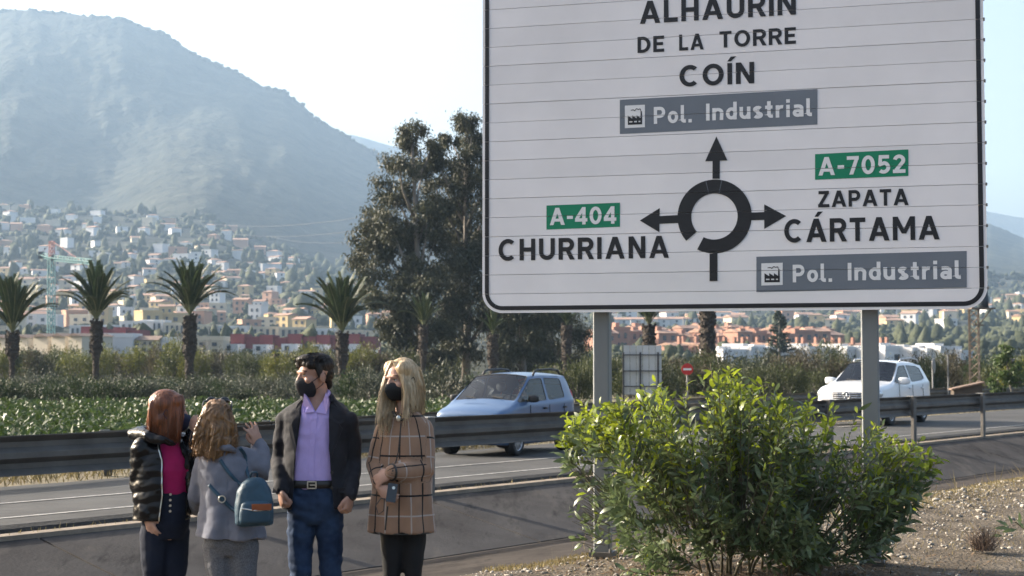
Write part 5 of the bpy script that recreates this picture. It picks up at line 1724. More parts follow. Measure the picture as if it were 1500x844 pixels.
# ============================================================ the big bush in front of the sign
def leaf6(P, D, N, L, W, curl=0.12):
    n = len(P)
    D = D / np.linalg.norm(D, axis=1, keepdims=True)
    S_ = np.cross(D, N); S_ /= np.maximum(np.linalg.norm(S_, axis=1, keepdims=True), 1e-9)
    N2 = np.cross(S_, D)
    L = L[:, None]; W = W[:, None]
    a = P + D * L * .33 + N2 * L * curl * .7; b2 = P + D * L * .70 + N2 * L * curl * .6
    V = np.stack([P, a + S_ * W * .5, a - S_ * W * .5, b2 + S_ * W * .42, b2 - S_ * W * .42, P + D * L - N2 * L * curl * .3], 1).reshape(-1, 3)
    f = np.array([(0, 1, 2), (2, 1, 3), (2, 3, 4), (4, 3, 5)])
    F = (f[None] + (np.arange(n) * 6)[:, None, None]).reshape(-1, 3)
    return V, F
M['bush_old'] = mat('bush_leaf', (0.055, 0.085, 0.030), 0.33, scale=7, c2=(0.15, 0.19, 0.085), trans=0.38, spec=0.55)
M['bush_young'] = mat('bush_young_leaf', (0.16, 0.22, 0.018), 0.4, scale=7, c2=(0.30, 0.34, 0.03), trans=0.5, spec=0.5)
M['twig'] = mat('bush_twig', (0.10, 0.085, 0.05), 0.8, var=0.3)
TOPB = [(812, 650), (835, 606), (870, 606), (900, 596), (950, 578), (985, 566), (1040, 552), (1080, 556), (1110, 574), (1150, 582), (1190, 603), (1230, 610), (1272, 606), (1292, 630), (1312, 654), (1345, 658), (1378, 668)]
BOTB = [(812, 660), (845, 700), (880, 712), (896, 760), (912, 838), (1100, 842), (1300, 826), (1332, 780), (1378, 690)]
bd = 12.35
bb = at(1090, 842, bd); bb.z = 0.0
bush = empty('bush', bb, 0, 'large leafy green bush growing in front of the sign posts', 'bush')
rb_ = random.Random(77)
Lp, Ld, Ly = [], [], []
tw = MB(); ns = 0
def top_y(x): return float(np.interp(x, [p[0] for p in TOPB], [p[1] for p in TOPB]))
def bot_y(x): return float(np.interp(x, [p[0] for p in BOTB], [p[1] for p in BOTB]))
NT = 780
shoots = []
for q in range(84):
    x = 818 + 556 * rb_.betavariate(1.15, 1.2); shoots.append((x, rb_.random() ** 1.1, rb_.uniform(-1, 1)))
for q in range(NT):
    sx_, sf_, sdp_ = shoots[rb_.randrange(len(shoots))]
    x = min(1380, max(810, sx_ + rb_.gauss(0, 15)))
    ty, by = top_y(x), bot_y(x)
    y = ty + (by - ty) * min(1, max(0, sf_ + rb_.gauss(0, 0.09)))
    if rb_.random() < 0.07: y = ty - rb_.uniform(0, 20)
    if rb_.random() < 0.04: x, y = rb_.uniform(835, 862), rb_.uniform(690, 800)
    edge = min(1.0, (x - 800) / 110, (1392 - x) / 130)
    half = 0.25 + 0.62 * max(0.1, edge) * (0.65 + 0.35 * min(1, (y - ty) / 60))
    dep = bd + half * min(1, max(-1, sdp_ + rb_.gauss(0, 0.3)))
    tip = at(x, y, dep) - bb
    if tip.z < 0.04: tip.z = 0.04 + rb_.random() * 0.1
    r0 = Vector((tip.x * 0.42 + rb_.gauss(0, .14), tip.y * 0.45 + rb_.gauss(0, .1), 0))
    mid = r0.lerp(tip, 0.55) + Vector((rb_.gauss(0, .04), rb_.gauss(0, .04), 0.10 * tip.z))
    pts = []
    for i in range(9):
        s = i / 8
        pts.append(r0 * (1 - s) ** 2 + mid * 2 * s * (1 - s) + tip * s * s)
    if q % 20 == 0 and tip.z > 0.5 and x > 915:
        mb = MB(); mb.tube([r0 - Vector((0, 0, .05))] + pts[1:], [0.013 - 0.0011 * i for i in range(9)], 6); mb.build('stem', M['twig'], bush, smooth=True)
    else:
        i_ = 6 if x < 908 else 3
        tw.tube(pts[i_:], [0.005 - 0.0006 * (i + i_ - 3) for i in range(9 - i_)], 3, cap=False)
    m = rb_.randint(17, 26)
    for j in range(m):
        s0_ = 0.74 if x < 908 else 0.45
        s = s0_ + (1 - s0_) * (j / m) ** 0.9
        f = s * 8; i0 = min(7, int(f)); p = pts[i0].lerp(pts[i0 + 1], f - i0)
        d = (pts[i0 + 1] - pts[i0]).normalized()
        a = j * 2.4 + rb_.uniform(-.5, .5)
        o1 = d.orthogonal().normalized(); o2 = d.cross(o1)
        out = o1 * math.cos(a) + o2 * math.sin(a)
        dd = d * rb_.uniform(0.35, 0.9) + out * rb_.uniform(0.5, 1.0) + Vector((0, 0, rb_.uniform(-0.45, 0.25)))
        Lp.append(p); Ld.append(dd)
        hgt = (y - ty) / max(1, by - ty)
        Ly.append(1 if rb_.random() < (0.80 * (s ** 2) * max(0.06, 1 - 1.5 * hgt)) else 0)
Lp = np.array([tuple(v) for v in Lp]); Ld = np.array([tuple(v) for v in Ld]); Ly = np.array(Ly)
# leave the left sign post in view: the bush is thin in front of it
_W = Lp + np.array(tuple(bb))
_qx = 750 + FPX * _W[:, 0] / _W[:, 1]; _qy = 529 - FPX * (_W[:, 2] - CAMZ) / _W[:, 1]
_u = rng.uniform(0, 1, len(Lp))
_keep = ~(((_qx > 838) & (_qx < 893) & (_qy > 685) & (_u < 0.90)) | ((_qx > 850) & (_qx < 893) & (_qy > 612) & (_qy <= 685) & (_u < 0.45)) | ((_qx <= 838) & (_qy > 700) & (_u < 0.8)))
Lp, Ld, Ly = Lp[_keep], Ld[_keep], Ly[_keep]
n = len(Lp)
Ln = orient(n); Ln[:, 2] += 0.6
LL = rng.uniform(0.05, 0.145, n) * np.where(Ly == 1, 0.8, 1.0); WW = LL * rng.uniform(0.20, 0.30, n) * np.where(Ly == 1, 1.35, 1.0)
# the 280 that show largest stand as parts of their own
vis = np.argsort(Lp[:, 1] - LL * 6)[:280]
ul = leaf6(np.zeros((1, 3)), np.array([[1.0, 0, 0]]), np.array([[0, 0, 1.0]]), np.ones(1), np.ones(1) * 0.26)
LM = [mesh_np('leaf', *ul, [M['bush_old']]), mesh_np('leaf', *ul, [M['bush_young']])]
for i in vis:
    o = obj('leaf', LM[Ly[i]], bush, Vector(Lp[i]))
    d = Vector(Ld[i]).normalized(); nn = Vector(Ln[i]); s_ = d.cross(nn).normalized(); n2 = s_.cross(d)
    o.rotation_euler = Matrix((d, -s_, n2)).transposed().to_euler()
    o.scale = (LL[i],) * 3
keep = np.ones(n, bool); keep[vis] = False
Vv, Ff = leaf6(Lp[keep], Ld[keep], Ln[keep], LL[keep], WW[keep])
fo = obj('foliage', mesh_np('foliage', Vv, Ff, [M['bush_old'], M['bush_young']], np.repeat(Ly[keep], 4)), bush); fo['kind'] = 'stuff'
t_ = tw.build('twigs', M['twig'], bush); t_['kind'] = 'stuff'

# dry little shrub and the green shoot at the right edge
b = gnd(1441, 803, 0.06)
e = empty('dry_shrub', b, 0, 'small dry brown tuft on the gravel at lower right', 'shrub')
mb = MB(); rq = random.Random(4)
for i in range(260):
    a = rq.uniform(0, 6.28); el = rq.uniform(0.5, 1.5); ln = rq.uniform(0.10, 0.24)
    d = Vector((math.cos(a) * math.cos(el), math.sin(a) * math.cos(el), math.sin(el)))
    p0 = Vector((rq.gauss(0, .04), rq.gauss(0, .04), -0.02))
    mb.tube([p0, p0 + d * ln * .6, p0 + d * ln + Vector((rq.gauss(0, .03), rq.gauss(0, .03), 0))], [0.0025, 0.002, 0.001], 3)
M['dry_twig'] = mat('dry_twig', (0.16, 0.115, 0.085), 0.9, var=0.3)
mb.build('twigs', M['dry_twig'], e)
b = gnd(1510, 800, 0.06)
e = empty('leafy_shoot', b, 0, 'low green shoot with long leaves at the right edge', 'plant')
mb = MB(); mb.tube([(0, 0, -.02), (-.05, 0, .15), (-.14, 0, .22)], 0.006, 5); mb.tube([(0, 0, -.02), (-.02, 0.02, .2), (-.03, 0, .34)], 0.006, 5); mb.build('stem', M['twig'], e)
for (x, y), (dx, dz), ln in (((1478, 772), (-1, .55), .13), ((1480, 775), (-1, .05), .15), ((1470, 785), (-1, -.05), .12), ((1494, 768), (-.1, 1), .12), ((1500, 775), (-.7, .8), .12), ((1483, 768), (-.3, .8), .09), ((1490, 776), (-.9, -.15), .14), ((1502, 766), (.3, .8), .12)):
    p = at(x, y, b.y) - b
    Vv, Ff = leaf6(np.array([tuple(p)]), np.array([[dx, rq.uniform(-.4, .4), dz]]), np.array([[0, -.8, .6]]), np.array([ln]), np.array([ln * .28]))
    obj('leaf', mesh_np('leaf', Vv, Ff, [M['bush_old']]), e)
# ============================================================ people
from mathutils.bvhtree import BVHTree
M['skin'] = mat('skin', (0.36, 0.20, 0.14), 0.5, var=0.12, scale=14, spec=0.35, bump=0.05, bscale=90)
M['skin_fair'] = mat('skin_fair', (0.42, 0.25, 0.185), 0.5, var=0.1, scale=14, spec=0.35, bump=0.05, bscale=90)
M['mask_black'] = mat('mask_black', (0.012, 0.012, 0.014), 0.75, var=0.2, scale=20, bump=0.1, bscale=150)
M['mask_blue'] = mat('mask_dark_blue', (0.012, 0.016, 0.05), 0.7, var=0.2, scale=20)
M['eye_white'] = mat('eye_white', (0.6, 0.58, 0.55), 0.2, var=0.03)
M['eye_iris'] = mat('eye_iris', (0.03, 0.02, 0.012), 0.15)

def hair_mat(name, c1, c2, rough=0.38, tr=0.12):
    return mat(name, c1, rough, scale=1.0, c2=c2, stretch=(70, 70, 5), bump=0.5, bscale=1.0, bdist=0.01, spec=0.55, trans=tr, detail=4)
M['hair_black'] = hair_mat('hair_black', (0.009, 0.007, 0.006), (0.024, 0.018, 0.014), 0.5, 0.0)
M['hair_black'].node_tree.nodes['Principled BSDF'].inputs['Specular IOR Level'].default_value = 0.22
M['hair_red'] = hair_mat('hair_auburn', (0.0750, 0.0213, 0.0075), (0.2500, 0.0750, 0.0225), 0.36, 0.12)
M['hair_brown'] = hair_mat('hair_brown', (0.0750, 0.0363, 0.0125), (0.2750, 0.1438, 0.0525), 0.38, 0.12)
M['hair_blonde'] = hair_mat('hair_blonde', (0.3000, 0.2063, 0.1063), (0.6500, 0.4875, 0.2937), 0.42, 0.12)

def cloth(name, c, rough=0.85, var=0.12, c2=None, fine=220, **kw):
    return mat(name, c, rough, var=var, scale=9, c2=c2, bump=kw.pop('bump', 0.25), bscale=fine, bdist=0.003, spec=kw.pop('spec', 0.25), **kw)
M['blazer'] = cloth('blazer_wool', (0.013, 0.013, 0.017), 0.8, 0.3, sheen=0.05)
M['lilac'] = cloth('lilac_cotton', (0.42, 0.33, 0.62), 0.8, 0.08)
M['jeans'] = mat('blue_denim', (0.008, 0.016, 0.038), 0.85, scale=6, c2=(0.030, 0.055, 0.11), bump=0.2, bscale=250, bdist=0.003, spec=0.2)
M['dark_jeans'] = mat('dark_denim', (0.007, 0.009, 0.018), 0.85, scale=5, c2=(0.014, 0.019, 0.034), bump=0.2, bscale=250, bdist=0.003, spec=0.2)
M['puffer'] = mat('black_puffer', (0.005, 0.005, 0.006), 0.27, var=0.2, scale=8, spec=0.28, bump=0.2, bscale=30, bdist=0.008)
M['magenta'] = cloth('magenta_knit', (0.33, 0.009, 0.09), 0.8, 0.1)
M['grey_coat'] = cloth('grey_wool', (0.14, 0.145, 0.175), 0.9, 0.14, sheen=0.15)
M['grey_check'] = mat('grey_check_cloth', (0.060, 0.062, 0.07), 0.85, scale=130, c2=(0.14, 0.14, 0.15), bump=0.1, bscale=200, bdist=0.002)
M['teal_bag'] = cloth('teal_nylon', (0.020, 0.055, 0.085), 0.55, 0.15, spec=0.4)
M['tan_leather'] = cloth('tan_leather', (0.24, 0.07, 0.025), 0.5, 0.15)
M['leggings'] = cloth('black_leggings', (0.008, 0.008, 0.009), 0.7, 0.2)
M['shoe'] = mat('black_shoe', (0.012, 0.011, 0.011), 0.4, var=0.2, spec=0.5)
M['leather_black'] = mat('black_leather', (0.014, 0.013, 0.012), 0.45, var=0.2, spec=0.5)
M['silver'] = mat('silver_metal', (0.6, 0.58, 0.52), 0.3, metal=0.9)
M['phone'] = mat('phone_black', (0.010, 0.011, 0.014), 0.2, spec=0.6)
M['shades'] = mat('sunglass_plastic', (0.010, 0.008, 0.008), 0.15, spec=0.6)
M['cuff'] = cloth('cuff_lilac', (0.45, 0.37, 0.65), 0.8, 0.05)

# camel coat with windowpane check: lines follow the cloth through the stored coordinate
def check_mat():
    m = cloth('camel_check', (0.26, 0.155, 0.098), 0.9, 0.08, sheen=0.2)
    nt = m.node_tree; p = nt.nodes['Principled BSDF']
    at_ = _n(nt, 'ShaderNodeAttribute'); at_.attribute_name = 'cuv'
    sep = _n(nt, 'ShaderNodeSeparateXYZ'); nt.links.new(at_.outputs['Vector'], sep.inputs[0])
    def linemask(sock, period, off, w):
        a = _n(nt, 'ShaderNodeMath', operation='ADD'); a.inputs[1].default_value = off + 40 * period
        nt.links.new(sock, a.inputs[0])
        b = _n(nt, 'ShaderNodeMath', operation='MODULO'); b.inputs[1].default_value = period
        nt.links.new(a.outputs[0], b.inputs[0])
        c = _n(nt, 'ShaderNodeMath', operation='LESS_THAN'); c.inputs[1].default_value = w
        nt.links.new(b.outputs[0], c.inputs[0])
        return c.outputs[0]
    def mx(a, b):
        c = _n(nt, 'ShaderNodeMath', operation='MAXIMUM'); nt.links.new(a, c.inputs[0]); nt.links.new(b, c.inputs[1]); return c.outputs[0]
    white = mx(linemask(sep.outputs[0], 0.150, 0.075, 0.0075), linemask(sep.outputs[1], 0.226, 0.0, 0.0085))
    black = mx(linemask(sep.outputs[0], 0.150, 0.0, 0.0095), linemask(sep.outputs[1], 0.226, 0.113, 0.0105))
    src = p.inputs['Base Color'].links[0].from_socket
    m1 = _n(nt, 'ShaderNodeMix', data_type='RGBA'); m1.inputs['B'].default_value = (0.34, 0.29, 0.255, 1)
    m2 = _n(nt, 'ShaderNodeMix', data_type='RGBA'); m2.inputs['B'].default_value = (0.012, 0.010, 0.010, 1)
    nt.links.new(white, m1.inputs['Factor']); nt.links.new(src, m1.inputs['A'])
    nt.links.new(black, m2.inputs['Factor']); nt.links.new(m1.outputs['Result'], m2.inputs['A'])
    nt.links.new(m2.outputs['Result'], p.inputs['Base Color'])
    return m
M['camel'] = check_mat()

class Fig:
    """a person: local frame at the feet, x to the right of the picture, y away from the camera, z up"""
    def __init__(self, px_, depth, label, group='people standing on the verge'):
        self.d = depth
        b = at(px_, 529, depth); b.z = 0.0
        b.z = verge_z(b.dot(TN), b.dot(U)) if True else 0
        self.b = b
        self.k = depth / FPX
        self.e = empty('person', b, 0, label, 'person', group)
    def L(self, x, y, dy=0.0):
        return at(x, y, self.d + dy) - self.b

def rounded(mb, pts, rad, k=12):
    """tube with round ends"""
    pts = [Vector(p) for p in pts]; rad = list(rad)
    def cap(a, b, r):
        d = (a - b).normalized()
        return [(a + d * r * 0.92, r * 0.38), (a + d * r * 0.6, r * 0.8)]
    c0 = cap(pts[0], pts[1], rad[0]); c1 = cap(pts[-1], pts[-2], rad[-1])
    P = [q[0] for q in c0] + pts + [q[0] for q in c1[::-1]]
    Rr = [q[1] for q in c0] + rad + [q[1] for q in c1[::-1]]
    mb.tube(P, Rr, k)

def smooth_path(pts, rad, n=4):
    """resample a polyline with rounded joints"""
    pts = [Vector(p) for p in pts]; out, ro = [], []
    m = len(pts)
    for i in range(m - 1):
        p0, p1, p2, p3 = pts[max(0, i - 1)], pts[i], pts[i + 1], pts[min(m - 1, i + 2)]
        for j in range(n):
            t = j / n
            q = 0.5 * ((2 * p1) + (p2 - p0) * t + (2 * p0 - 5 * p1 + 4 * p2 - p3) * t * t + (3 * p1 - p0 - 3 * p2 + p3) * t ** 3)
            out.append(q); ro.append(rad[i] + (rad[i + 1] - rad[i]) * t)
    out.append(pts[-1]); ro.append(rad[-1])
    return out, ro

def ell_rings(rows, k=32, pw=2.3):
    """rows: (cx, cy, z, rx, ry)"""
    rings = []
    for cx, cy_, z, rx, ry in rows:
        r = []
        for j in range(k):
            a = 2 * math.pi * j / k
            c, s = math.cos(a), math.sin(a)
            r.append((cx + rx * math.copysign(abs(c) ** (2 / pw), c), cy_ + ry * math.copysign(abs(s) ** (2 / pw), s), z))
        rings.append(r)
    return rings

def blob(name, mb, m, parent, voxel=0.01, it=4, disp=None, finish=True):
    o = mb.build(name, m)
    md = o.modifiers.new('r', 'REMESH'); md.mode = 'VOXEL'; md.voxel_size = voxel; md.use_smooth_shade = True
    if it:
        sm = o.modifiers.new('s', 'SMOOTH'); sm.factor = 0.5; sm.iterations = it
    evald(o)
    me = o.data
    if not me.materials: me.materials.append(m)
    if disp:
        n = len(me.vertices)
        co = np.empty(n * 3, np.float32); me.vertices.foreach_get('co', co); co = co.reshape(-1, 3)
        no = np.empty(n * 3, np.float32); me.vertices.foreach_get('normal', no); no = no.reshape(-1, 3)
        dv = np.array([disp(c, q) for c, q in zip(co, no)], np.float32)
        co += no * dv[:, None]
        me.vertices.foreach_set('co', co.ravel()); me.update()
    me.polygons.foreach_set('use_smooth', np.ones(len(me.polygons), bool))
    o.parent = parent
    return o

def bvh_of(o):
    return BVHTree.FromPolygons([v.co for v in o.data.vertices], [p.vertices for p in o.data.polygons])

def drape(bv, x, z, off, back=False):
    o, d = (Vector((x, 2, z)), Vector((0, -1, 0))) if back else (Vector((x, -2, z)), Vector((0, 1, 0)))
    hit = bv.ray_cast(o, d)
    if hit[0] is None:
        hit = bv.find_nearest(Vector((x, 1 if back else -1, z)))
    s = 1 if back else -1
    p = Vector(hit[0])
    return Vector((x, p.y + s * off, z))

def ribbon(bv, pts, widths, off, th, m, name, parent, back=False, sub=6):
    """strap or seam laid on a garment; pts in (x, z)"""
    P = []
    for i in range(len(pts) - 1):
        for j in range(sub):
            t = j / sub
            P.append((pts[i][0] + (pts[i + 1][0] - pts[i][0]) * t, pts[i][1] + (pts[i + 1][1] - pts[i][1]) * t, widths[i] + (widths[i + 1] - widths[i]) * t))
    P.append((*pts[-1], widths[-1]))
    rings = []
    s = 1 if back else -1
    for i, (x, z, w) in enumerate(P):
        x0, z0, _ = P[max(0, i - 1)]; x1, z1, _ = P[min(len(P) - 1, i + 1)]
        d = Vector((x1 - x0, z1 - z0)).normalized(); nx, nz = -d.y, d.x
        a = drape(bv, x + nx * w / 2, z + nz * w / 2, off, back); b_ = drape(bv, x - nx * w / 2, z - nz * w / 2, off, back)
        t_ = Vector((0, s * th, 0))
        rings.append([a, b_, b_ + t_, a + t_])
    mb = MB(); mb.loft(rings)
    return mb.build(name, m, parent, smooth=False)

def patch(bv, poly, off, th, m, name, parent, back=False):
    """flat panel (lapel, pocket, patch) lying on a garment; poly in (x, z)"""
    s = 1 if back else -1
    a = [drape(bv, x, z, off, back) for x, z in poly]
    b_ = [p + Vector((0, s * th, 0)) for p in a]
    n = len(a)
    mb = MB(); mb.add(a + b_, [list(range(n)), list(range(2 * n - 1, n - 1, -1))] + [[i, n + i, n + (i + 1) % n, (i + 1) % n] for i in range(n)])
    return mb.build(name, m, parent)

# ---- heads and hands
def axes(yaw, pitch=0.0, roll=0.0):
    """yaw 0 = looks at the camera, minus = towards the left of the picture"""
    f = Vector((math.sin(yaw), -math.cos(yaw), 0))
    f = (f * math.cos(pitch) + Vector((0, 0, math.sin(pitch)))).normalized()
    s = f.cross(Vector((0, 0, 1))).normalized()       # points to the head's own right
    u = s.cross(f).normalized()
    return f, s, u

def head(mb, C, ax, sc=1.0, ear=1.0):
    f, s, u = ax
    m3 = Matrix((s, f, u)).transposed()
    def E(c, r, seg=20, rg=14): mb.sphere(C + (s * c[0] + f * c[1] + u * c[2]) * sc, tuple(q * sc for q in r), seg, rg, m3)
    E((0, -0.012, 0.034), (0.077, 0.100, 0.086))
    E((0, 0.030, -0.030), (0.064, 0.068, 0.086))
    E((0, 0.052, -0.088), (0.040, 0.036, 0.032))
    E((0, 0.020, -0.070), (0.056, 0.055, 0.045))
    E((0, 0.084, 0.030), (0.052, 0.016, 0.012))
    for q in (-1, 1):
        E((q * 0.044, 0.068, -0.020), (0.022, 0.022, 0.022))
        E((q * (0.066 + 0.014 * ear), -0.006, -0.008), (0.010, 0.022, 0.034))
        E((q * 0.031, 0.074, 0.012), (0.017, 0.016, 0.012))
    mb.tube([C + (f * 0.086 + u * 0.022) * sc, C + (f * 0.106 - u * 0.010) * sc, C + (f * 0.112 - u * 0.026) * sc, C + (f * 0.088 - u * 0.036) * sc], [0.009 * sc, 0.012 * sc, 0.016 * sc, 0.012 * sc], 10)
    E((0, 0.090, -0.058), (0.024, 0.012, 0.008)); E((0, 0.088, -0.068), (0.020, 0.012, 0.008))

def eyes(fig, C, ax, browm, sc=1.0, parent=None):
    f, s, u = ax
    m3 = Matrix((s, f, u)).transposed()
    for q in (-1, 1):
        c = C + (s * q * 0.031 + f * 0.082 + u * 0.010) * sc
        mb = MB(); mb.sphere(c, (0.0125 * sc, 0.0105 * sc, 0.0058 * sc), 12, 8, m3); ey = mb.build('eye', M['eye_white'], parent or fig.e, smooth=True)
        mb = MB(); mb.sphere(c + f * 0.0065 * sc, (0.0056 * sc, 0.005 * sc, 0.0048 * sc), 10, 6, m3); mb.build('iris', M['eye_iris'], ey, smooth=True)
        mb = MB(); mb.tube([c + (s * -0.016 + f * 0.006 + u * 0.004) * sc, c + (f * 0.012 + u * 0.0062) * sc, c + (s * 0.016 + f * 0.005 + u * 0.003) * sc], 0.0026 * sc, 5); mb.build('eyelid', M['eye_iris'], ey)
        mb = MB(); b = C + (s * q * 0.034 + f * 0.094 + u * 0.034) * sc
        mb.tube([b + s * -0.024 * sc - f * 0.012 * sc, b + u * 0.004 * sc, b + s * 0.024 * sc - f * 0.012 * sc], [0.004 * sc, 0.006 * sc, 0.003 * sc], 6, flat=0.6); mb.build('eyebrow', browm, parent or fig.e, smooth=True)

def face_mask(fig, C, ax, m, sc=1.0, peak=0.0):
    f, s, u = ax
    m3 = Matrix((s, f, u)).transposed()
    def V3(a, b, c): return C + (s * a + f * b + u * c) * sc
    # shell lofted from nose bridge to under the chin
    rows = []
    prof = [(-0.008, 0.110, 0.030, 0.070), (-0.018, 0.124 + peak * .4, 0.052, 0.066), (-0.036, 0.128 + peak, 0.068, 0.055), (-0.056, 0.124 + peak, 0.071, 0.045), (-0.078, 0.116 + peak * .6, 0.066, 0.035), (-0.098, 0.106 + peak * .2, 0.052, 0.034), (-0.114, 0.080, 0.034, 0.036)]
    for z, fy, hw, back in prof:
        r = []
        for i in range(13):
            a = -1 + 2 * i / 12
            r.append(V3(a * hw, back + (fy - back) * (1 - abs(a) ** (1.7 if peak == 0 else 1.35)), z + 0.006 * abs(a) * (1 if z > -0.06 else -0.3)))
        rows.append(r)
    mb = MB()
    mb.loft(rows, cap=False, closed=False)
    inner = [[p - f * 0.004 * sc for p in r] for r in rows]
    mb.loft(inner, cap=False, closed=False)
    k = mb.build('face_mask', m, fig.e, smooth=True)
    for q in (-1, 1):
        mb = MB()
        mb.tube([V3(q * 0.064, 0.058, -0.030), V3(q * 0.078, 0.020, -0.004), V3(q * 0.086, -0.018, 0.018), V3(q * 0.088, -0.030, -0.008), V3(q * 0.080, 0.0, -0.048), V3(q * 0.058, 0.045, -0.082)], 0.0022 * sc, 5)
        mb.build('ear_loop', m, k)
    return k

def hand(mb, W, d, n, curl=0.5, thumb_side=1, spread=0.12, sc=1.0, point=None):
    """W wrist, d direction of the fingers, n palm normal, side axis = d x n"""
    d = Vector(d).normalized(); n = Vector(n); n = (n - d * n.dot(d)).normalized(); s = d.cross(n).normalized()
    m3 = Matrix((s, d, n)).transposed()
    mb.sphere(W + d * 0.046 * sc, (0.041 * sc, 0.052 * sc, 0.016 * sc), 16, 10, m3)
    mb.sphere(W + d * 0.018 * sc, (0.030 * sc, 0.035 * sc, 0.019 * sc), 14, 8, m3)
    for i, (o, ln) in enumerate(((-0.030, 0.066), (-0.010, 0.076), (0.010, 0.072), (0.029, 0.058))):
        o *= thumb_side * -1
        c = curl[i] if hasattr(curl, '__len__') else curl
        p = W + (d * 0.082 + s * o) * sc
        dirn = (d + s * (o / 0.03) * spread).normalized()
        ang = 0.0; pts = [p - dirn * 0.02 * sc, p]
        for j, fr in enumerate((0.45, 0.32, 0.23)):
            ang += c * (0.9, 1.15, 0.8)[j]
            q = dirn * math.cos(ang) + n * math.sin(ang)
            p = p + q * ln * fr * sc * 1.05
            pts.append(p)
        rounded(mb, pts, [0.0092 * sc, 0.0092 * sc, 0.0086 * sc, 0.0078 * sc, 0.0066 * sc], 8)
    side = s * thumb_side
    b = W + (d * 0.026 + side * 0.028) * sc
    pts = [b, b + (d * 0.022 + side * 0.014 + n * 0.012) * sc, b + (d * 0.046 + side * 0.016 + n * 0.024) * sc, b + (d * 0.064 + side * 0.006 + n * 0.032) * sc]
    rounded(mb, pts, [0.013 * sc, 0.0125 * sc, 0.0105 * sc, 0.008 * sc], 8)

def arm(mb, sh, el, wr, r=(0.052, 0.046, 0.042, 0.036, 0.026), k=12):
    pts = [sh, sh.lerp(el, 0.5), el, el.lerp(wr, 0.5), wr]
    rounded(mb, pts, list(r), k)

def leg(mb, hip, kn, an, r=(0.085, 0.075, 0.056, 0.052, 0.036), k=14):
    pts = [hip, hip.lerp(kn, 0.5), kn, kn.lerp(an, 0.4), an]
    rounded(mb, pts, list(r), k)

def shoes(fig, ankles, toes, m):
    for a, t in zip(ankles, toes):
        mb = MB()
        d = Vector((t.x - a.x, t.y - a.y, 0)).normalized()
        g = Vector((a.x, a.y, 0))
        mb.sphere(g + d * 0.05 + Vector((0, 0, 0.035)), (0.045, 0.14, 0.040), 16, 10, Matrix((d.cross(Vector((0, 0, 1))), d, Vector((0, 0, 1)))).transposed())
        mb.sphere(g + Vector((0, 0, 0.055)), (0.042, 0.055, 0.055), 14, 8)
        mb.box(g + d * 0.04 + Vector((0, 0, 0.012)), (0.085, 0.25, 0.022), Matrix((d.cross(Vector((0, 0, 1))), d, Vector((0, 0, 1)))).transposed())
        blob('shoe', mb, m, fig.e, 0.007, 3)

def cloth_disp(amp, fx=9, fz=16, seed=0):
    def f(c, n):
        return amp * (mnoise.fractal(Vector((c[0] * fx + seed, c[1] * fx, c[2] * fz)), 1.0, 2.0, 4)) + amp * 0.5 * mnoise.fractal(Vector((c[0] * fx * 3.1, c[1] * fx * 3, c[2] * fz * 2.2 + seed)), 1.0, 2.0, 2)
    return f

def hair_disp(amp=0.004, f=85):
    def g(c, n):
        return amp * mnoise.fractal(Vector((c[0] * f, c[1] * f, c[2] * 6.0)), 1.0, 2.0, 3)
    return g

def locks(mb, roots_tips, r0=0.012, wav=0.0, seed=0):
    rr_ = random.Random(seed)
    for a, c, b in roots_tips:
        a, c, b = Vector(a), Vector(c), Vector(b)
        pts = []
        ph = rr_.uniform(0, 6)
        for i in range(9):
            t = i / 8
            p = a * (1 - t) ** 2 + c * 2 * t * (1 - t) + b * t * t
            p += Vector((math.sin(ph + t * 9) * wav * t, math.cos(ph * 1.3 + t * 8) * wav * t, 0))
            pts.append(p)
        mb.tube(pts, [r0 * q for q in (0.5, 0.9, 1, 1, 0.95, 0.85, 0.7, 0.5, 0.15)], 5)

def strand_part(lk, m, parent, rep=5, jit=0.010, seed=1, wav=0.003):
    """fine loose strands over the hair mass"""
    r_ = random.Random(seed); L2 = []
    for a, c, b in lk:
        for _ in range(rep):
            j1 = Vector((r_.gauss(0, jit), r_.gauss(0, jit), r_.gauss(0, jit)))
            L2.append((Vector(a) + j1 * 0.5, Vector(c) + j1 * 1.1, Vector(b) + j1 * 1.3 + Vector((0, 0, r_.uniform(-.012, .012)))))
    mb = MB()
    for a, c, b in L2:
        ph = r_.uniform(0, 6)
        pts = []
        for i in range(8):
            t = i / 7
            pts.append(a * (1 - t) ** 2 + c * 2 * t * (1 - t) + b * t * t + Vector((math.sin(ph + t * 8), math.cos(ph + t * 7), 0)) * wav * t)
        mb.tube(pts, [0.0016 * q for q in (0.6, 1, 1, 1, 1, 0.9, 0.7, 0.3)], 3, cap=False)
    o = mb.build('hair_strands', m, parent, smooth=True); o['kind'] = 'stuff'
    return o

def cut_open(o, planes, keep_fn):
    """cut a garment with planes (x = a + b z) and drop the faces in the opening"""
    bm = bmesh.new(); bm.from_mesh(o.data)
    for co, no in planes:
        bmesh.ops.bisect_plane(bm, geom=bm.verts[:] + bm.edges[:] + bm.faces[:], plane_co=co, plane_no=no)
    kill = [f for f in bm.faces if not keep_fn(f.calc_center_median())]
    bmesh.ops.delete(bm, geom=kill, context='FACES')
    bmesh.ops.delete(bm, geom=[v for v in bm.verts if not v.link_faces], context='VERTS')
    bm.to_mesh(o.data); bm.free()
    o.data.polygons.foreach_set('use_smooth', np.ones(len(o.data.polygons), bool))

def solid(o, th):
    md = o.modifiers.new('t', 'SOLIDIFY'); md.thickness = th; md.offset = -1
    evald(o)
    return o

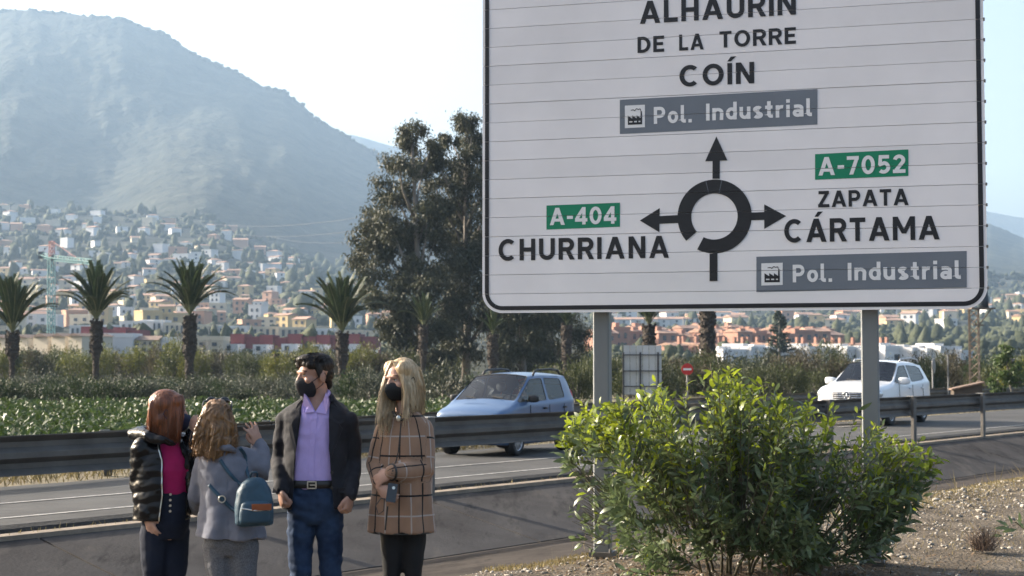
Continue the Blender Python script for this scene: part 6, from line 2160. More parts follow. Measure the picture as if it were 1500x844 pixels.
def line_planes(pa, pb):
    """vertical-ish cutting plane through two (x, z) points, holding the y axis"""
    d = Vector((pb[0] - pa[0], 0, pb[1] - pa[1])).normalized()
    return (Vector((pa[0], 0, pa[1])), Vector((d.z, 0, -d.x)))

exec_people = True
# ------------------------------------------------------------ the man in the dark blazer
F1 = Fig(462, 8.73, 'person in dark blazer, lilac shirt and jeans with black mask, arms hanging')
L = F1.L
Cm = L(461, 551); axm = axes(R(-53), R(-4))
shl, shr = L(418, 617, 0.02), L(511, 618, 0.0)
ell, elr = L(411, 672, 0.05), L(518, 674, 0.04)
wrl, wrr = L(411, 717, -0.11), L(513, 725, -0.11)
hipc = L(461, 735)
knl, knr = L(445, 842, -0.03), L(484, 842, -0.02)
anl, anr = L(444, 948, 0.03), L(489, 948, 0.03); anl.z = anr.z = 0.09
mb = MB()
head(mb, Cm, axm, 1.02)
mb.tube([Cm + Vector((0.012, 0.02, -0.04)), L(465, 585, 0.015), L(464, 604, 0.02)], [0.058, 0.064, 0.095], 16)
mb.loft(ell_rings([(L(464, y).x, 0.015, L(464, y).z, w, dd) for y, w, dd in ((590, .085, .07), (599, .13, .085), (612, .16, .095), (640, .17, .10), (680, .155, .10), (715, .15, .10), (745, .145, .095), (765, .11, .08))]))
arm(mb, shl, ell, wrl); arm(mb, shr, elr, wrr)
hand(mb, wrl, L(415, 748, -0.14) - wrl, Vector((0.9, 0.4, 0.1)), 1.2, 1, 0.03, 1.06)
hand(mb, wrr, L(508, 757, -0.14) - wrr, Vector((-0.9, 0.4, 0.1)), 1.2, -1, 0.03, 1.06)
leg(mb, L(441, 752), L(440, 838, -0.03), anl, (0.066, 0.060, 0.046, 0.044, 0.034)); leg(mb, L(482, 752), L(485, 838, -0.02), anr, (0.066, 0.060, 0.046, 0.044, 0.034))
blob('body', mb, M['skin'], F1.e, 0.0058, 3)
eyes(F1, Cm, axm, M['hair_black'], 1.02)
face_mask(F1, Cm, axm, M['mask_black'], 1.02)
# hair
mb = MB(); f, s, u = axm; m3 = Matrix((s, f, u)).transposed()
def HE(mb, C, ax, c, r, sc=1.0):
    f, s, u = ax
    mb.sphere(C + (s * c[0] + f * c[1] + u * c[2]) * sc, tuple(q * sc for q in r), 20, 14, Matrix((s, f, u)).transposed())
HE(mb, Cm, axm, (0, -0.022, 0.058), (0.085, 0.105, 0.078)); HE(mb, Cm, axm, (0, -0.055, 0.015), (0.076, 0.062, 0.075))
HE(mb, Cm, axm, (0, 0.048, 0.092), (0.062, 0.048, 0.040)); HE(mb, Cm, axm, (0.02, 0.080, 0.080), (0.038, 0.018, 0.020)); HE(mb, Cm, axm, (-0.03, 0.074, 0.078), (0.033, 0.020, 0.020))
for q in (-1, 1):
    HE(mb, Cm, axm, (q * 0.078, 0.012, 0.030), (0.010, 0.020, 0.045)); HE(mb, Cm, axm, (q * 0.060, 0.058, 0.068), (0.025, 0.030, 0.026))
HE(mb, Cm, axm, (0, -0.075, -0.045), (0.055, 0.030, 0.045))
HE(mb, Cm, axm, (0.01, 0.066, 0.098), (0.055, 0.038, 0.028)); HE(mb, Cm, axm, (0.034, 0.080, 0.068), (0.024, 0.012, 0.018))
hr = blob('hair', mb, M['hair_black'], F1.e, 0.005, 3, lambda c, n: 0.003 * mnoise.fractal(Vector((c[0] * 110 + c[2] * 40, c[1] * 70 - c[2] * 30, c[2] * 30)), 1.0, 2.0, 3) - 0.001)
rl = random.Random(2); lk_ = []
for i in range(420):
    a_ = rl.uniform(-1, 1); b_ = rl.uniform(-1, 1)
    if a_ * a_ + b_ * b_ > 1.1: continue
    r0 = Cm + s * a_ * 0.080 + f * (b_ * 0.105 - 0.005) + u * (0.136 - 0.040 * a_ * a_ - 0.035 * b_ * b_)
    dd = (f * rl.uniform(0.5, 1.0) + s * (a_ * 0.5 + rl.uniform(-0.2, 0.3)) - u * rl.uniform(0.0, 0.25))
    lk_.append((r0, r0 + dd * 0.015 + u * 0.001, r0 + dd * 0.030 - u * 0.008))
strand_part(lk_, M['hair_black'], hr, 1, 0.002, 5, 0.0)
# shirt
def trow(L, rows, xc=None):
    return [(L(x, y).x, cy_, L(x, y).z, w, dd) for y, x, w, dd, cy_ in rows]
mb = MB()
mb.loft(ell_rings(trow(L, [(580, 466, .060, .068, .018), (588, 465, .088, .082, .018), (596, 464, .130, .098, .015), (610, 464, .172, .112, .012), (640, 462, .178, .118, .01), (680, 461, .166, .118, .005), (705, 461, .162, .118, .005), (716, 461, .162, .115, .005)])))
shirt = blob('shirt', mb, M['lilac'], F1.e, 0.008, 3, lambda c, n: cloth_disp(0.006, 8, 5, 3)(c, n) + 0.0035 * math.sin(c[2] * 85 + 5 * mnoise.noise(Vector(c) * 7) + c[0] * 30) * max(0, mnoise.noise(Vector((c[0] * 6, 3, c[2] * 5))) + .1))
bs = bvh_of(shirt)
def xz(x, y): p = L(x, y); return (p.x, p.z)
v0, v1, v2 = xz(450, 576), xz(465, 602), xz(482, 574)
vz = L(464, 577).z
cut_open(shirt, [line_planes(v0, v1), line_planes(v1, v2), (Vector((0, 0, vz)), Vector((0, 0, 1)))],
         lambda c: c.z < vz and not (c.y < 0.0 and c.z > v1[1] and c.x > v0[0] + (v1[0] - v0[0]) * (v0[1] - c.z) / (v0[1] - v1[1]) and c.x < v2[0] + (v1[0] - v2[0]) * (v2[1] - c.z) / (v2[1] - v1[1])))
ribbon(bs, [xz(464, 604), xz(461, 650), xz(460, 704)], [0.030] * 3, 0.0, 0.003, M['lilac'], 'placket', shirt)
for y in (614, 632, 651, 670, 688):
    p = drape(bs, *xz(461, y), 0.004); b_ = MB(); b_.tube([p, p + Vector((0, -0.004, 0))], 0.005, 8); b_.build('button', M['cuff'], shirt)
for q, pl in ((-1, [(449, 576), (447, 584), (446, 594), (450, 604), (464, 603), (457, 589), (452, 580)]), (1, [(481, 574), (484, 583), (485, 594), (481, 606), (466, 603), (474, 589), (479, 579)])):
    patch(bs, [xz(*c) for c in (pl if q < 0 else pl[::-1])], 0.004, 0.006, M['lilac'], 'collar', shirt)
mb = MB(); mb.tube([L(450, 580, -0.05), L(449, 576, 0.0), L(455, 572, 0.06), L(466, 571, 0.088), L(477, 572, 0.06), L(482, 576, 0.0), L(480, 580, -0.05)], [0.006, 0.010, 0.012, 0.012, 0.012, 0.010, 0.006], 8, flat=1.6); mb.build('collar_band', M['lilac'], shirt, smooth=True)
# jeans
mb = MB()
mb.loft(ell_rings(trow(L, [(704, 461, .156, .112, .0), (720, 461, .160, .118, .0), (742, 461, .160, .116, .0), (760, 462, .150, .10, .0), (768, 463, .10, .08, .0)])))
leg(mb, L(441, 752), L(440, 838, -0.03), L(441, 952, 0.02), (0.084, 0.076, 0.064, 0.064, 0.060)); leg(mb, L(482, 752), L(485, 838, -0.02), L(490, 952, 0.02), (0.084, 0.076, 0.064, 0.064, 0.060))
blob('jeans', mb, M['jeans'], F1.e, 0.008, 3, lambda c, n: cloth_disp(0.006, 7, 15, 9)(c, n) + 0.005 * math.sin(c[2] * 75 + 6 * mnoise.noise(Vector(c) * 6) + c[0] * 40) * max(0, mnoise.noise(Vector((c[0] * 5, 9, c[2] * 4))) + .15))
mb = MB(); mb.loft(ell_rings(trow(L, [(702, 461, .166, .121, .0), (713, 461, .168, .123, .0)], ), 40)); bl = mb.build('belt', M['leather_black'], F1.e, smooth=True)
p = L(461, 708); mb = MB()
for dx, dz, w_, h_ in ((-.024, 0, .006, .042), (.024, 0, .006, .042), (0, .019, .052, .006), (0, -.019, .052, .006), (0.004, 0, .030, .005)):
    mb.box((p.x + dx, -0.127, p.z + dz), (w_, 0.008, h_))
mb.build('buckle', M['silver'], bl)
shoes(F1, (anl, anr), (anl + Vector((-.03, -.2, 0)), anr + Vector((.05, -.2, 0))), M['shoe'])
# blazer
mb = MB()
mb.loft(ell_rings(trow(L, [(578, 466, .070, .075, .035), (585, 465, .105, .092, .035), (592, 464, .150, .106, .03), (600, 463, .188, .118, .025), (614, 463, .200, .130, .018), (626, 463, .196, .134, .015), (650, 463, .188, .138, .01), (690, 464, .184, .140, .0), (722, 465, .196, .146, .0), (745, 466, .204, .148, .0)]), 40))
ra = (0.060, 0.056, 0.052, 0.049, 0.043)
arm(mb, shl + Vector((0, 0, .004)), ell, wrl + (wrl - ell) * -0.02, ra, 14); arm(mb, shr + Vector((0, 0, .004)), elr, wrr + (wrr - elr) * -0.02, ra, 14)
bz = blob('blazer', mb, M['blazer'], F1.e, 0.0095, 4, cloth_disp(0.008, 7, 9, 5))
bb_full = bvh_of(bz)
pl1, pl2, pl3, pl4 = xz(446, 578), xz(437, 655), xz(431, 752), xz(441, 640)
pr1, pr2, pr3 = xz(485, 578), xz(486, 655), xz(494, 752)
def lx(pts, z): return float(np.interp(z, [p[1] for p in pts[::-1]], [p[0] for p in pts[::-1]]))
LP, RP = [pl1, pl2, pl3], [pr1, pr2, pr3]
neckz = L(464, 596).z
def keepj(c):
    if c.z < L(464, 744).z: return False
    if c.y < 0.03 and lx(LP, c.z) < c.x < lx(RP, c.z): return False
    if (c - L(465, 576, 0.0)).length < 0.080: return False
    return True
cut_open(bz, [line_planes(pl1, pl2), line_planes(pl2, pl3), line_planes(pr1, pr2), line_planes(pr2, pr3), (Vector((0, 0, L(464, 744).z)), Vector((0, 0, 1)))], keepj)
solid(bz, 0.006)
patch(bb_full, [xz(445, 583), xz(438, 592), xz(425, 617), xz(431, 621), xz(427, 627), xz(437, 668), xz(438.5, 655), xz(444, 612)], 0.003, 0.007, M['blazer'], 'lapel', bz)
patch(bb_full, [xz(486, 584), xz(494, 593), xz(506, 617), xz(500, 621), xz(504, 627), xz(488.5, 670), xz(487, 655), xz(485, 612)][::-1], 0.003, 0.007, M['blazer'], 'lapel', bz)
patch(bb_full, [xz(497, 640), xz(513, 638), xz(513, 642), xz(497, 644)], 0.002, 0.004, M['blazer'], 'breast_pocket', bz)
for x0, x1 in ((405, 428), (498, 522)):
    patch(bb_full, [xz(x0, 712), xz(x1, 713), xz(x1, 720), xz(x0, 719)], 0.002, 0.005, M['blazer'], 'pocket_flap', bz)
for y in (690, 712):
    p = drape(bb_full, *xz(490, y), 0.003); b_ = MB(); b_.tube([p, p + Vector((0, -0.005, 0))], 0.009, 10); b_.build('button', M['leather_black'], bz)
mb = MB(); mb.tube([L(446, 588, -0.075), L(444, 582, -0.01), L(451, 577, 0.07), L(466, 575, 0.11), L(481, 577, 0.07), L(487, 583, -0.01), L(486, 589, -0.075)], [0.010, 0.017, 0.02, 0.02, 0.02, 0.017, 0.010], 8); mb.build('collar', M['blazer'], bz, smooth=True)

# ------------------------------------------------------------ the blonde person in the check coat
F2 = Fig(592, 8.75, 'person with long blonde hair in camel check coat and black mask, hands clasped')
L = F2.L
Cb = L(587, 557); axb = axes(R(-38), R(-5))
shl, shr = L(564, 628, 0.02), L(620, 627, 0.0)
ell, elr = L(551, 682, -0.02), L(624, 688, -0.06)
wrl, wrr = L(556, 714, -0.17), L(573, 692, -0.20)
knl, knr = L(573, 842, -0.02), L(605, 842, -0.02)
anl, anr = L(576, 950, 0.03), L(604, 950, 0.03); anl.z = anr.z = 0.09
mb = MB()
head(mb, Cb, axb, 0.97, 0.2)
mb.tube([Cb + Vector((0.008, 0.02, -0.05)), L(590, 596, 0.015), L(591, 612, 0.02)], [0.048, 0.047, 0.062], 16)
mb.loft(ell_rings([(L(592, y).x, 0.015, L(592, y).z, w, dd) for y, w, dd in ((610, .07, .05), (620, .125, .075), (645, .135, .09), (690, .115, .085), (725, .125, .09), (755, .13, .09), (775, .09, .07))]))
arm(mb, shl, ell, wrl, (0.043, 0.039, 0.036, 0.031, 0.023)); arm(mb, shr, elr, wrr, (0.043, 0.039, 0.036, 0.031, 0.023))
hand(mb, wrr, L(553, 703, -0.19) - wrr, Vector((0.1, 0.9, -0.3)), 0.45, -1, 0.05, 0.92)
hand(mb, wrl, L(569, 727, -0.20) - wrl, Vector((0.5, 0.8, 0)), 0.6, 1, 0.05, 0.92)
leg(mb, L(576, 762), knl, anl, (0.064, 0.055, 0.038, 0.038, 0.03)); leg(mb, L(606, 762), knr, anr, (0.064, 0.055, 0.038, 0.038, 0.03))
blob('body', mb, M['skin_fair'], F2.e, 0.0056, 3)
eyes(F2, Cb, axb, M['hair_brown'], 0.97)
face_mask(F2, Cb, axb, M['mask_black'], 0.99, peak=0.012)
# hair: cap, side curtains, locks
mb = MB(); f, s, u = axb
HE(mb, Cb, axb, (0, -0.026, 0.042), (0.085, 0.100, 0.088)); HE(mb, Cb, axb, (0, -0.050, -0.03), (0.080, 0.060, 0.10))
HE(mb, Cb, axb, (-0.050, 0.018, 0.070), (0.040, 0.055, 0.048)); HE(mb, Cb, axb, (0.050, 0.018, 0.070), (0.040, 0.055, 0.048))
def hp(a, b_, c): return Cb + s * a + f * b_ + u * c
lk_ = []
rl = random.Random(31)
# own right = left in the picture: falls in front of the chest
for i in range(30):
    t = i / 29
    a = hp(0.012 + 0.05 * t, 0.060 - 0.08 * t, 0.112 - 0.02 * t)
    c = hp(0.086 + 0.010 * rl.random(), 0.070 - 0.12 * t, 0.0)
    e_ = L(552 + 26 * t * rl.uniform(.7, 1.1), 618 + 26 * rl.random() - 10 * t, -0.145 + 0.06 * t)
    lk_.append((a, c, e_))
for i in range(40):
    t = i / 39
    a = hp(-0.004 - 0.06 * t, 0.062 - 0.11 * t, 0.114 - 0.02 * t)
    c = hp(-0.092 - 0.010 * rl.random(), 0.058 - 0.14 * t, -0.01)
    e_ = L(598 + 21 * t + rl.uniform(-4, 4), 599 + 9 * rl.random(), -0.10 + 0.14 * t)
    lk_.append((a, c, e_))
for i in range(10):     # strands lying on the chest to the right of the chin
    lk_.append((hp(-0.05, 0.05, 0.09), hp(-0.10, 0.05, -0.07), L(592 + rl.uniform(-4, 6), 612 + rl.uniform(0, 10), -0.145)))
for i in range(24):
    t = i / 23
    a = hp(0.07 - 0.14 * t, -0.09, 0.07); c = hp(0.08 - 0.16 * t, -0.13, -0.05); e_ = L(570 + 48 * t, 604 + 8 * rl.random(), 0.115)
    lk_.append((a, c, e_))
locks(mb, lk_, 0.0105, 0.004, 4)
hr = blob('hair', mb, M['hair_blonde'], F2.e, 0.0056, 3, hair_disp(0.0028, 130))
strand_part(lk_, M['hair_blonde'], hr, 7, 0.006, 3, 0.003)
# leggings
mb = MB()
mb.loft(ell_rings(trow(L, [(715, 592, .142, .10, .0), (745, 592, .152, .105, .0), (770, 592, .13, .09, .0)])))
leg(mb, L(576, 762), L(574, 842, -0.02), L(577, 952, 0.03), (0.082, 0.070, 0.050, 0.048, 0.036)); leg(mb, L(606, 762), L(605, 842, -0.02), L(604, 952, 0.03), (0.082, 0.070, 0.050, 0.048, 0.036))
blob('leggings', mb, M['leggings'], F2.e, 0.009, 3, cloth_disp(0.003, 9, 15, 2))
shoes(F2, (anl, anr), (anl + Vector((-.08, -.2, 0)), anr + Vector((-.04, -.2, 0))), M['shoe'])
# coat
mb = MB()
mb.loft(ell_rings(trow(L, [(599, 592, .060, .062, .02), (605, 593, .092, .082, .018), (613, 593, .124, .10, .015), (630, 592, .148, .118, .01), (660, 591, .158, .130, .0), (700, 590, .172, .140, .0), (740, 589, .182, .150, .0), (779, 589, .190, .158, .0)]), 40))
ra = (0.058, 0.060, 0.058, 0.053, 0.048)
cuffr = wrr + (elr - wrr) * 0.02; cuffl = wrl + (ell - wrl) * 0.25
arm(mb, shl, ell, cuffl, ra, 14); arm(mb, shr, elr, cuffr, ra, 14)
_cd = cloth_disp(0.006, 6, 5, 8); _z0, _z1 = L(590, 779).z, L(590, 690).z
def fold_disp(c, n):
    w = max(0.0, min(1.0, (_z1 - c[2]) / (_z1 - _z0)))
    return _cd(c, n) + w * 0.010 * math.sin(math.atan2(c[0], -c[1]) * 7 + 1.5 * math.sin(c[2] * 6))
coat = blob('coat', mb, M['camel'], F2.e, 0.0095, 4, fold_disp)
zh = L(590, 778.5).z
cut_open(coat, [(Vector((0, 0, zh)), Vector((0, 0, 1)))], lambda c: c.z > zh and (c - L(590, 596, -0.02)).length > 0.055)
me = coat.data
def cuv_of(c):
    c = Vector(c)
    best = None
    for (a, b_) in ((shl, ell), (ell, cuffl), (shr, elr), (elr, cuffr)):
        ab = b_ - a; t = max(0.0, min(1.0, (c - a).dot(ab) / ab.length_squared)); dd = (c - (a + ab * t)).length
        if best is None or dd < best[0]: best = (dd, a, b_, t)
    dd, a, b_, t = best
    first = (a == shl) or (a == shr)
    inside_torso = abs(c.x - L(591, 660).x) < 0.135 and not (not first and c.y < -0.10)
    if dd < 0.072 and not inside_torso:
        base = 0.0 if first else ((ell if a == ell else elr) - (shl if a == ell else shr)).length
        ax_ = (b_ - a).normalized(); rd = c - a - ax_ * (c - a).dot(ax_); 
        o1 = Vector((0, 1, 0)); o1 = (o1 - ax_ * o1.dot(ax_)).normalized(); o2 = ax_.cross(o1)
        ang = math.atan2(rd.dot(o2), -rd.dot(o1))
        return (ang * 0.055 + 0.04, base + (b_ - a).length * t + 0.05, 0)
    ang = math.atan2(c.x - L(591, 660).x, -(c.y - 0.0))
    return (ang * 0.165 + 0.02, c.z - L(590, 638).z + 0.004, 0)
at_ = me.attributes.new('cuv', 'FLOAT_VECTOR', 'POINT')
at_.data.foreach_set('vector', np.array([cuv_of(v.co) for v in me.vertices], np.float32).ravel())
bc = bvh_of(coat)
solid(coat, 0.006)
ribbon(bc, [(L(590, 612).x, L(590, 612).z), (L(586, 660).x, L(586, 660).z), (L(579, 690).x, L(579, 690).z)], [0.007] * 3, -0.003, 0.004, M['leather_black'], 'front_seam', coat)
ribbon(bc, [(L(571, 738).x, L(571, 738).z), (L(567, 778).x, L(567, 778).z)], [0.009] * 2, -0.003, 0.004, M['leather_black'], 'front_seam', coat)
mb = MB(); mb.loft(ell_rings([(L(589, 779).x, 0, zh - .004, .186, .154), (L(589, 779).x, 0, zh + .004, .186, .154)], 44), cap=False); mb.build('hem_binding', M['leather_black'], coat, smooth=True)
mb = MB(); q = elr - wrr; mb.tube([wrr + q * 0.00, wrr + q * 0.05], 0.050, 18); mb.build('cuff', M['leather_black'], coat, smooth=True)
mb = MB(); mb.tube([L(575, 603, -0.10), L(583, 613, -0.14), L(588, 616, -0.145), L(594, 611, -0.135), L(600, 600, -0.10)], 0.007, 6); nk = mb.build('necklace', M['leather_black'], F2.e, smooth=True)
mb = MB(); mb.sphere(L(583.5, 613, -0.150), (0.014, 0.006, 0.018), 10, 8); mb.build('pendant', M['silver'], nk, smooth=True)
mb = MB(); q = (elr - wrr).normalized(); o1 = q.orthogonal().normalized(); o2 = q.cross(o1)
mb.tube([wrr - q * 0.012 + (o1 * math.cos(a) + o2 * math.sin(a)) * 0.030 for a in [i * math.pi / 10 for i in range(21)]], 0.006, 6); mb.build('bracelet', M['silver'], F2.e, smooth=True)
# phone and its cord
ph = empty('phone', F2.b + L(574, 722, -0.26), 0, 'black phone held at the waist of the person in check coat', 'phone')
m3 = Matrix.Rotation(R(8), 3, 'Y') @ Matrix.Rotation(R(-12), 3, 'X')
mb = MB(); mb.box((0, 0, 0), (0.055, 0.010, 0.105), m3); mb.build('case', M['phone'], ph)
mb = MB(); mb.lathe([(0.0, 0), (0.009, 0), (0.009, 0.003), (0, 0.003)], m3 @ Vector((0.006, -0.0055, 0.028)), m3 @ Vector((0, -1, 0)), 14); mb.build('lens', M['silver'], ph)
mb = MB(); mb.tube([m3 @ Vector((-0.02, 0, -0.04)), Vector((-0.06, -0.01, -0.03)), Vector((-0.09, -.01, -0.07)), Vector((-0.075, -.01, -0.12)), Vector((-0.045, -.01, -0.10)), Vector((-0.04, -.01, -0.03))], 0.003, 5)
mb.build('cord', M['leather_black'], ph, smooth=True)

# ------------------------------------------------------------ the red-haired person in the puffer jacket
F3 = Fig(238, 8.62, 'person with auburn hair in shiny black jacket and magenta top, at the left')
L = F3.L
Cr = L(247, 604, 0.02); axr = axes(R(103), R(-2))
shl, shr = L(209, 655, -0.06), L(268, 650, 0.10)
ell, elr = L(206, 712, -0.02), L(281, 692, 0.02)
wrl, wrr = L(216, 752, -0.10), L(283, 640, 0.03)
mb = MB()
head(mb, Cr, axr, 0.95, 0.2)
mb.tube([Cr + Vector((-0.01, 0, -0.05)), L(242, 640, 0.02), L(240, 652, 0.02)], [0.048, 0.048, 0.065], 16)
mb.loft(ell_rings([(L(x, y).x, 0.02, L(x, y).z, w, dd) for y, x, w, dd in ((650, 240, .08, .07), (662, 240, .11, .09), (690, 240, .115, .095), (720, 241, .105, .09), (745, 241, .125, .11), (775, 241, .13, .11), (790, 241, .09, .08))]))
arm(mb, shl, ell, wrl, (0.043, 0.039, 0.036, 0.031, 0.023)); arm(mb, shr, elr, wrr, (0.043, 0.039, 0.036, 0.031, 0.023))
hand(mb, wrl, L(224, 786, -0.12) - wrl, Vector((0.5, 0.8, 0)), 0.3, 1, 0.1, 0.93)
hand(mb, wrr, L(283, 618, -0.02) - wrr, Vector((0.6, 0.6, 0.2)), 0.4, -1, 0.1, 0.93)
anl, anr = L(222, 950, 0.0), L(262, 950, 0.05); anl.z = anr.z = 0.09
leg(mb, L(227, 780, -0.02), L(225, 846, -0.04), anl, (0.066, 0.058, 0.042, 0.042, 0.03)); leg(mb, L(256, 780, 0.04), L(257, 846, 0.02), anr, (0.066, 0.058, 0.042, 0.042, 0.03))
blob('body', mb, M['skin_fair'], F3.e, 0.0056, 3)
eyes(F3, Cr, axr, M['hair_red'], 0.95)
face_mask(F3, Cr, axr, M['mask_blue'], 0.98, peak=0.004)
mb = MB(); f, s, u = axr
HE(mb, Cr, axr, (0, -0.018, 0.045), (0.086, 0.100, 0.088)); HE(mb, Cr, axr, (0, -0.032, -0.04), (0.084, 0.074, 0.085)); HE(mb, Cr, axr, (0.03, 0.035, 0.06), (0.055, 0.055, 0.05)); HE(mb, Cr, axr, (-0.03, 0.035, 0.06), (0.055, 0.055, 0.05))
def hp(a, b_, c): return Cr + s * a + f * b_ + u * c
lk_ = []
rl = random.Random(8)
for i in range(46):
    t = i / 45       # right side of her head (towards the camera) and the back
    a = hp(0.04 + 0.03 * math.sin(t * 3), 0.075 - 0.17 * t, 0.10 - 0.03 * t)
    c = hp(0.092 * (1 - 0.4 * t), 0.085 - 0.185 * t, -0.02)
    e_ = hp(0.085 * (1 - 0.5 * t) + rl.uniform(-.01, .01), 0.062 - 0.165 * t, -0.150 - 0.035 * rl.random())
    lk_.append((a, c, e_))
for i in range(26):
    t = i / 25
    lk_.append((hp(-0.05, 0.06 - 0.15 * t, 0.09), hp(-0.10, 0.06 - 0.17 * t, -0.03), hp(-0.085, 0.05 - 0.15 * t, -0.15 - 0.03 * rl.random())))
for i in range(16):
    t = i / 15
    lk_.append((hp(0.06 - .12 * t, -0.10, 0.06), hp(0.07 - .14 * t, -0.115, -0.04), hp(0.06 - .12 * t, -0.085, -0.165)))
locks(mb, lk_, 0.011, 0.003, 9)
hr = blob('hair', mb, M['hair_red'], F3.e, 0.0056, 3, hair_disp(0.0025, 130))
strand_part(lk_, M['hair_red'], hr, 7, 0.006, 4, 0.002)
# magenta top
mb = MB(); mb.loft(ell_rings(trow(L, [(646, 242, .060, .060, .02), (654, 242, .10, .085, .02), (668, 243, .128, .110, .01), (688, 245, .134, .120, .0), (705, 246, .122, .110, .0), (724, 246, .118, .106, .0)])))
blob('top', mb, M['magenta'], F3.e, 0.009, 3, cloth_disp(0.004, 8, 8, 3))
# jeans
mb = MB()
mb.loft(ell_rings(trow(L, [(712, 246, .116, .104, .0), (735, 245, .128, .115, .0), (765, 243, .136, .12, .0), (788, 242, .11, .10, .0)])))
leg(mb, L(227, 780, -0.02), L(225, 846, -0.04), L(223, 952, 0.0), (0.088, 0.078, 0.062, 0.060, 0.056)); leg(mb, L(256, 780, 0.04), L(257, 846, 0.02), L(262, 952, 0.05), (0.086, 0.076, 0.062, 0.060, 0.056))
tr = blob('jeans', mb, M['dark_jeans'], F3.e, 0.009, 4, cloth_disp(0.005, 8, 14, 4))
bt = bvh_of(tr)
for y in (722, 730, 738, 746):
    p = drape(bt, L(256, y).x, L(256, y).z, 0.001); b_ = MB(); b_.tube([p, p + Vector((0, -0.006, 0))], 0.007, 10); b_.build('button', M['silver'], tr)
shoes(F3, (anl, anr), (anl + Vector((.12, -.16, 0)), anr + Vector((.15, -.12, 0))), M['shoe'])
# puffer jacket
mb = MB()
mb.loft(ell_rings(trow(L, [(640, 236, .085, .085, .03), (647, 236, .12, .10, .03), (658, 237, .152, .125, .02), (680, 238, .160, .140, .01), (710, 238, .160, .145, .0), (740, 238, .160, .145, .0), (762, 237, .158, .145, .0)]), 40))
ra = (0.064, 0.064, 0.060, 0.056, 0.050)
arm(mb, shl, ell, wrl, ra, 14); arm(mb, shr, elr, wrr, ra, 14)
def puff(c, n):
    z = c[2] + 0.10 * (c[0] if c[0] < -0.06 else 0)
    return 0.0055 * abs(math.sin(math.pi * (z + 0.25 * abs(c[0] - 0.02)) / 0.066)) ** 0.6 + 0.007 * mnoise.fractal(Vector((c[0] * 13, c[1] * 13, c[2] * 20)), 1.0, 2.0, 3) - 0.002
jk = blob('jacket', mb, M['puffer'], F3.e, 0.0085, 4, puff)
def xz(x, y): p = L(x, y); return (p.x, p.z)
LPj = [xz(236, 640), xz(246, 672), xz(248, 722), xz(243, 765)]
RPj = [xz(262, 640), xz(275, 672), xz(278, 722), xz(275, 765)]
def keepj(c):
    if c.z < L(237, 760).z: return False
    if c.y < 0.05 and lx(LPj, c.z) < c.x < lx(RPj, c.z) and (c - Vector(elr)).length > 0.06: return False
    if (c - Vector(L(243, 640, 0.0))).length < 0.07: return False
    return True
cut_open(jk, [line_planes(LPj[0], LPj[1]), line_planes(LPj[1], LPj[2]), line_planes(LPj[2], LPj[3]), line_planes(RPj[0], RPj[1]), line_planes(RPj[1], RPj[2]), line_planes(RPj[2], RPj[3]), (Vector((0, 0, L(237, 760).z)), Vector((0, 0, 1)))], keepj)
bj = bvh_of(jk)
solid(jk, 0.010)
ribbon(bj, [(LPj[0][0] - .006, LPj[0][1] - .02), (LPj[1][0] - .006, LPj[1][1]), (LPj[2][0] - .006, LPj[2][1]), (LPj[3][0] - .006, LPj[3][1] + .02)], [0.006] * 4, 0.001, 0.003, M['silver'], 'zip', jk)
mb = MB(); mb.tube([L(258, 652, -0.10), L(240, 645, -0.13), L(218, 640, -0.10), L(203, 636, -0.01), L(205, 634, 0.07), L(222, 634, 0.13), L(246, 638, 0.14)], [0.010, 0.026, 0.036, 0.042, 0.042, 0.036, 0.02], 12)
mb.tube([L(206, 640, 0.0), L(196, 636, 0.02), L(190, 634, 0.05)], [0.045, 0.035, 0.02], 10)
blob('hood', mb, M['puffer'], jk, 0.008, 3, cloth_disp(0.006, 18, 18, 2))

# ------------------------------------------------------------ the person seen from behind, with the backpack
F4 = Fig(335, 8.45, 'person with wavy brown hair seen from behind, grey coat and teal backpack, hand raised')
L = F4.L
Cw = L(318, 620, 0.02); axw = axes(R(188), R(0))
shl, shr = L(302, 676, 0.02), L(356, 668, 0.02)
ell, elr = L(290, 728, 0.06), L(386, 692, 0.05)
wrl, wrr = L(290, 742, 0.26), L(379, 652, 0.10)
mb = MB()
head(mb, Cw, axw, 0.95, 0.2)
mb.tube([Cw + Vector((0, -0.01, -0.05)), L(323, 655, 0.0), L(326, 668, 0.0)], [0.048, 0.048, 0.065], 16)
mb.loft(ell_rings([(L(x, y).x, 0.0, L(x, y).z, w, dd) for y, x, w, dd in ((666, 327, .08, .06), (678, 328, .12, .08), (705, 330, .125, .09), (735, 334, .115, .09), (765, 337, .135, .11), (790, 338, .14, .11), (808, 338, .09, .08))]))
arm(mb, shl, ell, wrl, (0.043, 0.039, 0.036, 0.031, 0.023)); arm(mb, shr, elr, wrr, (0.043, 0.039, 0.036, 0.031, 0.023))
hand(mb, wrr, L(371, 630, 0.06) - wrr, Vector((-0.7, 0.5, 0.3)), 0.22, 1, 0.25, 0.93)
hand(mb, wrl, Vector((0.3, 0.9, 0.2)), Vector((0.3, 0, 1)), 0.4, 1, 0.1, 0.93)
anl, anr = L(326, 960, 0.0), L(358, 960, 0.02); anl.z = anr.z = 0.09
leg(mb, L(320, 798), L(324, 862, -0.02), anl, (0.068, 0.06, 0.046, 0.046, 0.03)); leg(mb, L(356, 798), L(357, 862, -0.02), anr, (0.068, 0.06, 0.046, 0.046, 0.03))
blob('body', mb, M['skin_fair'], F4.e, 0.0056, 3)
eyes(F4, Cw, axw, M['hair_brown'], 0.95)
face_mask(F4, Cw, axw, M['mask_black'], 0.98)
mb = MB(); f, s, u = axw
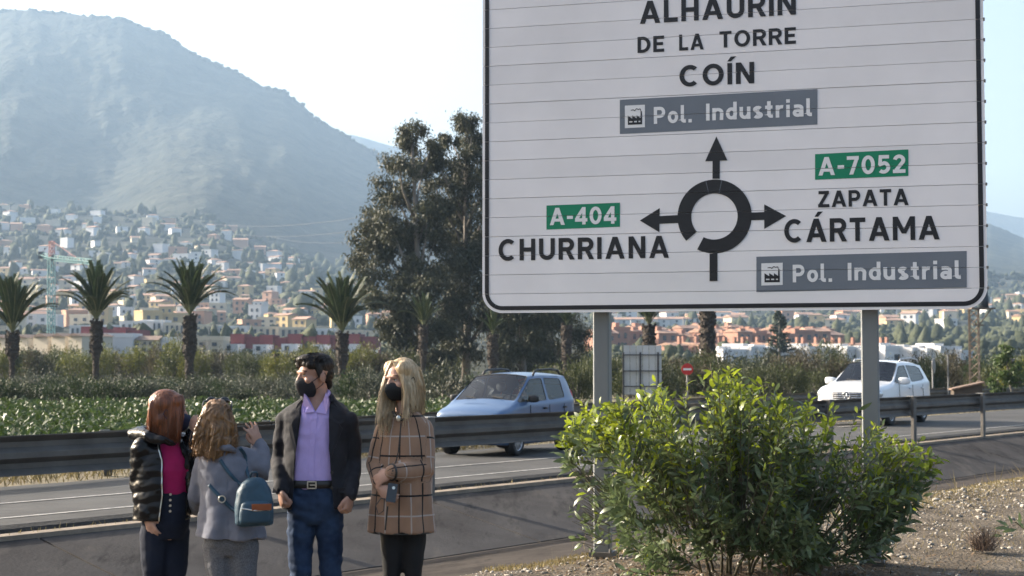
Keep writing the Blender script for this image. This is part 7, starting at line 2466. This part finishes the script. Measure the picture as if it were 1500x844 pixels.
HE(mb, Cw, axw, (0, -0.025, 0.045), (0.087, 0.104, 0.090)); HE(mb, Cw, axw, (0, -0.045, -0.04), (0.092, 0.075, 0.10))
def hp(a, b_, c): return Cw + s * a + f * b_ + u * c
lk_ = []
rl = random.Random(18)
for i in range(84):
    t = rl.random(); a_ = -1 + 2 * t
    lk_.append((hp(a_ * 0.05, -0.02 - 0.07 * rl.random(), 0.11), hp(a_ * 0.118, -0.125 * (1 - 0.35 * abs(a_)) - .02 * rl.random(), 0.0), hp(a_ * 0.108 + rl.uniform(-.01, .01) - 0.015, -0.125 * (1 - 0.4 * abs(a_)) + rl.uniform(-.015, .015), -0.185 - 0.035 * rl.random() + 0.045 * abs(a_))))
for q in (-1, 1):
    for i in range(12):
        lk_.append((hp(q * 0.06, 0.03, 0.09), hp(q * 0.102, 0.02 - .01 * i, -0.02), hp(q * 0.095, 0.03 - .012 * i, -0.15 - 0.03 * rl.random())))
locks(mb, lk_, 0.013, 0.012, 19)
hr = blob('hair', mb, M['hair_brown'], F4.e, 0.0062, 1, lambda c, n: 0.008 * mnoise.fractal(Vector((c[0] * 48 + 2 * math.sin(c[2] * 40), c[1] * 48, c[2] * 12)), 1.0, 2.0, 3))
strand_part(lk_, M['hair_brown'], hr, 6, 0.008, 5, 0.010)
sg = empty('sunglasses', F4.b + Cw + u * 0.118 + f * 0.035, R(8), 'dark sunglasses pushed up on the brown-haired head', 'sunglasses')
mb = MB(); mb.tube([(-0.080, -0.09, -0.045), (-0.078, 0.0, 0.0), (-0.05, 0.03, 0.012), (0, 0.036, 0.016), (0.05, 0.03, 0.012), (0.078, 0.0, 0.0), (0.080, -0.09, -0.045)], 0.005, 6); mb.build('frame', M['shades'], sg, smooth=True)
for q in (-1, 1):
    mb = MB(); mb.sphere((q * 0.036, 0.030, 0.006), (0.030, 0.012, 0.022), 14, 8); mb.build('lens', M['shades'], sg, smooth=True)
# trousers
mb = MB()
mb.loft(ell_rings(trow(L, [(740, 335, .12, .10, .0), (770, 337, .138, .118, .0), (795, 338, .142, .118, .0), (812, 338, .10, .09, .0)])))
leg(mb, L(320, 798), L(324, 862, -0.02), L(326, 962, 0.0), (0.090, 0.080, 0.066, 0.066, 0.062)); leg(mb, L(356, 798), L(357, 862, -0.02), L(358, 962, 0.02), (0.090, 0.080, 0.066, 0.066, 0.062))
blob('trousers', mb, M['grey_check'], F4.e, 0.009, 4, cloth_disp(0.005, 8, 14, 14))
shoes(F4, (anl, anr), (anl + Vector((-.04, .2, 0)), anr + Vector((.05, .2, 0))), M['shoe'])
# coat
mb = MB()
mb.loft(ell_rings(trow(L, [(655, 324, .070, .065, .0), (662, 326, .105, .080, .0), (672, 328, .138, .098, .0), (695, 330, .150, .118, .0), (725, 334, .150, .122, .0), (755, 337, .168, .135, .0), (788, 338, .186, .150, .0)]), 40))
ra = (0.060, 0.060, 0.056, 0.052, 0.047)
arm(mb, shl, ell, wrl, ra, 14); arm(mb, shr, elr, wrr, ra, 14)
_cd4 = cloth_disp(0.0085, 7, 8, 25); _z4, _z5 = L(338, 788).z, L(338, 715).z
def fold4(c, n):
    w = max(0.0, min(1.0, (_z5 - c[2]) / (_z5 - _z4)))
    return _cd4(c, n) + w * 0.011 * math.sin(math.atan2(c[0], c[1]) * 6 + 1.2 * math.sin(c[2] * 7))
gc = blob('coat', mb, M['grey_coat'], F4.e, 0.0095, 4, fold4)
zh = L(338, 787).z
cut_open(gc, [(Vector((0, 0, zh)), Vector((0.08, 0, 1)).normalized())], lambda c: c.z > zh - 0.08 * c.x)
bg_ = bvh_of(gc)
solid(gc, 0.006)
def xz(x, y): p = L(x, y); return (p.x, p.z)
ribbon(bg_, [xz(337, 700), xz(339, 745), xz(341, 785)], [0.004] * 3, -0.001, 0.003, M['grey_coat'], 'back_seam', gc)
mb = MB(); mb.tube([L(309, 662, -0.06), L(322, 656, -0.085), L(336, 656, -0.085), L(345, 661, -0.05)], [0.014, 0.02, 0.02, 0.014], 8); mb.build('collar', M['grey_coat'], gc, smooth=True)
# backpack slung low on the right side of the back
bpC = L(372, 735, -0.19)
bk_ = empty('backpack', F4.b + bpC, R(14), 'small teal backpack with tan leather patch hanging on the grey coat', 'backpack')
mb = MB()
mb.loft(ell_rings([(0, 0, z, w, d_) for z, w, d_ in ((-.130, .085, .045), (-.118, .102, .058), (-.06, .106, .066), (0.0, .104, .066), (.06, .092, .058), (.10, .070, .046), (.125, .045, .03), (.132, .02, .015))], 32, 3.0))
bag = blob('bag_body', mb, M['teal_bag'], bk_, 0.007, 2, cloth_disp(0.004, 14, 14, 3))
bvb = bvh_of(bag)
mb = MB(); mb.loft(ell_rings([(0.005, -.045, z, w, d_) for z, w, d_ in ((-.115, .080, .03), (-.10, .088, .042), (-.05, .088, .044), (-.005, .078, .036), (0.012, .06, .02))], 28, 3.0)); blob('front_pocket', mb, M['teal_bag'], bk_, 0.007, 2)
mb = MB(); mb.box((0.035, -.088, -.022), (0.105, 0.012, 0.034)); mb.build('leather_patch', M['tan_leather'], bk_)
mb = MB(); mb.tube([(-0.07, -.075, -.028), (0.0, -.093, -.040), (0.08, -.075, -.040)], 0.004, 5); mb.build('zip', M['silver'], bk_)
mb = MB(); mb.tube([(-0.02, 0.03, .125), (-0.015, 0.0, .16), (0.015, 0.0, .16), (0.02, 0.03, .125)], 0.007, 6); mb.build('grab_handle', M['teal_bag'], bk_, smooth=True)
inv = Matrix.Rotation(-R(14), 3, 'Z')
def bagl(p): return inv @ (Vector(p) - bpC)
def strap(pts, name='strap', w=0.020):
    mb = MB(); P_ = [bagl(drape(bg_, *xz(x, y), 0.006)) if dy is None else bagl(L(x, y, dy)) for x, y, dy in pts]
    P2, _ = smooth_path(P_, [1] * len(P_), 5)
    mb.tube(P2, [(w * 0.5, 0.004)] * len(P2), 8, up=(0, -1, 0)); return mb.build(name, M['teal_bag'], bk_, smooth=True)
strap([(328, 672, None), (336, 684, None), (346, 696, None), (356, 706, None), (366, 714, -0.17)])
strap([(357, 655, None), (361, 668, None), (365, 690, None), (368, 704, -0.15)])
sb = strap([(312, 708, None), (322, 718, None), (334, 730, None), (346, 742, None), (353, 750, -0.17)])
p = bagl(drape(bg_, *xz(332, 728), 0.012)); mb = MB()
mb.tube([p + Vector((math.cos(a) * .018, -0.004, math.sin(a) * .018)) for a in [i * math.pi / 8 for i in range(17)]], 0.004, 5); mb.build('buckle_ring', M['silver'], sb)

# ------------------------------------------------------------ the driver of the blue car
drv = Vector((-0.10, 0.26, 0))
m4 = Matrix.Rotation(math.atan2(hd.y, hd.x), 4, 'Z'); m4.translation = cpos
base = m4 @ Vector((-0.12, 0.28, 0.50))
ed = empty('person', base, math.atan2(hd.y, hd.x) + math.pi / 2, 'driver with dark glasses behind the windscreen of the blue hatchback', 'person')
axd = axes(0.0)
Cd = Vector((0, -0.05, 0.74))
mb = MB(); head(mb, Cd, axd, 0.95)
mb.tube([Cd + Vector((0, 0.02, -0.05)), (0, 0.02, 0.58), (0, 0.03, 0.54)], [0.05, 0.05, 0.07], 12)
mb.loft(ell_rings([(0, 0.02, z, w, d_) for z, w, d_ in ((0.0, .15, .12), (0.2, .16, .11), (0.42, .18, .11), (0.52, .15, .09), (0.56, .08, .06))]))
for q in (-1, 1):
    arm(mb, Vector((q * .17, 0, .48)), Vector((q * .22, -.18, .26)), Vector((q * .14, -.42, .36)))
    hand(mb, Vector((q * .14, -.42, .36)), Vector((-q * .3, -.8, .3)), Vector((0, .2, -1)), 0.8, q)
    leg(mb, Vector((q * .10, -.02, .04)), Vector((q * .14, -.42, .10)), Vector((q * .14, -.62, -.22)))
blob('body', mb, M['skin_fair'], ed, 0.009, 3)
mb = MB(); mb.loft(ell_rings([(0, 0.02, z, w, d_) for z, w, d_ in ((-0.02, .17, .135), (0.2, .178, .13), (0.42, .20, .13), (0.53, .17, .10), (0.57, .09, .075))]))
for q in (-1, 1): arm(mb, Vector((q * .17, 0, .48)), Vector((q * .22, -.18, .26)), Vector((q * .15, -.38, .345)), (.06, .056, .05, .046, .04))
blob('jumper', mb, M['blazer'], ed, 0.011, 4)
mb = MB(); HE(mb, Cd, axd, (0, -0.03, 0.05), (0.088, 0.10, 0.085)); HE(mb, Cd, axd, (0, -0.05, -0.03), (0.085, 0.06, 0.09)); HE(mb, Cd, axd, (0, 0.045, 0.085), (0.06, 0.045, 0.035)); blob('hair', mb, M['hair_black'], ed, 0.009, 2)
mb = MB()
for q in (-1, 1): mb.sphere(Cd + Vector((q * 0.032, -0.094, 0.012)), (0.030, 0.008, 0.020), 12, 8)
mb.tube([Cd + Vector((-0.075, 0, 0.015)), Cd + Vector((-0.06, -0.09, 0.018)), Cd + Vector((0, -0.102, 0.016)), Cd + Vector((0.06, -0.09, 0.018)), Cd + Vector((0.075, 0, 0.015))], 0.004, 5); mb.build('glasses', M['shades'], ed, smooth=True)
# ============================================================ tell look-alikes apart by their order in the picture
ORD = ['leftmost', 'second from the left', 'third from the left', 'fourth from the left', 'fifth from the left', 'sixth from the left', 'seventh from the left', 'eighth from the left', 'ninth from the left', 'tenth from the left', 'eleventh from the left', 'twelfth from the left', 'thirteenth from the left']
by = {}
for o in scene.objects:
    if o.parent is None and o.get('label'):
        by.setdefault(o['label'], []).append(o)
for lab, os_ in by.items():
    if 1 < len(os_) <= 13:
        os_.sort(key=lambda o: o.location.x / max(0.1, o.location.y))
        for i, o in enumerate(os_):
            o['label'] = lab + ', ' + (ORD[i] if i < len(os_) - 1 or len(os_) < 3 else 'rightmost')
